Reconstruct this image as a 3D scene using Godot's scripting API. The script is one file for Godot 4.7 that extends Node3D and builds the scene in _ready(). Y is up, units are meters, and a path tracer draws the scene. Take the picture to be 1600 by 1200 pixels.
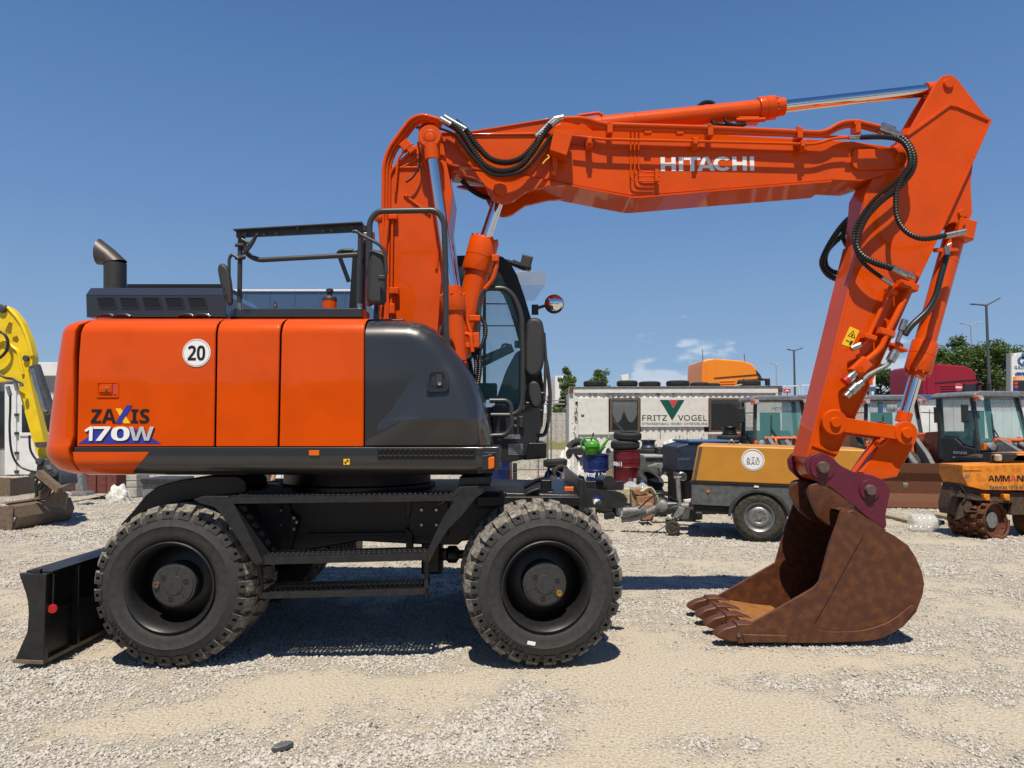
extends Node3D
# A yard with a wheeled excavator. Units are metres, y is up; the excavator's right side lies in the plane z = 0 and the camera looks along -z.
const FOCAL := 1110.0
const EYE := Vector3(0, 1.616, 4.785)
const PITCH := 0.0585

var M := {}          # materials by name
var used := {}       # how often a top-level name is taken
var root: Node3D     # the thing that is being built
var rng := RandomNumberGenerator.new()

func _ready() -> void:
	rng.seed = 11
	light_and_lens()
	materials()
	ground_and_gravel()
	excavator()
	yard()

func light_and_lens() -> void:
	var cam := Camera3D.new()
	cam.name = "camera"
	cam.position = EYE
	cam.rotation.x = PITCH
	cam.fov = rad_to_deg(2.0 * atan(600.0 / FOCAL))
	cam.near = 0.05
	cam.far = 900.0
	add_child(cam)
	cam.current = true
	var sun := DirectionalLight3D.new()
	sun.name = "sun"
	sun.light_energy = 1.6
	sun.light_color = Color(1.0, 0.955, 0.88)
	sun.light_angular_distance = 0.53
	sun.shadow_enabled = true
	add_child(sun)
	sun.look_at_from_position(Vector3.ZERO, Vector3(0.04, -1.0, -0.46), Vector3(0, 0, -1))
	var e := Environment.new()
	e.background_mode = Environment.BG_SKY
	e.tonemap_mode = Environment.TONE_MAPPER_LINEAR
	e.tonemap_exposure = 1.22
	e.sdfgi_enabled = true
	e.ssao_enabled = true
	e.ssil_enabled = true
	var sky := Sky.new()
	var pm := PanoramaSkyMaterial.new()
	pm.panorama = sky_picture()
	pm.energy_multiplier = 0.82
	sky.sky_material = pm
	e.sky = sky
	var w := WorldEnvironment.new()
	w.name = "daylight"
	w.environment = e
	add_child(w)

func sky_picture() -> ImageTexture:
	var W := 4096
	var H := 2048
	var im := Image.create(W, H, false, Image.FORMAT_RGB8)
	var keys := [[-1.0, Color(0.66, 0.75, 0.83)], [1.0, Color(0.645, 0.74, 0.835)], [5.0, Color(0.56, 0.685, 0.82)], [16.0, Color(0.425, 0.575, 0.765)], [32.0, Color(0.305, 0.455, 0.665)], [60.0, Color(0.225, 0.37, 0.60)], [90.0, Color(0.20, 0.34, 0.57)]]
	var big := FastNoiseLite.new()
	big.seed = 5
	big.frequency = 1.0
	big.fractal_octaves = 5
	var where := FastNoiseLite.new()
	where.seed = 21
	where.frequency = 1.0
	where.fractal_octaves = 2
	var heaps := [[-18.4, 13.2, 4.0, 0.22], [-21.5, 12.6, 2.6, 0.22], [4.6, 6.2, 2.6], [10.5, 6.3, 2.2], [17.5, 7.6, 3.6], [22.0, 6.9, 3.0], [27.5, 5.0, 3.0], [-33.0, 4.5, 5.0]]     # bearing from straight ahead, height, half width in degrees
	for j in H:
		var el := 90.0 - (j + 0.5) * 180.0 / H
		var c: Color = keys[0][1]
		for k in keys.size() - 1:
			if el >= keys[k][0]: c = keys[k][1].lerp(keys[k + 1][1], (el - keys[k][0]) / (keys[k + 1][0] - keys[k][0]))
		if el < -1.0: c = Color(0.52, 0.50, 0.45)
		im.fill_rect(Rect2i(0, j, W, 1), c)
		if el > 15.0 or el < -0.5: continue
		for i in W:
			var az := (i + 0.5) * 360.0 / W
			var a := deg_to_rad(az)
			var p := Vector3(cos(a) * 9.0, el * 0.42, sin(a) * 9.0)
			var top := 1.6 + 5.0 * smoothstep(0.42, 0.72, where.get_noise_3d(p.x * 0.75, 0.0, p.z * 0.75) * 0.5 + 0.5)       # how high heaps of cloud reach at this bearing
			var more := 0.0
			for h in heaps:
				var f: float = 1.0 - pow((az - 180.0 - h[0]) / h[2], 2.0)
				top = maxf(top, h[1] * f)
				more = maxf(more, h[3] * clampf(f * 2.0, 0, 1) if h.size() > 3 else 0.0)
			var n := big.get_noise_3d(p.x * 0.9, p.y * 1.1, p.z * 0.9) + 0.5 * big.get_noise_3d(p.x * 3.0, p.y * 3.4, p.z * 3.0)
			var d := n * 0.75 + 0.86 + more - el / top * 0.86
			d = smoothstep(0.02, 0.30, d) * smoothstep(-0.3, 1.2, el)
			if d <= 0.003: continue
			var lit := clampf(0.55 + n * 0.5 + el * 0.03, 0, 1)
			var white := Color(0.745, 0.80, 0.865).lerp(Color(0.885, 0.905, 0.93), lit)
			im.set_pixel(i, j, c.lerp(white, d * 0.6))
	return ImageTexture.create_from_image(im)

# ---------------------------------------------------------------- materials
func lin(r: float, g: float, b: float, a := 1.0) -> Color:
	var c := Color(r, g, b).linear_to_srgb()
	c.a = a
	return c

func noise_tex(seed_: int, freq: float, octaves: int, ramp: Array, normal := false, strength := 4.0, size := 512, kind := FastNoiseLite.TYPE_SIMPLEX_SMOOTH) -> NoiseTexture2D:
	var n := FastNoiseLite.new()
	n.seed = seed_
	n.noise_type = kind
	n.frequency = freq
	n.fractal_octaves = octaves
	var t := NoiseTexture2D.new()
	t.width = size
	t.height = size
	t.seamless = true
	t.seamless_blend_skirt = 0.25
	t.noise = n
	t.as_normal_map = normal
	t.bump_strength = strength
	if ramp.size():
		var g := Gradient.new()
		g.offsets = PackedFloat32Array(ramp[0])
		g.colors = PackedColorArray(ramp[1])
		t.color_ramp = g
	return t

func mat(name_: String, c: Color, rough := 0.5, metal := 0.0, tex: Texture2D = null, scale := 1.0, normal: Texture2D = null, nscale := 0.4) -> StandardMaterial3D:
	var m := StandardMaterial3D.new()
	m.resource_name = name_
	m.albedo_color = c
	m.roughness = rough
	m.metallic = metal
	if tex or normal:
		m.uv1_triplanar = true
		m.uv1_world_triplanar = true
		m.uv1_scale = Vector3.ONE * scale
	if tex: m.albedo_texture = tex
	if normal:
		m.normal_enabled = true
		m.normal_texture = normal
		m.normal_scale = nscale
	M[name_] = m
	return m

func grey(v: float) -> Color: return Color(v, v, v)

func materials() -> void:
	var wear := noise_tex(3, 0.012, 5, [[0.0, 0.42, 0.6, 1.0], [grey(0.93), grey(0.97), grey(0.99), grey(1.0)]])
	var dirt := noise_tex(4, 0.02, 6, [[0.0, 0.35, 0.55, 0.8, 1.0], [grey(0.66), grey(0.82), grey(0.93), grey(1.0), grey(1.0)]])
	var grit := noise_tex(6, 0.22, 3, [], true, 3.0)
	var soft := noise_tex(7, 0.01, 3, [], true, 1.2)
	var dust := noise_tex(8, 0.03, 5, [[0.0, 0.36, 0.5, 0.68, 1.0], [Color(0.42, 0.41, 0.40), Color(0.56, 0.55, 0.53), Color(0.72, 0.70, 0.67), Color(0.90, 0.88, 0.83), Color(1, 0.98, 0.93)]])
	var rust := noise_tex(9, 0.05, 6, [[0.0, 0.34, 0.47, 0.56, 0.68, 1.0], [Color(0.31, 0.18, 0.118), Color(0.34, 0.20, 0.124), Color(0.362, 0.214, 0.128), Color(0.385, 0.23, 0.132), Color(0.41, 0.25, 0.137), Color(0.46, 0.295, 0.15)]])
	var streak := noise_tex(10, 0.014, 6, [[0.0, 0.45, 0.62, 1.0], [Color(0.80, 0.77, 0.72), Color(0.94, 0.93, 0.91), Color(1, 1, 1), Color(1, 1, 1)]])
	var o := mat("orange", lin(0.62, 0.071, 0.0008), 0.42, 0.0, wear, 0.35, soft, 0.05)
	o.metallic_specular = 0.2
	o.clearcoat_enabled = true
	o.clearcoat = 0.45
	o.clearcoat_roughness = 0.035
	var g := mat("charcoal", lin(0.021, 0.023, 0.026), 0.33, 0.0, wear, 0.5, soft, 0.05)
	g.clearcoat_enabled = true
	g.clearcoat = 0.7
	g.clearcoat_roughness = 0.06
	mat("dark_plastic", lin(0.028, 0.028, 0.029), 0.55, 0.0, wear, 1.2, grit, 0.15)
	mat("rail_paint", lin(0.035, 0.037, 0.040), 0.38, 0.0, wear, 1.0)
	mat("chassis_black", lin(0.0052, 0.0053, 0.0056), 0.44, 0.0, dirt, 0.9, grit, 0.12)
	mat("step_black", lin(0.016, 0.0167, 0.018), 0.42, 0.0, dirt, 1.4, grit, 0.2)
	mat("blade_black", lin(0.017, 0.017, 0.018), 0.40, 0.0, dirt, 1.1, grit, 0.2)
	mat("tyre_side", lin(0.032, 0.0315, 0.031), 0.72, 0.0, dirt, 1.8, grit, 0.2)
	mat("tyre_dust", lin(0.33, 0.322, 0.308), 0.92, 0.0, dust, 1.7, grit, 0.5)
	mat("rubber", lin(0.021, 0.021, 0.021), 0.75, 0.0, dirt, 1.2)
	mat("rubber_dusty", lin(0.075, 0.072, 0.066), 0.88, 0.0, dust, 1.1, grit, 0.3)
	mat("rim_black", lin(0.018, 0.018, 0.0185), 0.40, 0.0, dirt, 2.2, grit, 0.15)
	mat("hub_grey", lin(0.034, 0.035, 0.037), 0.48, 0.0, streak, 3.2, grit, 0.25)
	mat("chrome", lin(0.78, 0.79, 0.80), 0.09, 1.0)
	mat("steel", lin(0.50, 0.50, 0.48), 0.34, 1.0, dirt, 3.0)
	mat("hose", lin(0.014, 0.014, 0.014), 0.36)
	mat("exhaust", lin(0.085, 0.075, 0.076), 0.48, 0.5, streak, 2.0)
	mat("bucket_rust", Color(0.88, 0.85, 0.82), 0.5, 0.0, rust, 0.4, grit, 0.10)
	mat("pale_rust", Color(1.0, 0.97, 0.94), 0.75, 0.0, rust, 0.7, grit, 0.3)
	mat("coupler", lin(0.105, 0.0095, 0.026), 0.45, 0.0, wear, 0.9, grit, 0.12)
	mat("fresh_rust", lin(0.27, 0.11, 0.024), 0.75, 0.0, streak, 1.2, grit, 0.3)
	mat("brass", lin(0.34, 0.21, 0.05), 0.4, 0.6)
	mat("pin_steel", lin(0.16, 0.115, 0.095), 0.48, 0.5, streak, 3.0)
	mat("white_print", lin(0.76, 0.77, 0.78), 0.35)
	mat("black_print", lin(0.008, 0.008, 0.008), 0.4)
	mat("blue_print", lin(0.025, 0.035, 0.33), 0.35)
	mat("silver_print", lin(0.62, 0.63, 0.66), 0.28, 0.35)
	mat("grey_print", lin(0.10, 0.10, 0.105), 0.4)
	mat("yellow_print", lin(0.80, 0.50, 0.01), 0.38)
	mat("red_plastic", lin(0.42, 0.012, 0.014), 0.3)
	mat("amber", lin(0.66, 0.13, 0.008), 0.2)
	mat("mirror_glass", lin(0.85, 0.86, 0.87), 0.03, 1.0)
	var gl := mat("cab_glass", lin(0.19, 0.53, 0.50, 0.26), 0.03)
	gl.transparency = BaseMaterial3D.TRANSPARENCY_ALPHA
	var vis := mat("visor_plastic", lin(0.62, 0.66, 0.68, 0.22), 0.06)
	vis.transparency = BaseMaterial3D.TRANSPARENCY_ALPHA
	var win := mat("window_glass", lin(0.05, 0.06, 0.06, 0.30), 0.05)
	win.transparency = BaseMaterial3D.TRANSPARENCY_ALPHA
	mat("dark_glass", lin(0.014, 0.018, 0.02), 0.05)
	var bot := mat("clear_plastic", lin(0.80, 0.84, 0.86, 0.30), 0.10)
	bot.transparency = BaseMaterial3D.TRANSPARENCY_ALPHA
	mat("seat_cloth", lin(0.018, 0.022, 0.030), 0.9)
	# the yard
	mat("container_white", lin(0.68, 0.675, 0.63), 0.55, 0.0, wear, 0.8, soft, 0.1)
	mat("board_white", lin(0.66, 0.66, 0.62), 0.5, 0.0, wear, 0.7)
	mat("roof_grey", lin(0.20, 0.20, 0.20), 0.7, 0.0, dirt, 0.6)
	mat("frame_brown", lin(0.13, 0.085, 0.055), 0.7, 0.0, dirt, 1.5)
	mat("green_print", lin(0.006, 0.075, 0.05), 0.4)
	mat("red_print", lin(0.50, 0.055, 0.05), 0.4)
	var cur := mat("curtain", lin(0.52, 0.54, 0.55), 0.95)
	cur.backlight_enabled = true
	cur.backlight = Color(0.2, 0.2, 0.2)
	mat("ochre", lin(0.50, 0.225, 0.026), 0.45, 0.0, wear, 0.5, soft, 0.08)
	mat("trailer_grey", lin(0.105, 0.115, 0.118), 0.5, 0.0, dirt, 0.8, soft, 0.08)
	mat("navy", lin(0.022, 0.035, 0.066), 0.45, 0.0, dirt, 0.8)
	mat("barrel_blue", lin(0.008, 0.022, 0.125), 0.36, 0.0, dirt, 1.3)
	mat("barrel_red", lin(0.13, 0.008, 0.014), 0.40, 0.0, dirt, 1.3)
	mat("can_green", lin(0.055, 0.27, 0.018), 0.35)
	mat("alloy", lin(0.42, 0.42, 0.42), 0.42, 0.85, dirt, 3.0)
	mat("galvanised", lin(0.26, 0.265, 0.265), 0.55, 0.25, dirt, 2.0)
	mat("cardboard", lin(0.33, 0.17, 0.085), 0.95, 0.0, dirt, 1.4)
	mat("wood", lin(0.30, 0.22, 0.13), 0.9, 0.0, streak, 1.5)
	mat("cream_metal", lin(0.50, 0.46, 0.30), 0.6, 0.0, dirt, 1.6)
	mat("white_sack", lin(0.66, 0.66, 0.63), 0.85, 0.0, dirt, 1.5, soft, 0.5)
	mat("black_sheet", lin(0.010, 0.010, 0.011), 0.28, 0.0, null, 1.0, grit, 0.4)
	mat("loader_grey", lin(0.042, 0.043, 0.046), 0.42, 0.0, dirt, 0.8)
	mat("loader_roof", lin(0.17, 0.185, 0.205), 0.5, 0.0, dirt, 0.8)
	mat("loader_dark", lin(0.018, 0.018, 0.019), 0.5, 0.0, dirt, 0.8)
	mat("loader_orange", lin(0.62, 0.145, 0.065), 0.45, 0.0, dirt, 1.0)
	mat("loader_arm", lin(0.20, 0.205, 0.205), 0.45, 0.0, dirt, 1.0)
	mat("roller_orange", lin(0.68, 0.225, 0.012), 0.5, 0.0, streak, 1.1)
	mat("roller_rust", Color(0.95, 0.93, 0.93), 0.8, 0.0, rust, 0.9, grit, 0.6)
	mat("mud", lin(0.085, 0.055, 0.038), 0.95, 0.0, dirt, 1.2, grit, 0.7)
	mat("truck_orange", lin(0.80, 0.235, 0.012), 0.32)
	mat("truck_maroon", lin(0.28, 0.007, 0.022), 0.30)
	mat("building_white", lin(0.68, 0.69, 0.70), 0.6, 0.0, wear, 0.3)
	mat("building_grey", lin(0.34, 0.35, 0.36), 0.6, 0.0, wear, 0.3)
	mat("building_blue", lin(0.035, 0.10, 0.24), 0.5)
	mat("hall_glass", lin(0.085, 0.15, 0.26), 0.22, 0.3, noise_tex(14, 0.35, 2, [[0.0, 0.5, 1.0], [grey(0.72), grey(0.9), grey(1.0)]]), 0.16)
	mat("concrete", lin(0.46, 0.45, 0.42), 0.9, 0.0, streak, 0.6, grit, 0.3)
	mat("red_board", lin(0.15, 0.045, 0.035), 0.85, 0.0, streak, 1.1)
	mat("yellow_paint", lin(0.80, 0.56, 0.008), 0.33, 0.0, wear, 0.6)
	mat("attachment_grey", lin(0.065, 0.068, 0.072), 0.45, 0.0, dirt, 1.2)
	mat("worn_steel", lin(0.17, 0.125, 0.088), 0.6, 0.1, streak, 1.4, grit, 0.3)
	mat("lamp_grey", lin(0.055, 0.065, 0.08), 0.5)
	mat("lamp_pale", lin(0.30, 0.33, 0.36), 0.5)
	mat("bark", lin(0.085, 0.062, 0.045), 0.95, 0.0, dirt, 2.0)
	for k in 3:
		var leaf := mat("leaf%d" % k, [lin(0.050, 0.088, 0.020), lin(0.070, 0.115, 0.028), lin(0.036, 0.062, 0.018)][k], 0.65)
		leaf.backlight_enabled = true
		leaf.backlight = Color(0.28, 0.36, 0.10)
	mat("dry_grass", lin(0.16, 0.16, 0.055), 0.95)
	mat("skin", lin(0.36, 0.175, 0.11), 0.6)
	mat("grey_cloth", lin(0.085, 0.080, 0.085), 0.95)
	mat("dark_cloth", lin(0.03, 0.03, 0.034), 0.95)
	mat("hair", lin(0.02, 0.014, 0.01), 0.8)
	mat("headlamp", lin(0.78, 0.80, 0.82), 0.08, 0.8)

# ---------------------------------------------------------------- mesh building
class MB:
	var v := PackedVector3Array()
	var n := PackedVector3Array()
	func tri(a: Vector3, b: Vector3, c: Vector3, na: Vector3, nb: Vector3, nc: Vector3) -> void:
		if (c - a).cross(b - a).dot(na + nb + nc) < 0.0:
			v.append(a); v.append(c); v.append(b)
			n.append(na); n.append(nc); n.append(nb)
		else:
			v.append(a); v.append(b); v.append(c)
			n.append(na); n.append(nb); n.append(nc)
	func quad(a: Vector3, b: Vector3, c: Vector3, d: Vector3, out: Vector3) -> void:
		var nn := (c - a).cross(d - b).normalized()
		if nn.dot(out) < 0.0: nn = -nn
		tri(a, b, c, nn, nn, nn)
		tri(a, c, d, nn, nn, nn)
	func squad(a: Vector3, b: Vector3, c: Vector3, d: Vector3, na: Vector3, nb: Vector3, nc: Vector3, nd: Vector3) -> void:
		tri(a, b, c, na, nb, nc)
		tri(a, c, d, na, nc, nd)
	func mesh() -> ArrayMesh:
		var arr := []
		arr.resize(Mesh.ARRAY_MAX)
		arr[Mesh.ARRAY_VERTEX] = v
		arr[Mesh.ARRAY_NORMAL] = n
		var m := ArrayMesh.new()
		m.add_surface_from_arrays(Mesh.PRIMITIVE_TRIANGLES, arr)
		return m

func at(px: float, py: float, z: float) -> Vector3:
	# the point at depth z that the camera sees at this place of the photograph
	var d := Vector3((px - 800.0) / FOCAL, (600.0 - py) / FOCAL, -1.0).rotated(Vector3.RIGHT, PITCH)
	return EYE + d * ((z - EYE.z) / d.z)

func flat_at(px: float, py: float, y := 0.0) -> Vector3:
	# the point at height y
	var d := Vector3((px - 800.0) / FOCAL, (600.0 - py) / FOCAL, -1.0).rotated(Vector3.RIGHT, PITCH)
	return EYE + d * ((y - EYE.y) / d.y)

func outline(a: Array, z: float) -> PackedVector2Array:
	# flat list of x, y in the photograph -> outline in the plane z
	var o := PackedVector2Array()
	for k in range(0, a.size(), 2):
		var p := at(a[k], a[k + 1], z)
		o.append(Vector2(p.x, p.y))
	return o

func rounded(p: PackedVector2Array, r: float, steps := 4) -> PackedVector2Array:
	var o := PackedVector2Array()
	var k := p.size()
	for i in k:
		var b := p[i]
		var a := p[(i + k - 1) % k]
		var c := p[(i + 1) % k]
		var t := minf(r, minf(a.distance_to(b), b.distance_to(c)) * 0.48)
		if absf((b - a).normalized().angle_to((c - b).normalized())) < 0.12:
			o.append(b)
			continue
		var s := b + (a - b).normalized() * t
		var e := b + (c - b).normalized() * t
		for j in steps + 1:
			var f := j / float(steps)
			o.append(s.lerp(b, f).lerp(b.lerp(e, f), f))
	return o

func rect2(x0: float, y0: float, x1: float, y1: float) -> PackedVector2Array:
	return PackedVector2Array([Vector2(x0, y0), Vector2(x1, y0), Vector2(x1, y1), Vector2(x0, y1)])

func disc2(c: Vector2, r: float, steps := 20, a0 := 0.0, a1 := TAU) -> PackedVector2Array:
	var o := PackedVector2Array()
	var whole := is_equal_approx(a1 - a0, TAU)
	for i in (steps if whole else steps + 1):
		var a := a0 + (a1 - a0) * i / steps
		o.append(c + Vector2(cos(a), sin(a)) * r)
	return o

func plate(mb: MB, pts: PackedVector2Array, zf: float, zb: float, bev := 0.004, t := Transform3D()) -> void:
	# an outline in x, y given thickness from zf (front) to zb (back), its edges rounded by bev
	var p := PackedVector2Array()
	for q in pts:
		if p.is_empty() or p[p.size() - 1].distance_to(q) > 1e-5: p.append(q)
	if p.size() > 2 and p[0].distance_to(p[p.size() - 1]) < 1e-5: p.remove_at(p.size() - 1)
	if Geometry2D.is_polygon_clockwise(p): p.reverse()
	var k := p.size()
	if k < 3: return
	var en := PackedVector2Array()
	for i in k:
		var d := (p[(i + 1) % k] - p[i]).normalized()
		en.append(Vector2(d.y, -d.x))
	var inn := PackedVector2Array()
	for i in k:
		var m := en[i] + en[(i + k - 1) % k]
		var l := m.length_squared()
		inn.append(p[i] - (m * (2.0 / l) * bev if l > 0.35 else m.normalized() * bev))
	var b := minf(bev, (zf - zb) * 0.45)
	var nb := t.basis
	var F := nb * Vector3(0, 0, 1)
	for i in k:
		var j := (i + 1) % k
		var n0 := en[i]
		var n1 := en[i]
		if en[i].dot(en[(i + k - 1) % k]) > 0.75: n0 = (en[i] + en[(i + k - 1) % k]).normalized()
		if en[i].dot(en[j]) > 0.75: n1 = (en[i] + en[j]).normalized()
		var N0 := nb * Vector3(n0.x, n0.y, 0)
		var N1 := nb * Vector3(n1.x, n1.y, 0)
		var a := t * Vector3(p[i].x, p[i].y, zf - b)
		var c := t * Vector3(p[j].x, p[j].y, zf - b)
		var a2 := t * Vector3(p[i].x, p[i].y, zb + b)
		var c2 := t * Vector3(p[j].x, p[j].y, zb + b)
		mb.squad(a, c, c2, a2, N0, N1, N1, N0)
		if b > 0.0:
			mb.squad(t * Vector3(inn[i].x, inn[i].y, zf), t * Vector3(inn[j].x, inn[j].y, zf), c, a, F, F, (N1 + F * 0.25).normalized(), (N0 + F * 0.25).normalized())
			mb.squad(t * Vector3(inn[i].x, inn[i].y, zb), t * Vector3(inn[j].x, inn[j].y, zb), c2, a2, -F, -F, (N1 - F * 0.25).normalized(), (N0 - F * 0.25).normalized())
	var idx := Geometry2D.triangulate_polygon(inn)
	if idx.is_empty(): idx = Geometry2D.triangulate_polygon(p)
	for i in range(0, idx.size(), 3):
		var q := [inn[idx[i]], inn[idx[i + 1]], inn[idx[i + 2]]]
		mb.tri(t * Vector3(q[0].x, q[0].y, zf), t * Vector3(q[1].x, q[1].y, zf), t * Vector3(q[2].x, q[2].y, zf), F, F, F)
		mb.tri(t * Vector3(q[0].x, q[0].y, zb), t * Vector3(q[1].x, q[1].y, zb), t * Vector3(q[2].x, q[2].y, zb), -F, -F, -F)

func with_hole(outer: PackedVector2Array, hole: PackedVector2Array) -> PackedVector2Array:
	# one outline that runs into the hole and back through a hair's breadth of a cut
	var h := hole.duplicate()
	if Geometry2D.is_polygon_clockwise(outer) == Geometry2D.is_polygon_clockwise(h): h.reverse()
	var bi := 0
	var bj := 0
	for i in outer.size():
		for j in h.size():
			if outer[i].distance_to(h[j]) < outer[bi].distance_to(h[bj]):
				bi = i
				bj = j
	var side := (h[bj] - outer[bi]).orthogonal().normalized() * 0.0002
	var o := outer.slice(0, bi)
	var flip := -1.0 if Geometry2D.is_polygon_clockwise(outer) else 1.0
	o.append(outer[bi] + side * -flip)
	o.append(h[bj] + side * -flip)
	for k in range(1, h.size()): o.append(h[(bj + k) % h.size()])
	o.append(h[bj] + side * flip)
	o.append(outer[bi] + side * flip)
	return o + outer.slice(bi + 1)

func sheet(mb: MB, pts: PackedVector2Array, z: float, t := Transform3D()) -> void:
	# a pane: one surface, no thickness to speak of
	var F := t.basis * Vector3(0, 0, 1)
	var idx := Geometry2D.triangulate_polygon(pts)
	for i in range(0, idx.size(), 3):
		mb.tri(t * Vector3(pts[idx[i]].x, pts[idx[i]].y, z), t * Vector3(pts[idx[i + 1]].x, pts[idx[i + 1]].y, z), t * Vector3(pts[idx[i + 2]].x, pts[idx[i + 2]].y, z), F, F, F)

func ring_plate(mb: MB, outer: PackedVector2Array, inner: PackedVector2Array, zf: float, zb: float, t := Transform3D()) -> void:
	# a frame between two outlines of equally many points
	var k := outer.size()
	var F := t.basis * Vector3(0, 0, 1)
	var mid := Vector2.ZERO
	for q in outer: mid += q / k
	for i in k:
		var j := (i + 1) % k
		var o0 := outer[i]
		var o1 := outer[j]
		var i0 := inner[i]
		var i1 := inner[j]
		mb.quad(t * Vector3(o0.x, o0.y, zf), t * Vector3(o1.x, o1.y, zf), t * Vector3(i1.x, i1.y, zf), t * Vector3(i0.x, i0.y, zf), F)
		mb.quad(t * Vector3(o0.x, o0.y, zb), t * Vector3(o1.x, o1.y, zb), t * Vector3(i1.x, i1.y, zb), t * Vector3(i0.x, i0.y, zb), -F)
		var dir := t.basis * Vector3(o0.x - mid.x, o0.y - mid.y, 0)
		mb.quad(t * Vector3(o0.x, o0.y, zf), t * Vector3(o1.x, o1.y, zf), t * Vector3(o1.x, o1.y, zb), t * Vector3(o0.x, o0.y, zb), dir)
		mb.quad(t * Vector3(i0.x, i0.y, zf), t * Vector3(i1.x, i1.y, zf), t * Vector3(i1.x, i1.y, zb), t * Vector3(i0.x, i0.y, zb), -dir)

func shrunk(p: PackedVector2Array, by: float) -> PackedVector2Array:
	var q := p.duplicate()
	var flip := Geometry2D.is_polygon_clockwise(q)
	var k := q.size()
	var o := PackedVector2Array()
	for i in k:
		var d0 := (q[i] - q[(i + k - 1) % k]).normalized()
		var d1 := (q[(i + 1) % k] - q[i]).normalized()
		var m := Vector2(d0.y, -d0.x) + Vector2(d1.y, -d1.x)
		if flip: m = -m
		o.append(q[i] - m * (2.0 / maxf(m.length_squared(), 0.5)) * by)
	return o

func box(mb: MB, c: Vector3, s: Vector3, bev := 0.006, b := Basis()) -> void:
	plate(mb, rect2(-s.x / 2, -s.y / 2, s.x / 2, s.y / 2), s.z / 2, -s.z / 2, minf(bev, minf(s.x, s.y) * 0.3), Transform3D(b, c))

func frame_on(d: Vector3) -> Basis:
	# a basis whose z runs along d
	var z := d.normalized()
	var up := Vector3.UP if absf(z.y) < 0.95 else Vector3.RIGHT
	var x := up.cross(z).normalized()
	return Basis(x, z.cross(x), z)

func beam(mb: MB, a: Vector3, c: Vector3, w: float, h: float, bev := 0.004) -> void:
	# a bar of w by h (w level) from a to c
	var l := a.distance_to(c)
	plate(mb, rect2(-w / 2, -h / 2, w / 2, h / 2), l / 2, -l / 2, minf(bev, minf(w, h) * 0.3), Transform3D(frame_on(c - a), (a + c) / 2))

func smooth(pts: Array, n := 8) -> PackedVector3Array:
	var o := PackedVector3Array()
	var k := pts.size()
	for i in k - 1:
		var p0: Vector3 = pts[maxi(i - 1, 0)]
		var p1: Vector3 = pts[i]
		var p2: Vector3 = pts[i + 1]
		var p3: Vector3 = pts[mini(i + 2, k - 1)]
		for j in n:
			var f := j / float(n)
			o.append(p1.cubic_interpolate(p2, p0, p3, f))
	o.append(pts[k - 1])
	return o

func bent(pts: Array, r: float, n := 6) -> PackedVector3Array:
	# a pipe's path: straight runs, corners rounded by r
	var o := PackedVector3Array([pts[0]])
	for i in range(1, pts.size() - 1):
		var a: Vector3 = pts[i - 1]
		var b: Vector3 = pts[i]
		var c: Vector3 = pts[i + 1]
		var t := minf(r, minf(a.distance_to(b), b.distance_to(c)) * 0.48)
		var s := b + (a - b).normalized() * t
		var e := b + (c - b).normalized() * t
		for j in n + 1:
			var f := j / float(n)
			o.append(s.lerp(b, f).lerp(b.lerp(e, f), f))
	o.append(pts[pts.size() - 1])
	return o

func tube(mb: MB, path: PackedVector3Array, r: float, seg := 10, ribs := 0.0, r_end := -1.0) -> void:
	# a round pipe along a path; ribs > 0 gives the coils of a wrapped hose that many metres apart
	var p := path
	if ribs > 0.0:
		p = PackedVector3Array()
		var left := 0.0
		for i in path.size() - 1:
			var l := path[i].distance_to(path[i + 1])
			while left < l:
				p.append(path[i].lerp(path[i + 1], left / l))
				left += ribs * 0.5
			left -= l
		p.append(path[path.size() - 1])
	var k := p.size()
	var b := frame_on(p[1] - p[0])
	var last := PackedVector3Array()
	var lastn := PackedVector3Array()
	for i in k:
		var d := (p[mini(i + 1, k - 1)] - p[maxi(i - 1, 0)]).normalized()
		if d.length() < 0.5: continue
		var x := (b.x - d * b.x.dot(d)).normalized()
		b = Basis(x, d.cross(x), d)
		var rr := r if r_end < 0.0 else lerpf(r, r_end, i / float(k - 1))
		if ribs > 0.0 and i % 2: rr *= 0.80
		var ring := PackedVector3Array()
		var rn := PackedVector3Array()
		for s in seg:
			var a := TAU * s / seg
			var q := b.x * cos(a) + b.y * sin(a)
			ring.append(p[i] + q * rr)
			rn.append(q)
		if last.size():
			for s in seg:
				var t := (s + 1) % seg
				if ribs > 0.0:
					var tilt := d * (0.75 if i % 2 else -0.75)
					mb.squad(last[s], last[t], ring[t], ring[s], (lastn[s] + tilt).normalized(), (lastn[t] + tilt).normalized(), (rn[t] + tilt).normalized(), (rn[s] + tilt).normalized())
				else:
					mb.squad(last[s], last[t], ring[t], ring[s], lastn[s], lastn[t], rn[t], rn[s])
		if i == 0 or i == k - 1:
			var f := -d if i == 0 else d
			for s in range(1, seg - 1): mb.tri(ring[0], ring[s], ring[s + 1], f, f, f)
		last = ring
		lastn = rn

func rod(mb: MB, a: Vector3, c: Vector3, r: float, seg := 16, r2 := -1.0) -> void:
	tube(mb, PackedVector3Array([a, c]), r, seg, 0.0, r2)

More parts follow.
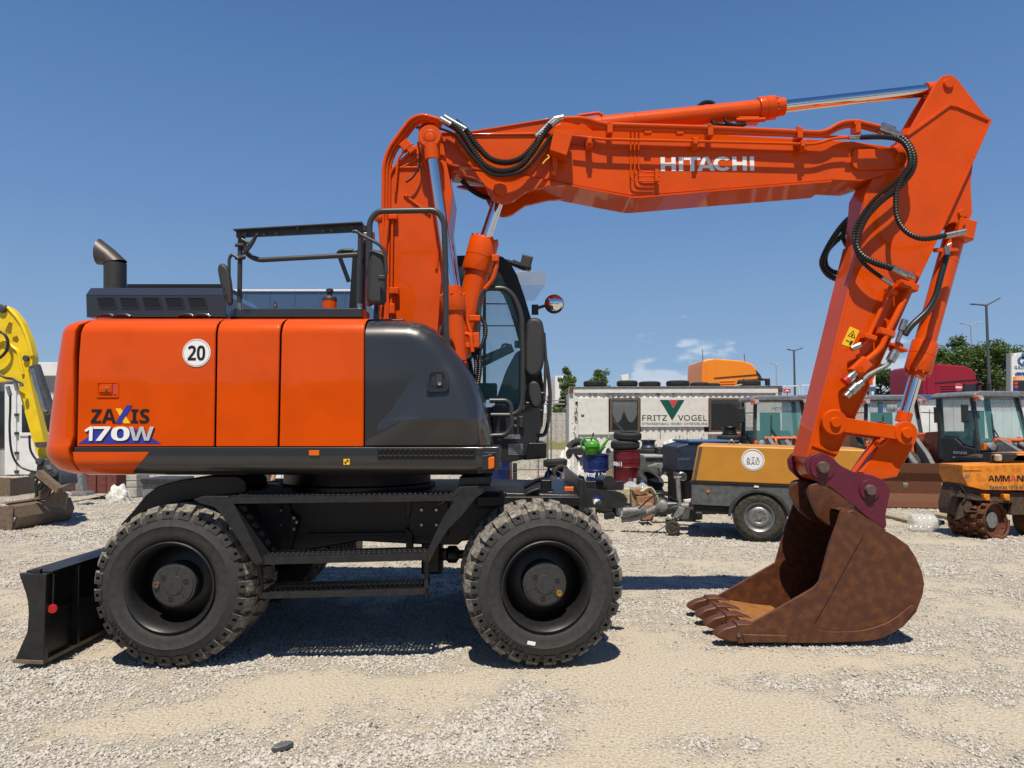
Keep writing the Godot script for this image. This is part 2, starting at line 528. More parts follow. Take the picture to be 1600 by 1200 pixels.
func lathe(mb: MB, prof: Array, t: Transform3D, seg := 32, a0 := 0.0, a1 := TAU) -> void:
	# prof: flat list of radius, height along the local z axis, from front to back or back to front; corners sharper than 40 degrees stay hard
	var k := prof.size() / 2
	var pn := PackedVector2Array()
	for i in k - 1:
		var d := Vector2(prof[2 * i + 2] - prof[2 * i], prof[2 * i + 3] - prof[2 * i + 1]).normalized()
		pn.append(Vector2(-d.y, d.x))
	for i in k - 1:
		var n0 := pn[i]
		var n1 := pn[i]
		if i > 0 and pn[i].dot(pn[i - 1]) > 0.72: n0 = (pn[i] + pn[i - 1]).normalized()
		if i < k - 2 and pn[i].dot(pn[i + 1]) > 0.72: n1 = (pn[i] + pn[i + 1]).normalized()
		for s in seg:
			var a := a0 + (a1 - a0) * s / seg
			var b := a0 + (a1 - a0) * (s + 1) / seg
			var ca := Vector2(cos(a), sin(a))
			var cb := Vector2(cos(b), sin(b))
			var r0: float = prof[2 * i]
			var h0: float = prof[2 * i + 1]
			var r1: float = prof[2 * i + 2]
			var h1: float = prof[2 * i + 3]
			var q := [t * Vector3(ca.x * r0, ca.y * r0, h0), t * Vector3(cb.x * r0, cb.y * r0, h0), t * Vector3(cb.x * r1, cb.y * r1, h1), t * Vector3(ca.x * r1, ca.y * r1, h1)]
			var m := [t.basis * Vector3(ca.x * n0.x, ca.y * n0.x, n0.y), t.basis * Vector3(cb.x * n0.x, cb.y * n0.x, n0.y), t.basis * Vector3(cb.x * n1.x, cb.y * n1.x, n1.y), t.basis * Vector3(ca.x * n1.x, ca.y * n1.x, n1.y)]
			mb.squad(q[0], q[1], q[2], q[3], m[0], m[1], m[2], m[3])

func loft(mb: MB, rings: Array, closed := true) -> void:
	# rings of equally many points, joined and shaded smooth
	var R := rings.size()
	var K: int = rings[0].size()
	var nn := []
	for i in R:
		var row := PackedVector3Array()
		for j in K:
			var j0 := (j + K - 1) % K if closed else maxi(j - 1, 0)
			var j1 := (j + 1) % K if closed else mini(j + 1, K - 1)
			var du: Vector3 = rings[i][j1] - rings[i][j0]
			var dv: Vector3 = rings[mini(i + 1, R - 1)][j] - rings[maxi(i - 1, 0)][j]
			row.append(dv.cross(du).normalized())
		nn.append(row)
	for i in R - 1:
		for j in (K if closed else K - 1):
			var t := (j + 1) % K
			mb.squad(rings[i][j], rings[i][t], rings[i + 1][t], rings[i + 1][j], nn[i][j], nn[i][t], nn[i + 1][t], nn[i + 1][j])

# ---------------------------------------------------------------- things and parts
func numbered(called: String) -> String:
	var k: int = used.get(called, -1) + 1
	used[called] = k
	return called if k == 0 else "%s_%03d" % [called, k]

func describe(o: Node, label: String, category: String, group := "") -> void:
	o.set_meta("label", label)
	o.set_meta("category", category)
	if group: o.set_meta("group", group)

func thing(called: String, label: String, category: String, base := Vector3.ZERO, group := "", turn := 0.0) -> Node3D:
	root = Node3D.new()
	root.name = numbered(called)
	add_child(root)
	root.position = base
	root.rotation.y = turn
	describe(root, label, category, group)
	return root

func part(called: String, mb: MB, m: String, parent: Node3D = null, label := "") -> MeshInstance3D:
	var o := MeshInstance3D.new()
	o.name = called
	o.mesh = mb.mesh()
	o.material_override = M[m]
	var p: Node3D = parent if parent else root
	p.add_child(o, true)
	if label: o.set_meta("label", label)
	return o

func wpart(called: String, mb: MB, m: String, parent: Node3D = null, label := "") -> MeshInstance3D:
	# a part whose points are given in the yard's axes, of a thing that is not turned
	var o := part(called, mb, m, parent, label)
	if o.get_parent() == root: o.position = -root.position
	return o

func single(called: String, mb: MB, m: String, label: String, category: String, group := "", base := Vector3.ZERO, turn := 0.0) -> MeshInstance3D:
	var o := MeshInstance3D.new()
	o.name = numbered(called)
	o.mesh = mb.mesh()
	o.material_override = M[m]
	add_child(o)
	o.position = base
	o.rotation.y = turn
	describe(o, label, category, group)
	return o

func structure(called: String, mb: MB, m: String) -> MeshInstance3D:
	var o := MeshInstance3D.new()
	o.name = numbered(called)
	o.mesh = mb.mesh()
	o.material_override = M[m]
	add_child(o)
	o.set_meta("kind", "structure")
	return o

func lettering(called: String, words: String, height: float, m: String, t: Transform3D, parent: Node3D, width := 0.0, face := "Droid Sans", bold := true, thick := 0.002) -> MeshInstance3D:
	# words of this capital height and overall width; t puts the middle of the words
	var f := SystemFont.new()
	f.font_names = PackedStringArray([face])
	f.font_weight = 700 if bold else 400
	var tm := TextMesh.new()
	tm.font = f
	tm.text = words
	tm.font_size = 64
	tm.pixel_size = height / 64.0 / 0.714
	tm.depth = thick
	tm.curve_step = 2.0
	tm.horizontal_alignment = HORIZONTAL_ALIGNMENT_CENTER
	tm.vertical_alignment = VERTICAL_ALIGNMENT_CENTER
	var o := MeshInstance3D.new()
	o.name = called
	o.mesh = tm
	o.material_override = M[m]
	parent.add_child(o, true)
	var box_ := tm.get_aabb()
	var sx := width / box_.size.x if width > 0.0 else 1.0
	var sy := height / box_.size.y if words == words.to_upper() else 1.0
	o.transform = t * Transform3D(Basis.from_scale(Vector3(sx, sy, 1)), Vector3(-(box_.position.x + box_.size.x / 2) * sx, -(box_.position.y + box_.size.y / 2) * sy, 0))
	return o

func copied(o: Node3D, called: String) -> Node3D:
	var c: Node3D = o.duplicate()
	c.name = numbered(called)
	add_child(c)
	return c

# ---------------------------------------------------------------- the ground
var patch_noise := FastNoiseLite.new()
var fine_noise := FastNoiseLite.new()
var bare := []

func gravel_share(x: float, z: float) -> float:
	# 1 where loose stone lies thick, 0 where the packed dirt is bare
	var g := 0.66 + 0.55 * patch_noise.get_noise_2d(x, z) + 0.35 * patch_noise.get_noise_2d(x * 3.1 + 40.0, z * 3.1) + 0.42 * fine_noise.get_noise_2d(x * 2.0, z * 2.0)
	for b in bare:
		var q := Vector2((x - b[0]) / b[2], (z - b[1]) / b[3])
		g += b[4] * exp(-q.length_squared())
	return clampf(g, 0.0, 1.0)

func ground_height(x: float, z: float) -> float:
	var track := exp(-pow((z + 0.30) / 0.13, 2.0)) + exp(-pow((z - 0.02) / 0.13, 2.0))
	track *= smoothstep(0.8, 1.3, x) * 0.007 * maxf(0.0, sin((x * 0.85 + z * 0.7) * 30.0) - 0.2)
	return track + 0.006 * patch_noise.get_noise_2d(x * 1.3, z * 1.3) + 0.004 * fine_noise.get_noise_2d(x, z) - 0.004

func spaced(lo: float, hi: float, fine_lo: float, fine_hi: float, step: float) -> PackedFloat32Array:
	var o := PackedFloat32Array()
	var x := fine_lo
	while x < fine_hi:
		o.append(x)
		x += step
	o.append(fine_hi)
	var s := step
	x = fine_hi
	while x < hi:
		s *= 1.22
		x += s
		o.append(minf(x, hi))
	s = step
	x = fine_lo
	while x > lo:
		s *= 1.22
		x -= s
		o.insert(0, maxf(x, lo))
	return o

func ground_and_gravel() -> void:
	patch_noise.seed = 31
	patch_noise.frequency = 0.42
	patch_noise.fractal_octaves = 3
	fine_noise.seed = 77
	fine_noise.frequency = 1.9
	fine_noise.fractal_octaves = 3
	# where the photograph shows bare dirt (minus) and heaps of stone (plus): x and y in the photograph, half widths in metres
	for b in [[560, 1075, 0.75, 0.3, -0.75], [1110, 1110, 0.7, 0.5, -0.6], [1250, 1032, 1.5, 0.2, -0.85], [1560, 1130, 0.5, 0.35, -0.6], [230, 1130, 0.5, 0.2, -0.35], [950, 1190, 0.3, 0.15, -0.5],
			[250, 1185, 1.3, 0.2, 0.4], [800, 1100, 0.2, 0.35, 0.5], [700, 1160, 0.6, 0.2, 0.45], [1130, 1160, 0.5, 0.12, 0.5], [1400, 1075, 1.0, 0.15, 0.35], [60, 1060, 0.8, 0.3, 0.3], [1050, 960, 1.2, 0.8, 0.25], [1350, 1180, 0.6, 0.15, -0.5], [850, 1060, 0.6, 0.15, -0.3]]:
		var p := flat_at(b[0], b[1])
		bare.append([p.x, p.z, b[2], b[3], b[4]])
	var xs := spaced(-420, 420, -5.6, 5.6, 0.05)
	var zs := spaced(-600, 60, -4.5, 2.6, 0.05)
	var v := PackedVector3Array()
	var c := PackedColorArray()
	var nn := PackedVector3Array()
	var idx := PackedInt32Array()
	var dirt := Color(0.455, 0.408, 0.322)
	var stone := Color(0.315, 0.285, 0.235)  # ground under gravel, darkened for the shade between stones
	for z in zs:
		for x in xs:
			var near := absf(x) < 40.0 and z > -40.0
			var h := ground_height(x, z) if near else -0.004
			v.append(Vector3(x, h, z))
			var g := gravel_share(x, z) if near else 0.6
			c.append(dirt.lerp(stone, smoothstep(0.35, 0.8, g)))
			var e := 0.03
			nn.append(Vector3((h - ground_height(x + e, z)) / e, 1.0, (h - ground_height(x, z + e)) / e).normalized() if near else Vector3.UP)
	var K := xs.size()
	for j in zs.size() - 1:
		for i in K - 1:
			var a := j * K + i
			idx.append_array(PackedInt32Array([a, a + 1, a + K, a + 1, a + K + 1, a + K]))
	var arr := []
	arr.resize(Mesh.ARRAY_MAX)
	arr[Mesh.ARRAY_VERTEX] = v
	arr[Mesh.ARRAY_NORMAL] = nn
	arr[Mesh.ARRAY_COLOR] = c
	arr[Mesh.ARRAY_INDEX] = idx
	var am := ArrayMesh.new()
	am.add_surface_from_arrays(Mesh.PRIMITIVE_TRIANGLES, arr)
	var gm := mat("ground", Color(1, 1, 1), 0.97, 0.0, noise_tex(51, 0.16, 4, [[0.0, 0.3, 0.45, 0.6, 0.75, 1.0], [grey(0.72), grey(0.86), grey(0.94), grey(0.99), grey(1.0), grey(1.0)]], false, 1.0, 1024), 0.27, noise_tex(52, 0.11, 6, [], true, 6.0, 1024), 0.45)
	gm.vertex_color_use_as_albedo = true
	var o := MeshInstance3D.new()
	o.name = "ground"
	o.mesh = am
	o.material_override = gm
	o.set_meta("kind", "structure")
	add_child(o)
	gravel()

func pebble_mesh(seed_: int) -> ArrayMesh:
	var r := RandomNumberGenerator.new()
	r.seed = seed_
	var pts := PackedVector3Array()
	for k in 22:
		var y := 1.0 - 2.0 * (k + 0.5) / 22.0
		var a := k * 2.39996
		var p := Vector3(cos(a) * sqrt(1 - y * y), y, sin(a) * sqrt(1 - y * y))
		pts.append(p * r.randf_range(0.78, 1.12) * Vector3(1.0, 0.62, r.randf_range(0.7, 0.8)))
	# the hull of the points
	var mb := MB.new()
	for i in 22:
		for j in range(i + 1, 22):
			for k in range(j + 1, 22):
				var nn := (pts[j] - pts[i]).cross(pts[k] - pts[i])
				var up := 0
				var down := 0
				for q in 22:
					if q == i or q == j or q == k: continue
					if nn.dot(pts[q] - pts[i]) > 0.0: up += 1
					else: down += 1
					if up and down: break
				if up and down: continue
				var f := nn.normalized() * (1.0 if up == 0 else -1.0)
				mb.tri(pts[i], pts[j], pts[k], f, f, f)
	return mb.mesh()

func gravel() -> void:
	var m := mat("pebble", Color(1, 1, 1), 0.93)
	m.vertex_color_use_as_albedo = true
	var bufs := []
	for k in 4: bufs.append(PackedFloat32Array())
	var r := RandomNumberGenerator.new()
	r.seed = 99
	# [nearest, farthest distance from the camera, stones per square metre, least and largest half length]
	for band in [[2.9, 4.6, 9600.0, 0.004, 0.0135], [4.6, 6.5, 6600.0, 0.005, 0.0135], [6.5, 10.0, 3000.0, 0.0075, 0.0165], [10.0, 16.0, 800.0, 0.012, 0.024], [16.0, 24.0, 160.0, 0.016, 0.030]]:
		var area: float = 0.82 * (band[1] * band[1] - band[0] * band[0])
		for k in int(area * band[2]):
			var d: float = sqrt(lerpf(band[0] * band[0], band[1] * band[1], r.randf()))
			var x := r.randf_range(-0.82, 0.82) * d
			var z := EYE.z - d
			var g := gravel_share(x, z)
			if r.randf() > 0.05 + 1.0 * g * g: continue
			var s: float = lerpf(band[3], band[4], pow(r.randf(), 2.2)) * lerpf(0.5, 1.12, g)
			var b := Basis.from_euler(Vector3(r.randf_range(-0.45, 0.45), r.randf() * TAU, r.randf_range(-0.45, 0.45))).scaled(Vector3(s, s, s))
			var y := ground_height(x, z) + s * r.randf_range(0.10, 0.55)
			var tone := r.randf()
			var c := Color(0.385, 0.365, 0.325).lerp(Color(0.50, 0.48, 0.445), r.randf())
			if tone < 0.22: c = Color(0.30, 0.285, 0.26).lerp(Color(0.41, 0.39, 0.35), r.randf())
			elif tone < 0.34: c = Color(0.44, 0.40, 0.33)
			elif tone < 0.352: c = Color(0.12, 0.118, 0.115)
			bufs[k % 4].append_array(PackedFloat32Array([b.x.x, b.y.x, b.z.x, x, b.x.y, b.y.y, b.z.y, y, b.x.z, b.y.z, b.z.z, z, c.r, c.g, c.b, 1.0]))
	for k in 4:
		var mm := MultiMesh.new()
		mm.transform_format = MultiMesh.TRANSFORM_3D
		mm.use_colors = true
		mm.mesh = pebble_mesh(200 + k)
		mm.instance_count = bufs[k].size() / 16
		mm.buffer = bufs[k]
		var o := MultiMeshInstance3D.new()
		o.name = numbered("gravel")
		o.multimesh = mm
		o.material_override = m
		add_child(o)
		o.set_meta("kind", "stuff")
		describe(o, "loose pale crushed stone scattered over the dirt of the yard", "gravel", "loose gravel")

# ---------------------------------------------------------------- the excavator
const ZC := -0.96      # middle of boom, arm and bucket

func along_x(prof: Array, edges: Array, off := 0.0) -> MB:
	# a skin whose section (flat list: z, photograph y) runs between edges [[photograph y, left x, right x], ...]
	var mb := MB.new()
	var rings := []
	for side in 5:
		var ring := PackedVector3Array()
		for k in range(0, prof.size(), 2):
			var z: float = prof[k] + off
			var py: float = prof[k + 1]
			var xl: float = edges[0][1]
			var xr: float = edges[0][2]
			for e in edges.size() - 1:
				var f := clampf((py - edges[e][0]) / (edges[e + 1][0] - edges[e][0]), 0, 1)
				if py >= edges[e][0]:
					xl = lerpf(edges[e][1], edges[e + 1][1], f)
					xr = lerpf(edges[e][2], edges[e + 1][2], f)
			var y := at(800, py, minf(z, 0.0)).y
			var a := at(xl, py, 0.0).x
			var b := at(xr, py, 0.0).x
			var bev := 0.008
			ring.append(Vector3([a, a + bev, (a + b) / 2, b - bev, b][side], y, z - (0.02 if side == 0 or side == 4 else 0.0)))
		rings.append(ring)
	loft(mb, rings, false)
	return mb

func pins(mb: MB, px: float, py: float, z: float, r: float, out := 0.03) -> void:
	var c := at(px, py, z)
	lathe(mb, [0.0, out, r * 0.86, out, r, out - 0.008, r, -0.02], Transform3D(Basis(), c), 24)

func wheel_parts(parent: Node3D, yaw: float, centre: Vector3, plug: String, spin: float) -> void:
	# a pair of tyres on one hub; local z points outwards
	var w := Node3D.new()
	w.name = "wheel"
	parent.add_child(w, true)
	w.position = centre - parent.position
	w.rotation = Vector3(0, yaw, 0)
	for twin in 2:
		var zo := -0.02 - 0.33 * twin
		var side := MB.new()
		var I := Transform3D(Basis(), Vector3(0, 0, zo))
		lathe(side, [0.285, -0.045, 0.300, -0.022, 0.325, -0.004, 0.36, 0.004, 0.40, 0.006, 0.404, 0.009, 0.41, 0.006, 0.445, -0.004, 0.452, -0.006, 0.475, -0.018, 0.495, -0.040], I, 64)
		lathe(side, [0.495, -0.245, 0.44, -0.285, 0.36, -0.292, 0.30, -0.265, 0.285, -0.24], I, 40)
		var tread := MB.new()
		lathe(tread, [0.494, -0.040, 0.512, -0.062, 0.517, -0.145, 0.512, -0.23, 0.494, -0.25], I, 64)
		var lugs := 27
		for k in lugs:
			for s in [0, 1]:
				var a0: float = TAU * (k + 0.5 * s) / lugs + spin + 0.05 * twin
				var jit: float = fposmod(sin(k * 12.9 + s * 7.0 + spin) * 43.7, 1.0)
				var zz := func(z: float) -> float: return zo + (z if s == 0 else -0.29 - z)
				var pt := func(r: float, da: float, z: float) -> Vector3: return Vector3(cos(a0 + da) * r, sin(a0 + da) * r, zz.call(z))
				var hw := 0.084 + 0.008 * jit
				var top := 0.541 + 0.004 * jit
				# shoulder face runs down the side wall, the block reaches past the middle of the tread
				var bl: Array = [pt.call(0.456, -hw * 0.9, -0.002), pt.call(0.456, hw * 0.9, -0.002), pt.call(0.508, hw * 0.88, -0.016), pt.call(0.508, -hw * 0.88, -0.016)]
				var tp: Array = [pt.call(top, hw * 0.80, -0.072), pt.call(top, -hw * 0.80, -0.072)]
				var bk: Array = [pt.call(top, hw * 0.5 + 0.03, -0.165), pt.call(top, -hw * 0.5 + 0.03, -0.165)]
				var lo: Array = [pt.call(0.49, hw * 0.5 + 0.045, -0.180), pt.call(0.49, -hw * 0.5 + 0.015, -0.180)]
				var b0: Array = [pt.call(0.470, hw * 1.08, -0.05), pt.call(0.470, -hw * 1.08, -0.05)]
				var F := Vector3(0, 0, 1.0 if s == 0 else -1.0)
				var R := Vector3(cos(a0), sin(a0), 0)
				var T := Vector3(-sin(a0), cos(a0), 0)
				if s == 0 and twin == 0:
					# the face carries a small pocket
					var ins := []
					var deep := []
					for q in [[0.473, -0.026], [0.473, 0.026], [0.498, 0.021], [0.498, -0.021]]:
						ins.append(pt.call(q[0], q[1], lerpf(-0.002, -0.016, (q[0] - 0.456) / 0.052)))
						deep.append(pt.call(q[0] + 0.002, q[1] * 0.7, -0.034))
					for e in 4:
						var e1 := (e + 1) % 4
						side.quad(bl[e], bl[e1], ins[e1], ins[e], F)
						side.quad(ins[e], ins[e1], deep[e1], deep[e], F)
					side.quad(deep[0], deep[1], deep[2], deep[3], F)
				else:
					side.quad(bl[0], bl[1], bl[2], bl[3], F)
				tread.quad(bl[2], bl[3], tp[1], tp[0], R + F)
				tread.quad(tp[0], tp[1], bk[1], bk[0], R)
				tread.quad(bk[0], bk[1], lo[1], lo[0], -F)
				tread.quad(bl[1], bl[2], tp[0], b0[0], T)
				tread.quad(bl[0], bl[3], tp[1], b0[1], -T)
				tread.quad(tp[0], bk[0], lo[0], b0[0], T)
				tread.quad(tp[1], bk[1], lo[1], b0[1], -T)
		var ty := part("tyre", side, "tyre_side", w)
		part("tread", tread, "tyre_dust", ty)
		if twin == 0 and absf(yaw) < 1.0:
			for i in 8:
				var la := PI * 1.17 + 0.088 * i
				lettering("size_lettering", "10.00-20"[i], 0.036, "tyre_side", Transform3D(Basis(Vector3(0, 0, 1), la + PI / 2), Vector3(cos(la) * 0.425, sin(la) * 0.425, zo + 0.004)), ty, 0.0, "Droid Sans", false, 0.006)
	var rim := MB.new()
	lathe(rim, [0.268, -0.30, 0.262, -0.10, 0.268, -0.06, 0.282, -0.028, 0.295, -0.014, 0.302, -0.018, 0.300, -0.04, 0.286, -0.06], Transform3D(), 56)
	lathe(rim, [0.12, -0.20, 0.20, -0.21, 0.268, -0.26], Transform3D(), 40)
	lathe(rim, [0.268, -0.62, 0.262, -0.30], Transform3D(), 40)
	part("rim", rim, "rim_black", w)
	var hub := MB.new()
	lathe(hub, [0.150, -0.24, 0.150, -0.095, 0.146, -0.088, 0.134, -0.086, 0.132, -0.080, 0.064, -0.078, 0.062, -0.074, 0.0, -0.073], Transform3D(), 40)
	for k in 3:
		var a := TAU * k / 3.0 + 0.35
		lathe(hub, [0.0, -0.0745, 0.014, -0.0745, 0.021, -0.077], Transform3D(Basis(), Vector3(cos(a) * 0.088, sin(a) * 0.088, 0)), 14)
		beam(hub, Vector3(cos(a + 1.0) * 0.066, sin(a + 1.0) * 0.066, -0.078), Vector3(cos(a + 1.0) * 0.13, sin(a + 1.0) * 0.13, -0.080), 0.006, 0.006, 0.0)
	var h := part("hub", hub, "hub_grey", w)
	var holes := MB.new()  # flat near-black discs painted for the shade inside bolt holes
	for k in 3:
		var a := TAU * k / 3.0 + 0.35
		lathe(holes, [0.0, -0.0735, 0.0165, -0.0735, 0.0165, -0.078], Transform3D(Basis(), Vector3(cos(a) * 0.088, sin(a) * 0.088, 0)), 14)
	part("painted_bolt_hole", holes, "rim_black", h)
	var pl := MB.new()
	var pa := -0.55 if plug == "yellow_print" else 3.1
	lathe(pl, [0.0, -0.068, 0.010, -0.068, 0.012, -0.064, 0.020, -0.064, 0.022, -0.080], Transform3D(Basis(), Vector3(cos(pa) * 0.112, sin(pa) * 0.112, 0)), 14)
	part("oil_plug", pl, "pin_steel" if plug != "yellow_print" else "brass", h)
	if plug == "yellow_print":
		var tl := MB.new()
		box(tl, Vector3(-0.105, -0.365, -0.012), Vector3(0.055, 0.024, 0.006), 0.002, Basis(Vector3(0, 0, 1), -0.22))
		part("tyre_label", tl, "white_print", w)

func ribbed_hose(called: String, pts: Array, r: float, parent: Node3D, pitch := 0.022) -> void:
	var mb := MB.new()
	tube(mb, smooth(pts, 10), r, 9, pitch)
	wpart(called, mb, "hose", parent)

func logo(parent: Node3D, h: float, w: float, t: Transform3D) -> void:
	# HITACHI in broad block letters, h high and w wide, its middle at t
	var k := w / 590.0
	var v := h / 90.0
	for l in [[605, "H", 95], [720, "I", 27], [752, "T", 104], [835, "A", 112], [938, "C", 116], [1057, "H", 92], [1168, "I", 27]]:
		var polys := []
		var n: float = l[2]
		match l[1]:
			"H": polys = [[0, 0, 27, 0, 27, 35, n - 27, 35, n - 27, 0, n, 0, n, 90, n - 27, 90, n - 27, 55, 27, 55, 27, 90, 0, 90]]
			"I": polys = [[0, 0, n, 0, n, 90, 0, 90]]
			"T": polys = [[n / 2 - 13.5, 0, n / 2 + 13.5, 0, n / 2 + 13.5, 70, n, 70, n, 90, 0, 90, 0, 70, n / 2 - 13.5, 70]]
			"A": polys = [[0, 0, 29, 0, 36, 18, n - 36, 18, n - 29, 0, n, 0, 72, 90, 40, 90], [43, 36, n / 2, 71, n - 43, 36]]
			"C":
				var c := []
				for i in 19:
					var a := 0.62 + (TAU - 1.24) * i / 18.0
					c.append_array([n / 2 + cos(a) * n / 2, 45 + sin(a) * 46])
				for i in 19:
					var a := TAU - 0.80 - (TAU - 1.60) * i / 18.0
					c.append_array([n / 2 + cos(a) * (n / 2 - 27), 45 + sin(a) * 27])
				polys = [c]
		var mb := MB.new()
		for q in (1 if l[1] == "A" else polys.size()):
			var o := PackedVector2Array()
			var f: Array = polys[q]
			if l[1] == "A": f = [0, 0, 29, 0, 36, 18, n - 36, 18, n - 29, 0, n, 0, 72, 90, 56.05, 90, 56.05, 72, n - 43, 36, 43, 36, 55.95, 72, 55.95, 90, 40, 90]
			for i in range(0, f.size(), 2): o.append(Vector2((l[0] - 900.0 + f[i]) * k, (f[i + 1] - 45.0) * v))
			plate(mb, o, 0.001, -0.001, 0.0, t)
		part("lettering", mb, "white_print", parent)

func each(called: String, rods: Array, z: float, m: String, parent: Node3D, r := 0.026) -> void:
	# short round pieces, each a part of its own: x, y, x, y in the photograph, radius if it differs
	for p in rods:
		var mb := MB.new()
		rod(mb, at(p[0], p[1], z), at(p[2], p[3], z), p[4] if p.size() > 4 else r, 14)
		wpart(called, mb, m, parent)

func px3(a: Array) -> Array:
	# flat list of photograph x, y and depth z
	var o := []
	for k in range(0, a.size(), 3): o.append(at(a[k], a[k + 1], a[k + 2]))
	return o

func pxz(a: Array, z: float) -> Array:
	var o := []
	for k in range(0, a.size(), 2): o.append(at(a[k], a[k + 1], z))
	return o

func cylinder(called: String, barrel: Array, gland: Array, rod_to: Array, z: float, rb: float, rg: float, rr: float) -> void:
	# a ram: barrel and gland in orange, a bright rod, an eye at the rod's end
	var a := at(barrel[0], barrel[1], z)
	var b := at(barrel[2], barrel[3], z)
	var mb := MB.new()
	rod(mb, a, b, rb, 28)
	var d := (b - a).normalized()
	var g0 := at(gland[0], gland[1], z)
	var g1 := at(gland[2], gland[3], z)
	var L := g0.distance_to(g1)
	lathe(mb, [rb, -0.005, rg * 0.97, 0.0, rg, 0.012, rg, L * 0.42, rg - 0.004, L * 0.42 + 0.004, rg, L * 0.42 + 0.008, rg, L - 0.012, rg * 0.95, L, rr, L], Transform3D(frame_on(g1 - g0), g0), 28)
	for k in 10:
		var t := frame_on(g1 - g0)
		var q := g0 + t.x * cos(TAU * k / 10.0) * rg * 0.88 + t.y * sin(TAU * k / 10.0) * rg * 0.88
		rod(mb, q + t.z * (L - 0.002), q + t.z * (L + 0.014), 0.011, 6)
	for f in [0.12, 0.3]:
		var q := a.lerp(b, f)
		lathe(mb, [rb, -0.004, rb + 0.0025, 0.0, rb, 0.004], Transform3D(frame_on(d), q), 28)
	var o := wpart(called, mb, "orange")
	var r := MB.new()
	var e := at(rod_to[0], rod_to[1], z)
	rod(r, g1 - d * 0.02, e, rr, 24)
	part("rod", r, "chrome", o)
	var eye := MB.new()
	rod(eye, e - d * 0.03, e + d * 0.05, rr * 1.25, 20)
	part("rod_eye", eye, "orange", o)

func excavator() -> void:
	thing("wheeled_excavator", "large orange wheeled excavator with its boom raised and bucket resting on the gravel", "excavator", Vector3(-0.4, 0, -1.2))
	house()
	deck_rails()
	boom_and_base()
	arm_and_bucket()
	cab()
	undercarriage()

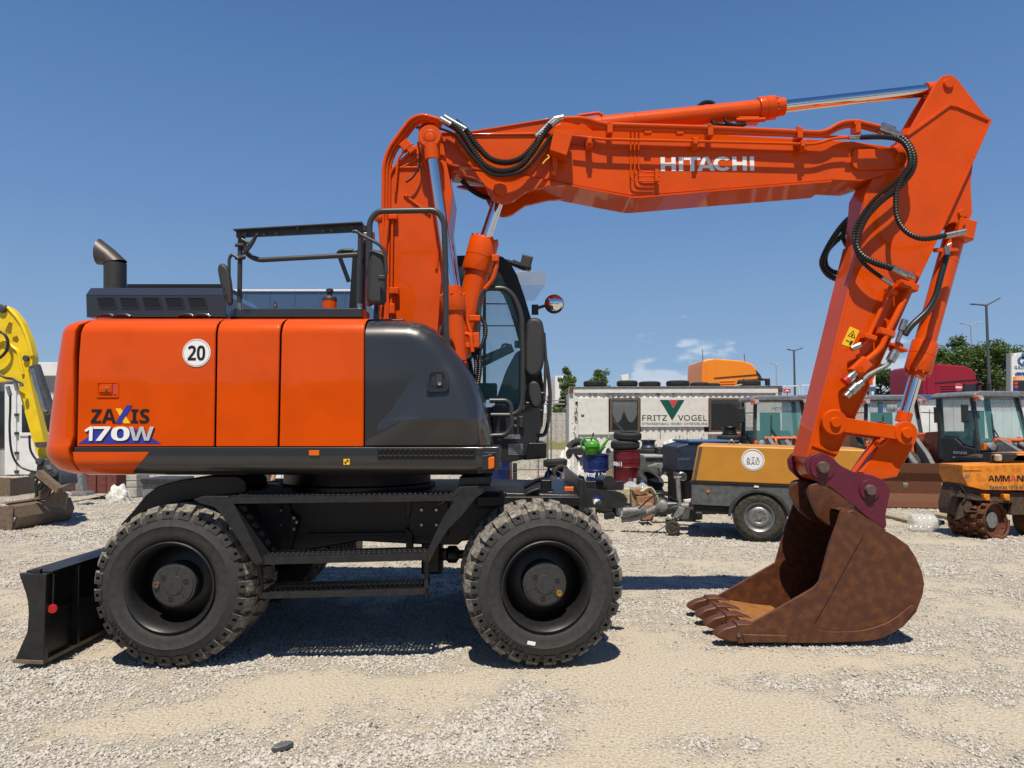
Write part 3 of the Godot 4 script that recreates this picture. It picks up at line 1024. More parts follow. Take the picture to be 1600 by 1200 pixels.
func house() -> void:
	var sec := [0.0, 697, 0.0, 660, 0.0, 600, 0.0, 560, 0.0, 521, -0.006, 514, -0.022, 507, -0.055, 502, -0.12, 498.5, -0.32, 498]
	var core := MB.new()
	var a := at(119, 741, 0)
	var b := at(748, 510, 0)
	plate(core, outline([119, 741, 119, 512, 640, 512, 672, 530, 705, 562, 730, 600, 748, 660, 750, 741], 0), -0.06, -2.34, 0.02)
	wpart("gap_shade_core", core, "chassis_black")  # black core put behind the covers so their gaps read as shade
	var deck := MB.new()
	box(deck, Vector3((a.x + b.x) / 2 - 0.25, at(800, 498, -0.3).y - 0.02, -1.32), Vector3(b.x - a.x - 0.6, 0.03, 2.1), 0.01)
	wpart("top_deck", deck, "charcoal")
	var far := MB.new()
	box(far, Vector3((a.x + b.x) / 2 - 0.4, (a.y + b.y) / 2 + 0.05, -2.38), Vector3(b.x - a.x - 0.9, 0.9, 0.04), 0.012)
	wpart("side_cover", far, "orange")
	var doors := [[[497, 137, 336], [507, 128, 336], [521, 125, 335.5], [560, 122, 335], [697, 119, 333]], [[497, 340, 437], [521, 338.5, 436], [697, 336, 432.5]], [[497, 441, 568.5], [521, 439, 568.5], [697, 435.5, 567.5]]]
	for k in 3:
		var d := wpart("side_door", along_x(sec, doors[k]), "orange")
		if k == 0:
			door_latch(d, 170, 609)
			badge(d)
	# counterweight
	var lev := [[497.5, 134, -0.32], [498.5, 127, -0.14], [503, 116, -0.06], [510, 107, -0.02], [521, 102.5, 0.0], [560, 96, 0.0], [600, 90, 0.0], [640, 84.5, 0.0], [680, 80, 0.0], [690, 79.5, 0.0], [694, 78.5, 0.004], [700, 78, 0.006], [712, 80, 0.002], [724, 87, -0.02], [734, 99, -0.07], [741, 118, -0.16], [742.5, 132, -0.3]]
	var right := [[497, 133], [507, 122.5], [521, 119], [560, 116], [690, 113], [697, 110], [720, 114], [743, 126]]
	var rings := []
	for l in lev:
		var xr := 0.0
		for e in right.size() - 1:
			if l[0] >= right[e][0]: xr = lerpf(right[e][1], right[e + 1][1], clampf((l[0] - right[e][0]) / (right[e + 1][0] - right[e][0]), 0, 1))
		var R := 0.38
		var y := at(800, l[0], -0.1).y
		var xl: float = (l[1] - 800.0) / FOCAL * (4.785 + 0.47 * R - l[2]) - 0.15 * R
		var x0 := at(xr, l[0], 0).x
		var ring := PackedVector3Array()
		ring.append(Vector3(x0 - 0.002, y, l[2] - 0.05))
		ring.append(Vector3(x0 - 0.005, y, l[2] - 0.008))
		ring.append(Vector3(x0 - 0.014, y, l[2]))
		for j in 13:
			var f := PI / 2 * j / 12.0
			var Rx := minf(R, x0 - 0.02 - xl)
			ring.append(Vector3(xl + Rx - Rx * sin(f), y, l[2] - R + R * cos(f)))
		for j in 13:
			var f := PI / 2 * j / 12.0
			var Rx := minf(R, x0 - 0.02 - xl)
			ring.append(Vector3(xl + Rx - Rx * cos(f), y, -2.4 - l[2] + R - R * sin(f)))
		ring.append(Vector3(x0 - 0.014, y, -2.4 - l[2]))
		rings.append(ring)
	var cw := MB.new()
	loft(cw, rings, true)
	for cap in [0, rings.size() - 1]:
		var r: PackedVector3Array = rings[cap]
		var up := Vector3.UP if cap == 0 else Vector3.DOWN
		for j in range(1, r.size() - 1): cw.tri(r[0], r[j], r[j + 1], up, up, up)
	wpart("counterweight", cw, "orange")
	# skirt below the doors
	var low := [-0.03, 698.2, 0.008, 698.6, 0.012, 700, 0.012, 718, 0.008, 724, -0.008, 731, -0.045, 738, -0.12, 742, -0.5, 741]
	var sk := wpart("lower_skirt", along_x(low, [[697, 115.5, 757], [742, 121, 757]]), "charcoal")
	var och := along_x([0.012, 706, 0.012, 718, 0.008, 724, -0.008, 731, -0.045, 738, -0.10, 741], [[706, 114, 236], [710, 114, 236], [741, 121, 201]], 0.004)
	part("corner_panel", och, "orange", sk)
	var refl := MB.new()
	plate(refl, rounded(outline([484, 703.5, 500, 703.5, 500, 711.5, 484, 711.5], 0), 0.006), 0.022, 0.008, 0.002)
	part("reflector", refl, "amber", sk)
	var stick := MB.new()
	plate(stick, rounded(outline([537, 717, 546.5, 717, 546.5, 726, 537, 726], 0.01), 0.004), 0.0155, 0.006, 0.0)
	part("tie_down_sticker", stick, "yellow_print", sk)
	var quarter := MB.new()
	for k in 2: plate(quarter, disc2(Vector2(at(541.7, 721.3, 0.01).x, at(541.7, 721.3, 0.01).y), 0.015, 6, PI * k + 0.0, PI * k + PI / 2) + PackedVector2Array([Vector2(at(541.7, 721.3, 0.01).x, at(541.7, 721.3, 0.01).y)]), 0.017, 0.0155, 0.0)
	part("tie_down_mark", quarter, "black_print", sk)
	# toothed tread plate let into the skirt
	var tp := MB.new()
	plate(tp, outline([590, 699.5, 743, 699.5, 743, 718, 590, 718], 0.01), 0.017, 0.0, 0.002)
	for k in 19:
		var x := 595.0 + 7.9 * k
		for row in [[706.0, 3.4], [716.0, 3.4]]:
			plate(tp, outline([x - row[1], row[0] - 5, x + row[1], row[0] - 5, x + 1.6, row[0], x - 1.6, row[0]], 0.01), 0.026, 0.012, 0.002)
	part("tread_plate", tp, "chassis_black", sk)
	# end of the skirt with its turn lamp
	var en := MB.new()
	plate(en, rounded(outline([745, 698, 780, 697.5, 783, 703, 781, 735, 745, 741], 0), 0.01), -0.01, -0.5, 0.012)
	var eo := part("skirt_end", en, "charcoal", sk)
	var rec := MB.new()
	plate(rec, outline([746, 707, 775, 707, 772, 736, 746, 738], 0), -0.006, -0.03, 0.004)
	part("lamp_recess", rec, "chassis_black", eo)
	var lg := MB.new()
	plate(lg, rounded(outline([753, 712, 769, 709, 769, 733, 753, 735], 0), 0.008), 0.012, -0.02, 0.006)
	part("lamp_guard", lg, "charcoal", eo)
	var tl := MB.new()
	plate(tl, rounded(outline([763, 715, 772.5, 713, 772.5, 731, 763, 733.5], 0), 0.01), 0.024, -0.02, 0.006)
	part("turn_lamp", tl, "amber", eo)
	front_cover()
	grille_and_exhaust()

func door_latch(parent: Node3D, px: float, py: float) -> void:
	var mb := MB.new()
	var o := rounded(outline([px - 19, py - 13, px + 16, py - 13, px + 16, py + 12, px - 19, py + 12], 0), 0.012)
	ring_plate(mb, o, shrunk(o, 0.012), 0.006, -0.004)
	plate(mb, rounded(outline([px - 14, py - 9, px + 6, py - 9, px + 6, py + 7, px - 14, py + 7], 0), 0.01), 0.010, -0.01, 0.003)
	plate(mb, outline([px - 14, py - 3, px + 4, py - 6, px + 5, py + 4, px - 14, py + 4], 0), 0.016, 0.0, 0.004)
	var l := part("latch", mb, "orange", parent)
	var k := MB.new()
	lathe(k, [0.0, 0.022, 0.009, 0.022, 0.012, 0.018, 0.012, 0.0], Transform3D(Basis(), at(px - 1.5, py - 1.5, 0)), 14)
	part("lock", k, "steel", l)
	var s := MB.new()
	plate(s, outline([px + 7, py - 9, px + 13, py - 9, px + 13, py + 7, px + 7, py + 7], 0), 0.0035, -0.003, 0.0)
	part("finger_slot", s, "red_print", l)

func badge(parent: Node3D) -> void:
	# 20 in a white disc
	var c := at(307.5, 551.5, 0)
	var d := MB.new()
	lathe(d, [0.0, 0.004, 0.0945, 0.004, 0.095, 0.0], Transform3D(Basis(), c), 48)
	var disc := part("speed_disc", d, "white_print", parent)
	var r := MB.new()
	lathe(r, [0.087, 0.0052, 0.0885, 0.0052, 0.0885, 0.004], Transform3D(Basis(), c), 48)
	part("disc_ring", r, "black_print", disc)
	lettering("speed_number", "20", 0.101, "black_print", Transform3D(Basis(), c + Vector3(0, 0, 0.005)), disc, 0.118)
	# name of the machine: ZA X IS with a two-coloured X, and its number on a blue wedge
	var y := at(180, 650.0, 0).y
	var H := 0.0945
	for p in [["ZA", 142.5, 181.5], ["IS", 205.0, 233.5]]:
		lettering("name_lettering", p[0], H, "black_print", Transform3D(Basis(), Vector3(at((p[1] + p[2]) / 2, 650, 0).x, y, 0.003)), parent, (p[2] - p[1]) / 231.9)
	var x1 := MB.new()
	plate(x1, outline([181, 638.3, 189, 638.3, 203.5, 661.5, 193.5, 661.5], 0), 0.0035, 0.0005, 0.0)
	part("name_stroke", x1, "yellow_print", parent)
	var x2 := MB.new()
	plate(x2, outline([180.5, 661, 190.5, 661, 207, 633, 198.5, 633], 0), 0.0045, 0.001, 0.0)
	part("name_stroke", x2, "blue_print", parent)
	var wd := MB.new()
	plate(wd, outline([123, 693.2, 136, 684, 148, 671, 215, 671, 239, 685, 252, 693.2], 0), 0.0025, 0.0005, 0.0)
	part("blue_wedge", wd, "blue_print", parent)
	for p in [["1", 132.5, 145.5], ["7", 146.5, 173.0], ["0", 174.5, 203.0]]:
		for sh in 2:
			lettering("number_lettering", p[0], 0.096, "black_print" if sh == 0 else "white_print", Transform3D(Basis(), Vector3(at((p[1] + p[2]) / 2 + (1.6 if sh == 0 else 0.0), 677, 0).x, at(180, 677.5 + (2.4 if sh == 0 else 0.0), 0).y, 0.003 + 0.002 * sh)), parent, (p[2] - p[1]) / 231.9)
	for sh in 2:
		lettering("number_lettering", "W", 0.094, "black_print" if sh == 0 else "silver_print", Transform3D(Basis(), Vector3(at(221.5 + (1.6 if sh == 0 else 0.0), 677, 0).x, at(180, 677.5 + (2.4 if sh == 0 else 0.0), 0).y, 0.003 + 0.002 * sh)), parent, 38.5 / 231.9)

func front_cover() -> void:
	# the grey cover ahead of the doors: a sheet with a rounded top, a crease and a hollow below it
	var tops := [[570, 499], [600, 498.5], [640, 499], [660, 504], [676, 513], [690, 526], [704, 542], [720, 562], [735, 585], [748, 612], [757, 640], [763, 668], [767, 696]]
	var rows := 40
	var rings := []
	for i in 61:
		var px := lerpf(570.5, 767, i / 60.0)
		var ty := 499.0
		for e in tops.size() - 1:
			if px >= tops[e][0]: ty = lerpf(tops[e][1], tops[e + 1][1], (px - tops[e][0]) / (tops[e + 1][0] - tops[e][0]))
		var ring := PackedVector3Array()
		ring.append(Vector3(at(px, ty, 0).x, at(px, ty, -0.2).y, -0.75))
		for j in rows + 1:
			var py := lerpf(ty, maxf(654.7, ty + 0.3), pow(j / 26.0, 1.35)) if j <= 26 else lerpf(maxf(655.3, ty + 0.6), 696.0, (j - 27) / float(rows - 27))
			# distance in pixels from the upper edge, measured across it
			var best := 1e9
			for e in tops.size() - 1:
				var A := Vector2(tops[e][0], tops[e][1])
				var B := Vector2(tops[e + 1][0], tops[e + 1][1])
				best = minf(best, Geometry2D.get_closest_point_to_segment(Vector2(px, py), A, B).distance_to(Vector2(px, py)))
			var R := 34.0
			var u := clampf(1.0 - best / R, 0, 1)
			var z := -0.16 * (1.0 - sqrt(maxf(0.0, 1.0 - u * u)))
			# the crease: the sheet swells towards it from above, falls back below it
			var wide := smoothstep(596.0, 650.0, px + (py - 655.0) * 0.9) if py > 655.0 else smoothstep(600.0, 660.0, px - (655.0 - py) * 0.75)
			var bulge := 0.0
			if py <= 655.0: bulge = 0.05 * clampf((py - 565.0) / 90.0, 0, 1)
			else: bulge = 0.05 - 0.065 * clampf((py - 655.0) / 40.0, 0, 1)
			z += bulge * wide * (1.0 - u * u)
			z -= 0.10 * smoothstep(742.0, 768.0, px) * smoothstep(600.0, 680.0, py)
			var q := at(px, py, 0)
			ring.append(Vector3(q.x, at(px, py, minf(z, 0.0) * 0.5).y, z))
		rings.append(ring)
	var mb := MB.new()
	loft(mb, rings, false)
	var fc := wpart("front_cover", mb, "charcoal")
	var fr := MB.new()
	var o := rounded(outline([668, 577, 700, 577, 703, 612, 666, 613], 0.01), 0.045)
	ring_plate(fr, o, shrunk(o, 0.022), 0.046, -0.02)
	var lf := part("latch", fr, "charcoal", fc)
	var pan := MB.new()
	plate(pan, rounded(outline([671, 580, 698, 580, 700, 609, 669, 609], 0.01), 0.02), 0.030, -0.02, 0.0)
	part("latch_pan", pan, "charcoal", lf)
	var dk := MB.new()
	plate(dk, outline([675, 585, 681, 585, 681, 603, 675, 603], 0.01), 0.033, -0.02, 0.0)
	part("finger_slot", dk, "charcoal", lf)
	var hd := MB.new()
	plate(hd, rounded(outline([682, 584, 692, 584, 692, 604, 682, 604], 0.01), 0.008), 0.042, -0.02, 0.004)
	part("latch_handle", hd, "dark_plastic", lf)
	var lk := MB.new()
	lathe(lk, [0.0, 0.05, 0.011, 0.048, 0.013, 0.042, 0.013, 0.0], Transform3D(Basis(), at(688, 600, 0.0)), 14)
	part("lock", lk, "chrome", lf)

func grille_and_exhaust() -> void:
	var z := -0.30
	var mb := MB.new()
	# front face, sloping top face, body
	var A := outline([135, 495.5, 134, 461, 352, 461, 353, 495.5], z)
	plate(mb, A, z, -1.15, 0.004)
	var f0 := at(134, 461, z)
	var f1 := at(352, 461, z)
	var g0 := at(142, 450, z - 0.09)
	var g1 := at(345, 450, z - 0.09)
	var h0 := g0 + Vector3(0.02, 0.004, -0.7)
	var h1 := g1 + Vector3(-0.02, 0.004, -0.7)
	mb.quad(f0, f1, g1, g0, Vector3(0, 1, 1))
	mb.quad(g0, g1, h1, h0, Vector3(0, 1, 0))
	mb.quad(f0, g0, h0, Vector3(f0.x, f0.y, -1.1), Vector3(-1, 0.3, 0))
	mb.quad(f1, g1, h1, Vector3(f1.x, f1.y, -1.1), Vector3(1, 0.3, 0))
	var gb := wpart("air_intake_box", mb, "charcoal")
	for k in 5:
		var x := 150.5 + 35.4 * k
		var o := rounded(outline([x, 464.5, x + 28, 464.5, x + 33, 482, x + 5, 482], z), 0.014)
		var v := MB.new()
		plate(v, o, z + 0.003, z - 0.01, 0.001)
		var vo := part("intake_mesh", v, "chassis_black", gb)
		var fr := MB.new()
		ring_plate(fr, o, shrunk(o, 0.006), z + 0.006, z)
		part("mesh_rim", fr, "charcoal", vo)
	for x in [165, 190, 290, 315]:
		var hb := MB.new()
		tube(hb, smooth(pxz([x - 14, 495, x - 6, 491.5, x + 6, 491.5, x + 14, 495], z + 0.012), 5), 0.012, 8)
		part("hinge_cover", hb, "charcoal", gb)
	var lid := MB.new()
	var l0 := at(198, 450, -1.35)
	var l1 := at(346, 444.5, -1.35)
	box(lid, Vector3((l0.x + l1.x) / 2, (l0.y + l1.y) / 2 - 0.01, -1.6), Vector3(l1.x - l0.x, l1.y - l0.y + 0.03, 0.5), 0.004)
	wpart("shaded_hood_lid", lid, "chassis_black")  # black colour stands for the shade the lid lies in
	# exhaust: an upright pipe with a mitred elbow
	var ze := -0.75
	var ex := MB.new()
	var cA := at(180, 411, ze)
	var rA := 16.8 / FOCAL * (4.785 - ze)
	rod(ex, at(180, 452, ze), cA - Vector3(0, 0.005, 0), rA * 0.97, 28)
	var eo := wpart("exhaust_pipe", ex, "dark_plastic")
	var e2 := MB.new()
	var ra := PackedVector3Array()
	var rb := PackedVector3Array()
	var ri := PackedVector3Array()
	var cb := at(157.5, 393.5, ze)
	for k in 28:
		var a := TAU * k / 28.0
		ra.append(cA + Vector3(cos(a) * rA, cos(a) * rA * 0.24, sin(a) * rA))
		rb.append(cb + Vector3(cos(a) * rA * 0.10 - 0.012, cos(a) * rA * 1.22, sin(a) * rA))
		ri.append(cb + Vector3(cos(a) * rA * 0.09 - 0.010, cos(a) * rA * 1.1, sin(a) * rA * 0.9))
	var mid := PackedVector3Array()
	for k in 28: mid.append(ra[k].lerp(rb[k], 0.5) + Vector3(0.004, 0.004, 0))
	loft(e2, [ra, mid, rb])
	loft(e2, [rb, ri])
	part("exhaust_elbow", e2, "exhaust", eo)
	var e3 := MB.new()
	var deep := PackedVector3Array()
	for k in 28: deep.append(ri[k].lerp(cA, 0.6))
	loft(e3, [ri, deep])
	for k in range(1, 27): e3.tri(deep[0], deep[k], deep[k + 1], Vector3.LEFT, Vector3.LEFT, Vector3.LEFT)
	part("exhaust_bore", e3, "exhaust", eo)

func mirror(called: String, o: PackedVector2Array, zf: float, thick: float, glass: bool, arm: PackedVector3Array, r_arm := 0.011) -> Node3D:
	var mb := MB.new()
	plate(mb, o, zf, zf - thick, thick * 0.42)
	var h := wpart(called, mb, "dark_plastic")
	if arm.size():
		var a := MB.new()
		tube(a, arm, r_arm, 9)
		part("mirror_arm", a, "rail_paint", h)
	var gl := MB.new()
	if glass:
		var c := Vector2.ZERO
		for q in o: c += q / o.size()
		var R := c.distance_to(o[0]) - 0.008
		lathe(gl, [0.0, 0.030, R * 0.25, 0.028, R * 0.5, 0.0225, R * 0.75, 0.013, R, 0.0], Transform3D(Basis(Vector3.RIGHT, 0.1), Vector3(c.x, c.y, zf - 0.004)), 30)
	else: plate(gl, shrunk(o, thick * 0.45), zf - thick, zf - thick - 0.004, 0.001)
	part("mirror_face", gl, "mirror_glass", h)
	return h

func deck_rails() -> void:
	var z := -0.28
	var beamm := MB.new()
	plate(beamm, outline([362, 481.5, 566, 481, 566, 496, 355, 496], z + 0.03), z + 0.03, z - 0.25, 0.008)
	wpart("deck_beam", beamm, "charcoal")
	var fr := MB.new()
	for p in [[375.5, 366, 374, 481], [563, 360, 560, 484]]: rod(fr, at(p[0], p[1], z), at(p[2], p[3], z), 0.017, 12)
	tube(fr, bent(pxz([379, 372, 384, 396, 402, 406.5, 559, 398], z), 0.06), 0.0185, 12)
	# the flat top bar with a lip
	plate(fr, outline([370, 361.5, 566, 350, 571, 352, 571, 360, 568, 362, 370, 371.5], z), z + 0.015, z - 0.015, 0.003)
	plate(fr, outline([369, 361, 568, 349.5, 568, 351.5, 369, 363], z), z + 0.06, z - 0.05, 0.002)
	for p in [[383, 366], [412, 366.5], [432, 365.5], [465, 356.5], [505, 361], [518, 360.5], [550, 355]]: rod(fr, at(p[0], p[1], z + 0.01), at(p[0], p[1], z + 0.045), 0.012, 8)
	for p in [[373, 383], [373, 403], [375, 402]]: rod(fr, at(p[0] - 5, p[1], z + 0.02), at(p[0] + 8, p[1], z + 0.02), 0.014, 10)
	var rail := wpart("guard_rail", fr, "rail_paint")
	for p in [[374, 475], [562, 476], [577, 370]]:
		var foot := MB.new()
		if p[0] < 570: rod(foot, at(p[0], p[1] - 1, z), at(p[0], p[1] + 7, z), 0.021, 12)
		else: box(foot, at(p[0], p[1], z + 0.08), Vector3(0.075, 0.055, 0.05), 0.006)
		part("clamp", foot, "steel", rail)
	# stays behind
	var st := MB.new()
	plate(st, outline([551, 392, 560, 390, 558, 483, 545, 483], -1.0), -1.0, -1.06, 0.006)
	tube(st, bent(pxz([545, 440, 531, 402, 528, 395, 535, 392, 552, 392], -1.0), 0.04), 0.018, 10)
	wpart("rear_stay", st, "chassis_black")
	var st2 := MB.new()
	plate(st2, outline([563, 352, 573, 352, 570, 484, 561, 484], z - 0.1), z - 0.1, z - 0.16, 0.006)
	plate(st2, outline([584, 474, 592, 474, 592, 500, 583, 500], -0.3), -0.3, -0.36, 0.006)
	wpart("mirror_post", st2, "charcoal")
	var lp := MB.new()
	tube(lp, bent(pxz([577.5, 478, 577.5, 345, 590, 330, 682, 328.5, 694, 345, 696.5, 430, 697, 520, 700, 545], -0.14), 0.11, 8), 0.0205, 14)
	wpart("hand_rail", lp, "rail_paint")
	# mirrors
	mirror("mirror", rounded(outline([340, 412, 347, 410, 356, 418, 361, 445, 362, 474, 356, 478, 349, 466, 342, 440, 338, 420], -0.06), 0.05), -0.06, 0.05, false, bent(pxz([356, 470, 358, 440, 358, 404, 362, 397, 373, 404], -0.15), 0.03), 0.011)
	mirror("mirror", rounded(outline([376, 398, 384, 396, 396, 380, 403, 364, 400, 364, 388, 378], -0.2), 0.03), -0.2, 0.03, false, bent(pxz([378, 374, 386, 378, 390, 382], -0.22), 0.02), 0.012)
	mirror("mirror", rounded(outline([575, 391, 580, 388, 596, 391, 603, 396, 602, 470, 598, 475, 578, 475, 572, 468], -0.05), 0.05), -0.05, 0.07, false, bent(pxz([551, 362, 556, 361, 563, 366, 590, 380, 601, 390, 604, 428], -0.02), 0.05), 0.012)
	var knob := MB.new()
	box(knob, at(597, 434, 0.0), Vector3(0.05, 0.035, 0.05), 0.012)
	wpart("mirror_clamp", knob, "dark_plastic")
	# filler
	var ca := MB.new()
	rod(ca, at(515, 488, -0.7), at(515, 469, -0.7), 0.055, 24)
	var fo := wpart("tank_filler", ca, "orange")
	var cb := MB.new()
	lathe(cb, [0.057, 0.0, 0.057, 0.018, 0.05, 0.03, 0.022, 0.036, 0.018, 0.05, 0.020, 0.06, 0.028, 0.066, 0.028, 0.088, 0.018, 0.096, 0.0, 0.098], Transform3D(Basis(Vector3.RIGHT, -PI / 2), at(515, 470, -0.7)), 20)
	part("filler_cap", cb, "dark_plastic", fo)
	var kb := MB.new()
	lathe(kb, [0.016, 0.0, 0.014, 0.03, 0.009, 0.035, 0.009, 0.05, 0.0, 0.052], Transform3D(Basis(Vector3.RIGHT, -PI / 2), at(430, 482, -0.6)), 12)
	wpart("breather", kb, "dark_plastic")

func boom_and_base() -> void:
	# lower boom: two side plates with a box between them
	var zb := ZC + 0.225
	var bb := MB.new()
	var shape := [592, 520, 598, 400, 604, 330, 611, 262, 650, 226, 664, 203, 680, 201, 690, 212, 698, 255, 707, 300, 700, 360, 690, 430, 684, 520]
	plate(bb, outline(shape, zb), zb, zb - 0.45, 0.006)
	var base := wpart("lower_boom", bb, "orange")
	var fl := MB.new()
	tube(fl, bent(pxz([597, 410, 603, 335, 610, 268, 648, 231], zb + 0.008), 0.05), 0.012, 8)
	tube(fl, bent(pxz([628, 262, 660, 243, 668, 262, 690, 330, 682, 420], zb + 0.006), 0.05), 0.011, 8)
	for p in [[613, 262, 655, 262], [632, 305, 672, 335]]: tube(fl, PackedVector3Array(pxz(p, zb + 0.004)), 0.012, 8)
	part("stiffener", fl, "orange", base)
	var ps := MB.new()
	pins(ps, 672, 215, zb + 0.14, 0.066, 0.03)
	lathe(ps, [0.075, 0.13, 0.075, -0.4], Transform3D(Basis(), at(672, 215, zb)), 24)
	part("pin", ps, "orange", base)
	var ring := MB.new()
	lathe(ring, [0.040, 0.0315, 0.043, 0.0315, 0.043, 0.029], Transform3D(Basis(), at(672, 215, zb + 0.14)), 24)
	part("painted_groove", ring, "hose", base)  # proud dark ring standing for the shade in a groove
	# rods from the top pin down to the adjusting rams, one on each side
	for s in 2:
		var z := zb + 0.13 if s == 0 else zb - 0.58
		var r := MB.new()
		var A := at(674, 232, zb + 0.13)
		var B := at(706.5, 452, zb + 0.13)
		var C := at(713, 548, zb + 0.13)
		for q in 1:
			A.z = z
			B.z = z
			C.z = z
		if s == 1:
			for e in 3: pass
		rod(r, A, B, 0.044, 24)
		var cy := MB.new()
		var d := (C - B).normalized()
		rod(cy, B + d * 0.02, C + d * 0.08, 0.074, 26)
		lathe(cy, [0.044, -0.02, 0.066, -0.02, 0.07, 0.0, 0.07, 0.05, 0.092, 0.052, 0.094, 0.065, 0.094, 0.155, 0.088, 0.175, 0.074, 0.18], Transform3D(frame_on(d), B), 28)
		for k in 8:
			var a := TAU * k / 8.0
			box(cy, B + frame_on(d) * Vector3(cos(a) * 0.086, sin(a) * 0.086, 0.046), Vector3(0.022, 0.022, 0.022), 0.004, frame_on(d))
		var co := wpart("adjusting_ram", cy, "orange")
		part("rod", r, "chrome", co)
		var ey := MB.new()
		rod(ey, A - d * -0.09, A - d * 0.03, 0.058, 20)
		lathe(ey, [0.05, 0.04, 0.085, 0.04, 0.09, 0.03, 0.09, -0.03, 0.085, -0.04, 0.05, -0.04], Transform3D(Basis(), Vector3(at(672, 215, zb + 0.13).x, at(672, 215, zb + 0.13).y, z)), 26)
		part("rod_eye", ey, "orange", co)
	# main ram under the upper boom
	cylinder("boom_ram", [716, 560, 749, 412], [744, 425, 757.5, 374], [779, 312], ZC, 0.098, 0.122, 0.05)
	var rp := MB.new()
	tube(rp, bent(pxz([773, 399, 777, 412, 770, 437, 757, 452], ZC + 0.1), 0.04), 0.018, 8)
	box(rp, at(774, 404, ZC + 0.1), Vector3(0.06, 0.06, 0.06), 0.01)
	tube(rp, bent(pxz([721, 548, 720.5, 528, 727, 521, 735, 524, 738, 550], ZC + 0.32), 0.05), 0.017, 9)
	tube(rp, PackedVector3Array(pxz([722, 472, 726, 492, 737, 525], ZC + 0.30)), 0.016, 8)
	box(rp, at(728, 540, ZC + 0.3), Vector3(0.09, 0.04, 0.06), 0.006)
	box(rp, at(744, 532, ZC + 0.25), Vector3(0.05, 0.12, 0.06), 0.008)
	box(rp, at(742, 498, ZC + 0.2), Vector3(0.09, 0.05, 0.08), 0.008)
	wpart("ram_pipe", rp, "orange")
	var bh := MB.new()
	for p in [[745, 490, 757, 505, 758, 525, 750, 545, 740, 556], [740, 545, 744, 570, 742, 600], [749, 545, 750, 575, 747, 600], [733, 560, 737, 585, 734, 610], [700, 520, 706, 545, 716, 575]]: tube(bh, smooth(pxz(p, ZC + 0.22), 6), 0.018, 8, 0.016)
	wpart("base_hose", bh, "hose")
	# rigid pipes up the back of the lower boom
	var pp := MB.new()
	for k in 3:
		var o := 5.0 * k
		tube(pp, bent(pxz([598 + o * 0.9, 400, 599.5 + o * 0.9, 242 + o * 0.5, 641 + o * 0.7, 186 + o, 660, 179 + o * 0.95, 690, 188 + o * 0.9], zb + 0.05 - 0.02 * k), 0.14, 8), 0.0155, 10)
	for p in [[600, 402, 605, 345], [594, 345, 600, 420]]: tube(pp, PackedVector3Array(pxz(p, zb + 0.05)), 0.02, 9)
	tube(pp, bent(pxz([617, 300, 622, 245, 645, 225], zb + 0.03), 0.06), 0.011, 8)
	for p in [[602, 400, 596, 480], [607, 380, 606, 500], [613, 340, 611, 500]]: tube(pp, PackedVector3Array(pxz(p, zb + 0.03)), 0.011, 8)
	for p in [[634, 228, 16, 14], [643, 235, 12, 10], [614, 340, 14, 8], [616, 455, 14, 10], [613, 483, 9, 16]]: box(pp, at(p[0], p[1], zb + 0.03), Vector3(p[2] / 195.0, p[3] / 195.0, 0.06), 0.008, Basis(Vector3(0, 0, 1), 0.7 if p[0] > 620 else 0.0))
	for p in [[592, 342, 599, 350]]: lathe(pp, [0.0, 0.06, 0.03, 0.05, 0.036, 0.03, 0.03, 0.0], Transform3D(Basis(), at(p[0], p[1], zb + 0.03)), 14)
	part("boom_pipe", pp, "orange", base)
	var sh := MB.new()
	tube(sh, smooth(pxz([653, 222, 656, 240, 655, 258, 646, 276, 634, 285], zb + 0.06), 6), 0.008, 8)
	tube(sh, smooth(pxz([650, 200, 662, 197, 680, 199, 700, 205, 714, 212], zb + 0.09), 6), 0.011, 8, 0.014)
	part("grease_hose", sh, "hose", base)
	# upper boom
	var z := ZC + 0.185
	var ub := MB.new()
	var up := [664, 206, 690, 207.5, 735, 207, 880, 183, 906, 190, 926, 204, 1100, 209, 1335, 221, 1404, 231, 1416, 238, 1418, 248, 1412, 262, 1390, 270, 1345, 283, 1300, 281, 1140, 294, 1000, 305.5, 985, 305, 930, 295, 832, 276, 735, 260, 700, 256, 668, 235]
	plate(ub, outline(up, z), z, z - 0.37, 0.005)
	var boom := wpart("upper_boom", ub, "orange")
	var flb := MB.new()
	# bottom flange follows the lower edge, standing proud of the side
	var edge := pxz([700, 255, 735, 260, 832, 276.5, 930, 295.5, 988, 306.5, 1000, 306.5, 1140, 294.5, 1300, 281.5], z + 0.018)
	for i in edge.size() - 1:
		var a: Vector3 = edge[i]
		var c: Vector3 = edge[i + 1]
		var d := (c - a).normalized()
		var nrm := Vector3(-d.y, d.x, 0)
		for q in 1:
			plate(flb, PackedVector2Array([Vector2(a.x, a.y), Vector2(c.x, c.y), Vector2(c.x, c.y) - Vector2(nrm.x, nrm.y) * 0.014, Vector2(a.x, a.y) - Vector2(nrm.x, nrm.y) * 0.014]), z + 0.018, z - 0.388, 0.002)
	var ftop := pxz([690, 208, 735, 207, 878, 183.5, 906, 190], z + 0.012)
	for i in ftop.size() - 1:
		var a: Vector3 = ftop[i]
		var c: Vector3 = ftop[i + 1]
		plate(flb, PackedVector2Array([Vector2(a.x, a.y), Vector2(c.x, c.y), Vector2(c.x, c.y + 0.012), Vector2(a.x, a.y + 0.012)]), z + 0.012, z - 0.382, 0.002)
	# ledge across the rear panel and curved stiffener
	tube(flb, PackedVector3Array(pxz([706, 209, 740, 210, 860, 209], z + 0.006)), 0.01, 8)
	tube(flb, bent(pxz([735, 258, 712, 236, 714, 226, 730, 222], z + 0.002), 0.05), 0.008, 8)
	part("flange", flb, "orange", boom)
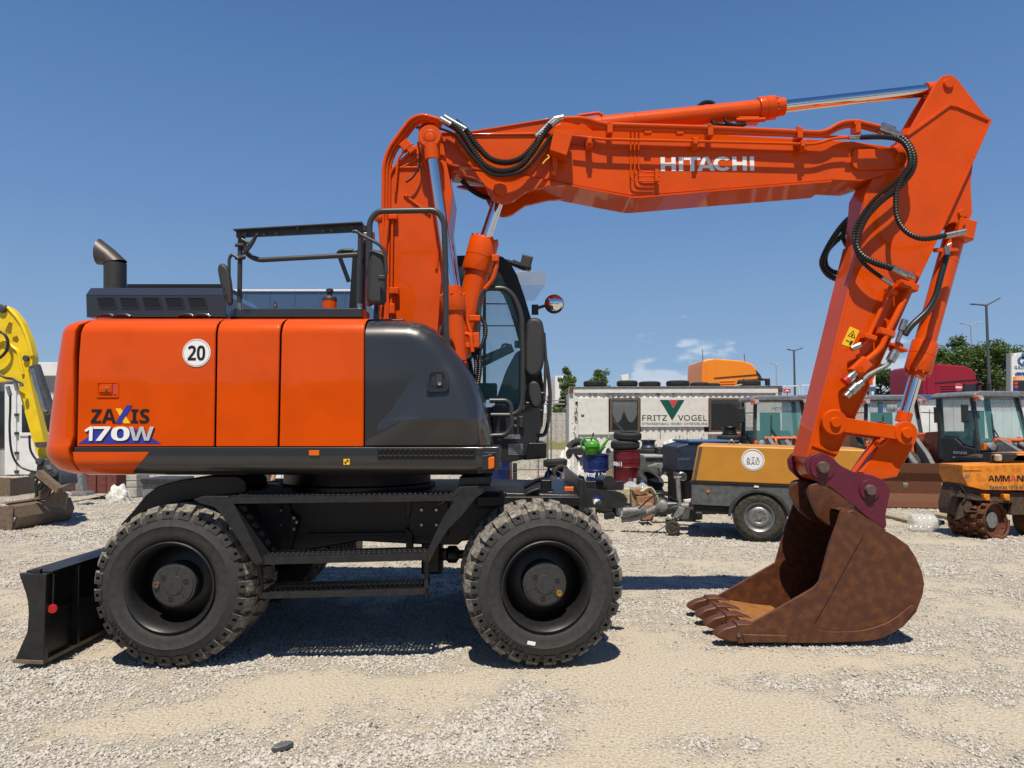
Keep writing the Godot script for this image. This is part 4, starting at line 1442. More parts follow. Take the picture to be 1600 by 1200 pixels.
	var lug := MB.new()
	for s in 2:
		var zl := z + 0.02 if s == 0 else z - 0.33
		plate(lug, rounded(outline([706, 268, 720, 265, 832, 278, 892, 289, 860, 290, 822, 299, 800, 315, 785, 318, 770, 312, 762, 300, 754, 284, 740, 276], z + 0.02), 0.02), zl, zl - 0.045, 0.004)
	part("ram_lug", lug, "orange", boom)
	var lp := MB.new()
	pins(lp, 781.5, 297, z + 0.02, 0.054, 0.03)
	part("pin", lp, "orange", boom)
	for zz in [[z + 0.03, z - 0.02], [z - 0.35, z - 0.40]]:
		var fk := MB.new()
		plate(fk, rounded(outline([1333, 233.5, 1395, 231, 1412, 233, 1419, 246, 1413, 258, 1402, 263.5, 1340, 264.5, 1332, 258], z + 0.03), 0.03), zz[0], zz[1], 0.005)
		part("fork_plate", fk, "orange", boom)
	var ap := MB.new()
	pins(ap, 1406.5, 246.5, z + 0.03, 0.042, 0.025)
	part("pin", ap, "orange", boom)
	logo(boom, 22.8 / FOCAL * (4.785 - z), 149.0 / FOCAL * (4.785 - z), Transform3D(Basis(Vector3(0, 0, 1), 0.008), at(1105.3, 256, z + 0.002)))
	# pipes on the boom
	var zp := z + 0.085
	var bp := MB.new()
	for k in 2:
		var o := 5.5 * k
		tube(bp, bent(pxz([878, 185 + o * 0.4, 912, 184 + o, 942, 194 + o, 1100, 199 + o, 1288, 207.5 + o, 1312, 192 + o * 1.3, 1335, 188.5 + o * 1.2, 1377, 199 + o * 1.4], zp - 0.02 * k), 0.1, 6), 0.0165, 10)
	tube(bp, bent(pxz([896, 186, 918, 190, 940, 203, 1295, 214, 1330, 214], zp - 0.03), 0.1, 6), 0.011, 8)
	tube(bp, bent(pxz([895, 212, 938, 217.5, 1275, 225.5, 1300, 216.5, 1326, 215], zp), 0.08, 6), 0.0115, 8)
	for k in 3:
		var x := 985.5 + 6.2 * k
		var yb := 282.5 - 6.8 * k
		tube(bp, bent(pxz([x, 205, x, yb, 1022, yb], z + 0.04), 0.05, 5), 0.0062, 8)
	box(bp, at(1025.5, 275, z + 0.04), Vector3(0.028, 0.10, 0.05), 0.004)
	for p in [[1027.5, 268], [1027.5, 275], [1027.5, 282.5]]: rod(bp, at(p[0] - 4, p[1], z + 0.05), at(p[0] + 3, p[1], z + 0.05), 0.011, 8)
	for p in [[920, 224], [1085.5, 225], [1253, 229]]:
		box(bp, at(p[0], p[1], z + 0.045), Vector3(0.05, 0.085, 0.085), 0.006)
		box(bp, at(p[0] + 1, p[1] - 4, zp + 0.01), Vector3(0.035, 0.05, 0.035), 0.006)
	for p in [[952, 203], [1108, 207], [1247, 211], [1337, 203]]:
		box(bp, at(p[0], p[1], zp - 0.03), Vector3(0.045, 0.085, 0.10), 0.006)
		box(bp, at(p[0], p[1] - 10, zp + 0.005), Vector3(0.03, 0.03, 0.03), 0.005)
	for p in [[1012, 208], [1062, 209]]: box(bp, at(p[0], p[1], zp - 0.02), Vector3(0.055, 0.022, 0.05), 0.005)
	tube(bp, bent(pxz([903, 181, 936, 176.5, 942, 181], zp - 0.14), 0.03), 0.014, 8)
	part("boom_pipe", bp, "orange", boom)
	var bx := MB.new()
	plate(bx, outline([866, 201, 895.5, 209, 885.5, 243, 859, 234], z + 0.17), z + 0.17, z + 0.03, 0.006)
	plate(bx, outline([862, 234, 872, 238, 870, 276, 864, 274], z + 0.06), z + 0.06, z + 0.03, 0.004)
	rod(bx, at(865.5, 270, z + 0.05), at(865.5, 270, z + 0.08), 0.02, 12)
	part("work_lamp_box", bx, "orange", boom)
	var tg := MB.new()
	tube(tg, smooth(pxz([855, 242, 858, 246, 853, 250, 848, 256], z + 0.12), 5), 0.006, 6)
	part("cable_tag", tg, "yellow_print", boom)
	# hoses between the pipes of lower and upper boom
	var zh := z + 0.11
	ribbed_hose("boom_hose", pxz([706, 194, 722, 208, 737, 232, 757, 258, 785, 268, 812, 260, 832, 238, 848, 212, 860, 195], zh), 0.0265, boom)
	ribbed_hose("boom_hose", pxz([712, 190, 728, 204, 744, 226, 766, 248, 792, 254, 816, 246, 836, 226, 850, 206, 864, 190], zh - 0.05), 0.0265, boom)
	ribbed_hose("boom_hose", pxz([714, 212, 738, 244, 764, 270, 790, 274, 818, 266, 842, 240, 858, 216, 864, 212], zh + 0.02), 0.014, boom, 0.013)
	ribbed_hose("boom_hose", pxz([722, 282, 738, 298, 760, 309, 775, 306], ZC - 0.1), 0.022, boom)
	each("hose_fitting", [[688, 186, 724, 207], [694, 183, 728, 203], [880, 184, 866, 187], [866, 187, 838, 214], [872, 186, 842, 212]], zh - 0.02, "steel", boom)
	# ram that swings the arm, lying on the boom
	cylinder("arm_ram", [905, 200, 1190, 170.5], [1184, 171, 1209, 168.2], [1452, 141], ZC, 0.078, 0.098, 0.050)
	var gl := MB.new()
	rod(gl, at(1208, 168.5, ZC), at(1224, 166.8, ZC), 0.075, 24)
	wpart("ram_gland", gl, "orange")
	var uh := MB.new()
	tube(uh, smooth(pxz([1092, 166, 1100, 160.5, 1110, 160, 1116, 163], ZC - 0.05), 6), 0.02, 8, 0.015)
	tube(uh, smooth(pxz([1118, 196, 1112, 190, 1120, 194, 1140, 197, 1165, 194], ZC + 0.06), 6), 0.018, 8, 0.015)
	tube(uh, smooth(pxz([1132, 186, 1138, 193, 1150, 196, 1162, 195], ZC + 0.08), 6), 0.018, 8, 0.015)
	wpart("ram_hose", uh, "hose")
	var uf := MB.new()
	box(uf, at(1168, 189, ZC + 0.02), Vector3(0.17, 0.05, 0.09), 0.01)
	rod(uf, at(1150, 188, ZC + 0.06), at(1195, 187, ZC + 0.06), 0.02, 8)
	wpart("ram_port", uf, "orange")

func arm_and_bucket() -> void:
	var z := ZC + 0.14
	var w := 0.28
	var ab := MB.new()
	plate(ab, outline([1352, 300, 1372, 262, 1418, 211, 1485, 163, 1496, 165, 1547, 187, 1522, 246, 1480, 338, 1452, 392, 1428, 448, 1370, 578, 1306, 712, 1296, 735, 1275, 738, 1263, 722, 1262, 715, 1300, 565, 1346, 376], z), z, z - w, 0.005)
	var arm := wpart("arm", ab, "orange")
	var up := MB.new()
	for s in 2:
		var zz := z - 0.03 if s == 0 else z - w + 0.07
		plate(up, rounded(outline([1417, 212, 1463, 130, 1472, 118.5, 1484, 116, 1494, 121, 1500, 128, 1540, 180, 1551, 187, 1540, 196, 1490, 185], z - 0.03), 0.02), zz, zz - 0.04, 0.004)
		plate(up, rounded(outline([1522, 244, 1517, 285, 1519.5, 333, 1514, 345, 1502, 349, 1488, 347, 1470, 360, 1480, 330], z - 0.03), 0.02), zz, zz - 0.04, 0.004)
	part("lug_plate", up, "orange", arm)
	var fl := MB.new()
	for e in [[1418, 211, 1485, 163], [1485, 163, 1497, 165.5], [1497, 165.5, 1548, 187.5], [1548, 187.5, 1522, 246], [1522, 246, 1480, 338], [1480, 338, 1428, 448], [1428, 448, 1370, 578], [1370, 578, 1306, 712], [1346, 376, 1300, 565], [1300, 565, 1263, 715]]:
		var a := at(e[0], e[1], z + 0.012)
		var c := at(e[2], e[3], z + 0.012)
		var d := Vector2(c.x - a.x, c.y - a.y).normalized()
		var nr := Vector2(-d.y, d.x) * 0.011
		var A := Vector2(a.x, a.y)
		var C := Vector2(c.x, c.y)
		plate(fl, PackedVector2Array([A - nr, C - nr, C + nr, A + nr]), z + 0.014 if e[1] < 360 and e[0] > 1400 else z + 0.005, z - w - 0.005, 0.003)
	plate(fl, outline([1270, 692, 1310, 706, 1307, 711, 1268, 697], z), z + 0.012, z - 0.01, 0.003)
	part("flange", fl, "orange", arm)
	var ps := MB.new()
	for q in [[1481, 131.5, 0.041], [1503, 334, 0.037]]:
		pins(ps, q[0], q[1], z - 0.03, q[2], 0.022)
		part("pin", ps, "orange", arm)
		ps = MB.new()
	lathe(ps, [0.03, 0.05, 0.105, 0.012, 0.11, 0.0], Transform3D(Basis(), at(1304, 661, z)), 30)
	part("link_boss", ps, "orange", arm)
	var tip := MB.new()
	rod(tip, at(1285, 730, z - 0.02), at(1285, 730, z - 0.02) - Vector3(0, 0, w - 0.04), 0.115, 30)
	part("arm_tip", tip, "orange", arm)
	# warning sticker
	var st := MB.new()
	plate(st, rounded(outline([1328, 510, 1343, 516.5, 1330, 543, 1315, 538], z), 0.008), z + 0.002, z - 0.001, 0.0)
	var so := part("warning_sticker", st, "yellow_print", arm)
	var sm := MB.new()
	var t0 := outline([1333.5, 516, 1336, 529, 1324, 525], z)
	ring_plate(sm, t0, shrunk(t0, 0.005), z + 0.003, z + 0.001)
	plate(sm, outline([1331, 521, 1333, 522, 1332, 526, 1329.5, 525], z), z + 0.003, z + 0.001, 0.0)
	plate(sm, outline([1329, 532, 1333, 533.5, 1329, 540, 1326, 538.5], z), z + 0.003, z + 0.001, 0.0)
	plate(sm, outline([1322, 531, 1327, 533.5, 1326.5, 535, 1321.5, 532.5], z), z + 0.003, z + 0.001, 0.0)
	part("sticker_print", sm, "black_print", so)
	# pipes along the arm with their clamps
	var ap := MB.new()
	tube(ap, bent(pxz([1426, 430, 1424, 446, 1384, 525, 1376, 545, 1352, 565, 1330, 580], z + 0.06), 0.06), 0.024, 12)
	tube(ap, bent(pxz([1392, 447, 1388, 458, 1361, 517, 1354, 534, 1342, 540], z + 0.05), 0.04), 0.0175, 10)
	for p in [[1417, 447, 30, 11], [1392, 457, 14, 8], [1383, 520, 24, 10], [1357, 527, 20, 8]]:
		box(ap, at(p[0], p[1], z + 0.045), Vector3(p[2] / 195.0, p[3] / 195.0, 0.085), 0.008, Basis(Vector3(0, 0, 1), -0.3))
		rod(ap, at(p[0] - 8, p[1] - 3, z + 0.08), at(p[0] - 8, p[1] - 3, z + 0.1), 0.016, 6)
	box(ap, at(1344, 574, z + 0.06), Vector3(0.15, 0.10, 0.08), 0.012, Basis(Vector3(0, 0, 1), 0.75))
	rod(ap, at(1345, 577, z + 0.1), at(1345, 577, z + 0.125), 0.028, 8)
	rod(ap, at(1396, 540, z + 0.02), at(1404, 546, z + 0.02), 0.05, 12)
	box(ap, at(1400, 543, z + 0.03), Vector3(0.15, 0.02, 0.10), 0.004, Basis(Vector3(0, 0, 1), -0.4))
	rod(ap, at(1427, 428, z + 0.06), at(1432, 432, z + 0.06), 0.028, 10)
	part("arm_pipe", ap, "orange", arm)
	each("coupling", [[1336, 582, 1331, 588, 0.032], [1331, 587, 1324, 594, 0.038], [1344, 539, 1330, 545, 0.024]], z + 0.07, "steel", arm)
	each("coupling", [[1347, 597, 1338, 604, 0.028], [1339, 602, 1328, 613, 0.038], [1330, 611, 1321, 620, 0.03], [1399, 549, 1391, 564, 0.036], [1414, 500, 1408, 516, 0.026], [1410, 512, 1402, 535, 0.018]], z + 0.09, "steel", arm)
	var cap := MB.new()
	rod(cap, at(1325, 592, z + 0.07), at(1319.5, 597, z + 0.07), 0.040, 16)
	part("coupling_cap", cap, "red_plastic", arm)
	var sp := MB.new()
	tube(sp, smooth(pxz([1393, 562, 1384, 572, 1368, 580, 1355, 588, 1345, 598], z + 0.09), 6), 0.017, 10)
	part("steel_pipe", sp, "galvanised", arm)
	var rh := MB.new()
	tube(rh, smooth(pxz([1480, 396, 1478, 404, 1470, 432, 1462, 462, 1448, 486, 1425, 508, 1414, 523], z + 0.10), 8), 0.024, 10)
	part("arm_hose", rh, "hose", arm)
	# hoses from the boom pipes to the arm
	var zh := z + 0.14
	ribbed_hose("arm_hose", pxz([1402, 211, 1418, 224, 1428, 246, 1424, 268, 1404, 292, 1372, 318, 1350, 345, 1339, 378, 1346, 398, 1366, 410, 1394, 419], zh), 0.0275, arm)
	ribbed_hose("arm_hose", pxz([1398, 206, 1412, 214, 1423, 236, 1421, 262, 1398, 285, 1366, 312, 1345, 340, 1334, 366, 1338, 392, 1352, 414, 1378, 434], zh - 0.04), 0.0175, arm)
	ribbed_hose("arm_hose", pxz([1345, 214.5, 1380, 214, 1404, 218, 1418, 232, 1422, 256, 1408, 280, 1400, 305, 1402, 340, 1416, 362, 1442, 373, 1478, 368], zh + 0.02), 0.0225, arm)
	ribbed_hose("arm_hose", pxz([1344, 330, 1322, 346, 1302, 372, 1287, 400, 1285, 415, 1295, 430, 1312, 438], ZC - 0.25), 0.027, arm)
	ribbed_hose("arm_hose", pxz([1338, 338, 1322, 362, 1294, 390, 1290, 412, 1300, 424, 1318, 428], ZC - 0.30), 0.024, arm)
	ribbed_hose("arm_hose", pxz([1340, 326, 1322, 350, 1318, 372, 1326, 388], ZC - 0.22), 0.022, arm)
	each("hose_fitting", [[1374, 200, 1404, 212, 0.030], [1378, 195, 1398, 203, 0.022], [1326, 214.5, 1345, 214.5, 0.017], [1394, 419, 1416, 430, 0.028], [1414, 428, 1428, 433, 0.022], [1378, 434, 1394, 444, 0.018], [1476, 369, 1508, 362, 0.024], [1478, 386, 1480, 398, 0.02]], zh, "steel", arm)
	var hf := MB.new()
	tube(hf, smooth(pxz([1479, 390, 1481, 384, 1486, 381], zh), 5), 0.012, 8)
	part("hose_fitting", hf, "steel", arm)
	# the ram that works the bucket
	cylinder("bucket_ram", [1496, 352, 1444, 540], [1446, 535, 1433, 581], [1413, 650], ZC, 0.080, 0.100, 0.047)
	var br := MB.new()
	box(br, at(1500, 362, ZC + 0.04), Vector3(0.14, 0.16, 0.2), 0.012, Basis(Vector3(0, 0, 1), -0.25))
	rod(br, at(1434, 578, ZC), at(1430, 590, ZC), 0.072, 22)
	for p in [[1459, 391, 1497, 390]]: beam(br, at(p[0], p[1], ZC + 0.08), at(p[2], p[3], ZC + 0.08), 0.03, 0.03)
	for p in [[1496, 349], [1507, 352], [1495, 356], [1506, 358]]: rod(br, at(p[0], p[1], ZC + 0.13), at(p[0], p[1], ZC + 0.16), 0.009, 8)
	wpart("ram_head", br, "orange")
	# link between arm and ram, and the pusher down to the coupler
	var lk := MB.new()
	for s in 2:
		var zl := z + 0.075 if s == 0 else z - w - 0.02
		var A := at(1305, 660, zl)
		var B := at(1416.5, 676.5, zl)
		if s == 1:
			A = Vector3(at(1305, 660, z + 0.075).x, at(1305, 660, z + 0.075).y, zl)
			B = Vector3(at(1416.5, 676.5, z + 0.075).x, at(1416.5, 676.5, z + 0.075).y, zl)
		for P in [[A, 0.098], [B, 0.090]]: plate(lk, disc2(Vector2(P[0].x, P[0].y), P[1], 28), zl, zl - 0.055, 0.006)
		var d := (B - A).normalized()
		var nr := Vector3(-d.y, d.x, 0)
		plate(lk, PackedVector2Array([Vector2(A.x, A.y) + Vector2(nr.x, nr.y) * 0.05, Vector2(A.x, A.y) - Vector2(nr.x, nr.y) * 0.065, Vector2(B.x, B.y) - Vector2(nr.x, nr.y) * 0.06, Vector2(B.x, B.y) + Vector2(nr.x, nr.y) * 0.045]), zl - 0.006, zl - 0.049, 0.006)
	var lo := wpart("bucket_link", lk, "orange")
	var lp := MB.new()
	pins(lp, 1305, 660, z + 0.075, 0.042, 0.022)
	part("pin", lp, "orange", lo)
	lp = MB.new()
	pins(lp, 1416.5, 676.5, z + 0.075, 0.044, 0.022)
	rod(lp, at(1416.5, 676.5, z + 0.05), at(1416.5, 676.5, z + 0.05) - Vector3(0, 0, w + 0.1), 0.05, 18)
	part("pin", lp, "orange", lo)
	var pu := MB.new()
	plate(pu, outline([1392, 672, 1432, 690, 1402, 745, 1366, 752, 1345, 738, 1372, 700], z - 0.02), z - 0.02, z - 0.10, 0.01)
	plate(pu, outline([1378, 675, 1388, 690, 1345, 742, 1330, 744], z - 0.16), z - 0.16, z - 0.24, 0.01)
	tube(pu, smooth(pxz([1368, 692, 1374, 696, 1384, 688, 1388, 676], z - 0.03), 6), 0.02, 8)
	part("pusher", pu, "orange", lo)
	# coupler
	var cu := MB.new()
	var cs := rounded(outline([1259, 722, 1266, 712, 1277, 707.5, 1290, 708, 1302, 716, 1313, 727, 1333, 737, 1364, 743, 1378, 749, 1391, 760, 1392, 768, 1384, 805, 1386, 822, 1381, 828, 1359, 812, 1332, 790, 1302, 768, 1276, 752, 1262, 738], z + 0.06), 0.02)
	plate(cu, cs, z + 0.06, z + 0.02, 0.006)
	plate(cu, cs, z - w - 0.01, z - w - 0.05, 0.006)
	plate(cu, outline([1290, 745, 1334, 756, 1380, 768, 1378, 818, 1345, 795, 1300, 765], z + 0.03), z + 0.03, z - w - 0.02, 0.01)
	var co := wpart("coupler", cu, "coupler")
	for q in [[1284.5, 730, 0.098, 0.046, 0.04], [1358.5, 765.5, 0.082, 0.042, 0.035]]:
		var ci := MB.new()
		lathe(ci, [0.03, 0.012, q[2] - 0.004, 0.012, q[2], 0.0], Transform3D(Basis(), at(q[0], q[1], z + 0.06)), 28)
		var bs := part("boss", ci, "coupler", co)
		var cpn := MB.new()
		pins(cpn, q[0], q[1], z + 0.07, q[3], q[4])
		part("pin", cpn, "pin_steel", bs)
	var ci := MB.new()
	plate(ci, outline([1335, 790, 1384, 818, 1383, 826, 1359, 812], z + 0.07), z + 0.07, z + 0.03, 0.005)
	part("tail_plate", ci, "coupler", co)
	var cpn := MB.new()
	rod(cpn, at(1284.5, 729.5, z + 0.05), at(1284.5, 729.5, z + 0.05) - Vector3(0, 0, w + 0.1), 0.046, 16)
	part("cross_pin", cpn, "pin_steel", co)
	bucket()

func bucket() -> void:
	var z0 := -0.52
	var z1 := -1.40
	# the closed line of the shell in the photograph: mouth edge, floor, back, top
	var side := [1315, 795, 1310, 812, 1296, 850, 1279, 914, 1166, 979, 1140, 991, 1150, 1003, 1232, 1004, 1300, 1004.5, 1350, 1003, 1380, 996, 1411, 980, 1432, 957, 1442, 930, 1444.5, 912, 1441, 893, 1432, 872, 1419, 852, 1398, 837, 1365, 820]
	var o := outline(side, z0)
	# shell: floor, back and top as a bent sheet
	var sh := MB.new()
	var path := outline([1140, 990, 1155, 1000, 1232, 1001.5, 1300, 1002, 1350, 1000, 1380, 993.5, 1409, 978, 1430, 956, 1440, 930, 1442, 912, 1438.5, 894, 1429.5, 874, 1417, 855, 1396, 840, 1365, 823, 1318, 799], z0 - 0.02)
	var thick := 0.022
	for i in path.size() - 1:
		var a := path[i]
		var c := path[i + 1]
		var nrm := (c - a).orthogonal().normalized()
		var n0 := nrm
		var n1 := nrm
		if i > 0: n0 = (nrm + (a - path[i - 1]).orthogonal().normalized()).normalized()
		if i < path.size() - 2: n1 = (nrm + (path[i + 2] - c).orthogonal().normalized()).normalized()
		for s in [0, 1]:
			var off: float = 0.0 if s == 0 else 1.0
			# outer skin (s = 0) lies on the path, inner skin is set in by the sheet's thickness
			var inward := -1.0
			var A0 := a + n0 * thick * off * inward
			var C0 := c + n1 * thick * off * inward
			var sg := 1.0 if s == 0 else -1.0
			var N0 := Vector3(n0.x, n0.y, 0) * sg
			var N1 := Vector3(n1.x, n1.y, 0) * sg
			sh.squad(Vector3(A0.x, A0.y, z0 - 0.02), Vector3(C0.x, C0.y, z0 - 0.02), Vector3(C0.x, C0.y, z1 + 0.02), Vector3(A0.x, A0.y, z1 + 0.02), N0, N1, N1, N0)
	var bk := wpart("bucket", sh, "bucket_rust")
	for zz in [z0, z1 + 0.025]:
		var mb := MB.new()
		plate(mb, o, zz, zz - 0.025, 0.004)
		part("side_plate", mb, "bucket_rust", bk)
	# raised wear plate along the mouth and heel of the near side
	var wp := MB.new()
	plate(wp, rounded(outline([1315, 794, 1358, 821, 1335, 862, 1290, 945, 1268, 982, 1300, 988, 1350, 986, 1392, 972, 1425, 945, 1432, 948, 1410, 982, 1372, 1001, 1290, 1005, 1232, 1005, 1150, 1003, 1164, 979, 1280, 914, 1297, 850, 1309, 812], z0 + 0.014), 0.09, 6), z0 + 0.014, z0 - 0.004, 0.004)
	part("wear_plate", wp, "bucket_rust", bk)
	var hl := MB.new()
	plate(hl, rounded(outline([1160, 991, 1232, 993, 1232, 1004.5, 1164, 1005], z0 + 0.03), 0.015), z0 + 0.03, z0 - 0.01, 0.008)
	part("heel_bar", hl, "bucket_rust", bk)
	# ears that the coupler holds
	for s in 2:
		var ez := ZC + 0.20 if s == 0 else ZC - 0.16
		var er := MB.new()
		plate(er, rounded(outline([1262, 770, 1266, 758, 1280, 754, 1296, 757, 1332, 786, 1362, 812, 1372, 830, 1330, 832, 1296, 822, 1278, 808, 1270, 790], ZC + 0.20), 0.03), ez, ez - 0.04, 0.006)
		part("ear", er, "bucket_rust", bk)
	var hk := MB.new()
	var rr := at(1262, 765, ZC - 0.2)
	plate(hk, rounded(outline([1234, 772, 1238, 756, 1250, 751, 1268, 752, 1300, 800, 1330, 830, 1270, 815, 1244, 792], ZC - 0.06), 0.04), ZC - 0.06, ZC - 0.10, 0.006)
	part("ear", hk, "bucket_rust", bk)
	var bar := MB.new()
	rod(bar, at(1283, 771, ZC + 0.19), at(1283, 771, ZC + 0.19) - Vector3(0, 0, 0.4), 0.035, 16)
	part("ear_pin", bar, "pin_steel", bk)
	var cr := MB.new()
	plate(cr, outline([1312, 797, 1322, 794, 1372, 824, 1366, 834], ZC + 0.3), z0 - 0.02, z1 + 0.02, 0.006)
	part("top_bar", cr, "bucket_rust", bk)
	# lip and teeth
	var lip := MB.new()
	plate(lip, outline([1150, 986, 1160, 980, 1240, 992, 1240, 1001, 1158, 1001], z0), z0 - 0.02, z1 + 0.02, 0.006)
	part("lip", lip, "bucket_rust", bk)
	var fp := MB.new()
	plate(fp, outline([1168, 977.5, 1200, 982.5, 1240, 989, 1270, 991.5, 1270, 996, 1240, 997, 1170, 985], z0), z0 - 0.035, z1 + 0.035, 0.004)
	part("floor_plate", fp, "fresh_rust", bk)
	for k in 4:
		var zt := z0 - 0.045 - k * (absf(z1 - z0) - 0.09) / 3.0
		var t := MB.new()
		plate(t, outline([1117.5, 994, 1121, 987.5, 1134, 980.5, 1152, 976, 1168, 975.5, 1182, 981, 1192, 985, 1176, 996, 1166, 1003, 1142, 1003.5, 1126, 998.5], z0), zt + 0.056 - 0.012 * (k % 2), zt - 0.056, 0.016)
		plate(t, outline([1150, 974, 1172, 973.5, 1200, 984, 1196, 990, 1176, 999, 1164, 1005, 1152, 1005], z0), zt + 0.064, zt - 0.064, 0.012)
		var to := part("tooth", t, "bucket_rust", bk)
		var pn := MB.new()
		var c2 := at(1153, 991, z0)
		rod(pn, Vector3(c2.x, c2.y, zt + 0.058), Vector3(c2.x, c2.y, zt + 0.070), 0.016, 12)
		part("tooth_pin", pn, "pin_steel", to)

func cab() -> void:
	var z := -1.5
	var zf := -2.42
	var near_out := outline([694, 400, 765, 398, 785, 401, 798, 412, 808, 430, 820, 465, 832, 505, 842, 550, 849, 600, 850, 640, 842, 690, 828, 706, 770, 712, 694, 715], z)
	var near_in := outline([706, 416, 762, 416, 775, 420, 784, 430, 792, 448, 803, 480, 812, 512, 819, 550, 823, 590, 823, 610, 818, 634, 790, 636, 745, 636, 706, 636], z)
	var fr := MB.new()
	ring_plate(fr, near_out, near_in, z, z - 0.07)
	var Tf := Transform3D(Basis(), Vector3(0, 0, zf - z))
	ring_plate(fr, near_out, near_in, z, z - 0.07, Tf)
	# roof, floor and back between the two sides
	var n := near_out.size()
	for e in [[0, 4], [10, 13]]:
		for i in range(e[0], e[1]):
			var a := near_out[i]
			var b := near_out[(i + 1) % n]
			var c2 := Vector2(770, 0)
			fr.quad(Vector3(a.x, a.y, z - 0.01), Vector3(b.x, b.y, z - 0.01), Vector3(b.x, b.y, zf - 0.06), Vector3(a.x, a.y, zf - 0.06), Vector3(0, 1 if e[0] == 0 else -1, 0))
			fr.quad(Vector3(a.x, a.y - (0.03 if e[0] == 0 else -0.03), z - 0.01), Vector3(b.x, b.y - (0.03 if e[0] == 0 else -0.03), z - 0.01), Vector3(b.x, b.y - (0.03 if e[0] == 0 else -0.03), zf - 0.06), Vector3(a.x, a.y - (0.03 if e[0] == 0 else -0.03), zf - 0.06), Vector3(0, -1 if e[0] == 0 else 1, 0))
	var p0 := near_out[0]
	var p13 := near_out[13]
	for s in [0.0, 0.03]: fr.quad(Vector3(p0.x + s, p0.y, z - 0.01), Vector3(p0.x + s, p0.y, zf - 0.06), Vector3(p0.x + s, lerpf(p0.y, p13.y, 0.12), zf - 0.06), Vector3(p0.x + s, lerpf(p0.y, p13.y, 0.12), z - 0.01), Vector3(-1, 0, 0))
	for s in [0.0, 0.03]: fr.quad(Vector3(p0.x + s, lerpf(p0.y, p13.y, 0.62), z - 0.01), Vector3(p0.x + s, lerpf(p0.y, p13.y, 0.62), zf - 0.06), Vector3(p0.x + s, p13.y, zf - 0.06), Vector3(p0.x + s, p13.y, z - 0.01), Vector3(-1, 0, 0))
	var c := wpart("cab", fr, "chassis_black")
	for s in 2:
		var g := MB.new()
		sheet(g, near_in, z - 0.03, Transform3D() if s == 0 else Tf)
		part("side_window", g, "cab_glass", c)
	var ws := MB.new()
	for i in range(3, 9):
		var a := near_out[i]
		var b := near_out[i + 1]
		ws.quad(Vector3(a.x - 0.02, a.y, z - 0.07), Vector3(b.x - 0.02, b.y, z - 0.07), Vector3(b.x - 0.02, b.y, zf), Vector3(a.x - 0.02, a.y, zf), Vector3(1, 0, 0))
	part("windscreen", ws, "cab_glass", c)
	# bars across the window
	var br := MB.new()
	for p in [[706, 474, 798, 475], [706, 509, 807, 509]]: beam(br, at(p[0], p[1], z - 0.045), at(p[2], p[3], z - 0.045), 0.012, 0.010)
	beam(br, at(757, 410, zf + 0.3), at(757, 640, zf + 0.3), 0.03, 0.03)
	part("window_bar", br, "chassis_black", c)
	# seat, console and wheel
	var se := MB.new()
	box(se, at(712, 560, -1.95), Vector3(0.16, 0.75, 0.5), 0.05, Basis(Vector3(0, 0, 1), 0.12))
	box(se, at(735, 612, -1.95), Vector3(0.5, 0.14, 0.5), 0.05)
	box(se, at(705, 478, -1.95), Vector3(0.12, 0.22, 0.3), 0.04)
	part("seat", se, "seat_cloth", c)
	var dash := MB.new()
	plate(dash, rounded(outline([790, 580, 806, 550, 816, 546, 822, 600, 818, 640, 770, 640], -1.75), 0.05), -1.75, -2.2, 0.02)
	beam(dash, at(748, 572, -1.75), at(802, 545, -1.75), 0.04, 0.05)
	beam(dash, at(752, 560, -2.0), at(800, 540, -2.0), 0.03, 0.04)
	box(dash, at(808, 538, -1.9), Vector3(0.05, 0.07, 0.03), 0.01)
	part("console", dash, "chassis_black", c)
	var sw := MB.new()
	var sc := at(792, 545, -1.95)
	tube(sw, PackedVector3Array(range(25).map(func(k): return sc + Basis(Vector3(0, 0, 1), -0.35) * Vector3(cos(TAU * k / 24.0) * 0.05, sin(TAU * k / 24.0) * 0.02, sin(TAU * k / 24.0) * 0.18))), 0.012, 8)
	part("steering_wheel", sw, "dark_plastic", c)
	var lowp := MB.new()
	plate(lowp, rounded(outline([768, 634, 823, 633, 843, 636, 846, 670, 838, 692, 826, 716, 800, 722, 770, 724], z + 0.02), 0.02), z + 0.02, z - 0.4, 0.01)
	part("lower_panel", lowp, "charcoal", c)
	var wedge := MB.new()
	plate(wedge, outline([822, 636, 850, 640, 848, 665, 836, 690, 822, 690], z + 0.01), z + 0.01, zf, 0.01)
	part("nose_panel", wedge, "chassis_black", c)
	var fp := MB.new()
	plate(fp, rounded(outline([826, 692, 854, 692, 854, 716, 818, 719], z + 0.03), 0.01), z + 0.03, zf, 0.008)
	part("foot_board", fp, "chassis_black", c)
	var bt := MB.new()
	for p in [[805, 654], [805, 665]]: lathe(bt, [0.0, 0.03, 0.012, 0.028, 0.014, 0.0], Transform3D(Basis(), at(p[0], p[1], z + 0.02)), 12)
	part("bolt", bt, "steel", c)
	var hn := MB.new()
	plate(hn, rounded(outline([810, 650, 818, 650, 818, 669, 811, 669], z + 0.05), 0.012), z + 0.06, z, 0.01)
	part("hinge", hn, "dark_plastic", c)
	var pl := MB.new()
	plate(pl, outline([794.5, 693.5, 817, 693.5, 817, 711, 794.5, 711], z + 0.025), z + 0.024, z + 0.018, 0.0)
	plate(pl, outline([790, 679, 813, 679, 813, 686, 787, 686], z + 0.025), z + 0.024, z + 0.018, 0.0)
	var plo := part("rating_plate", pl, "alloy", c)
	var pr := MB.new()
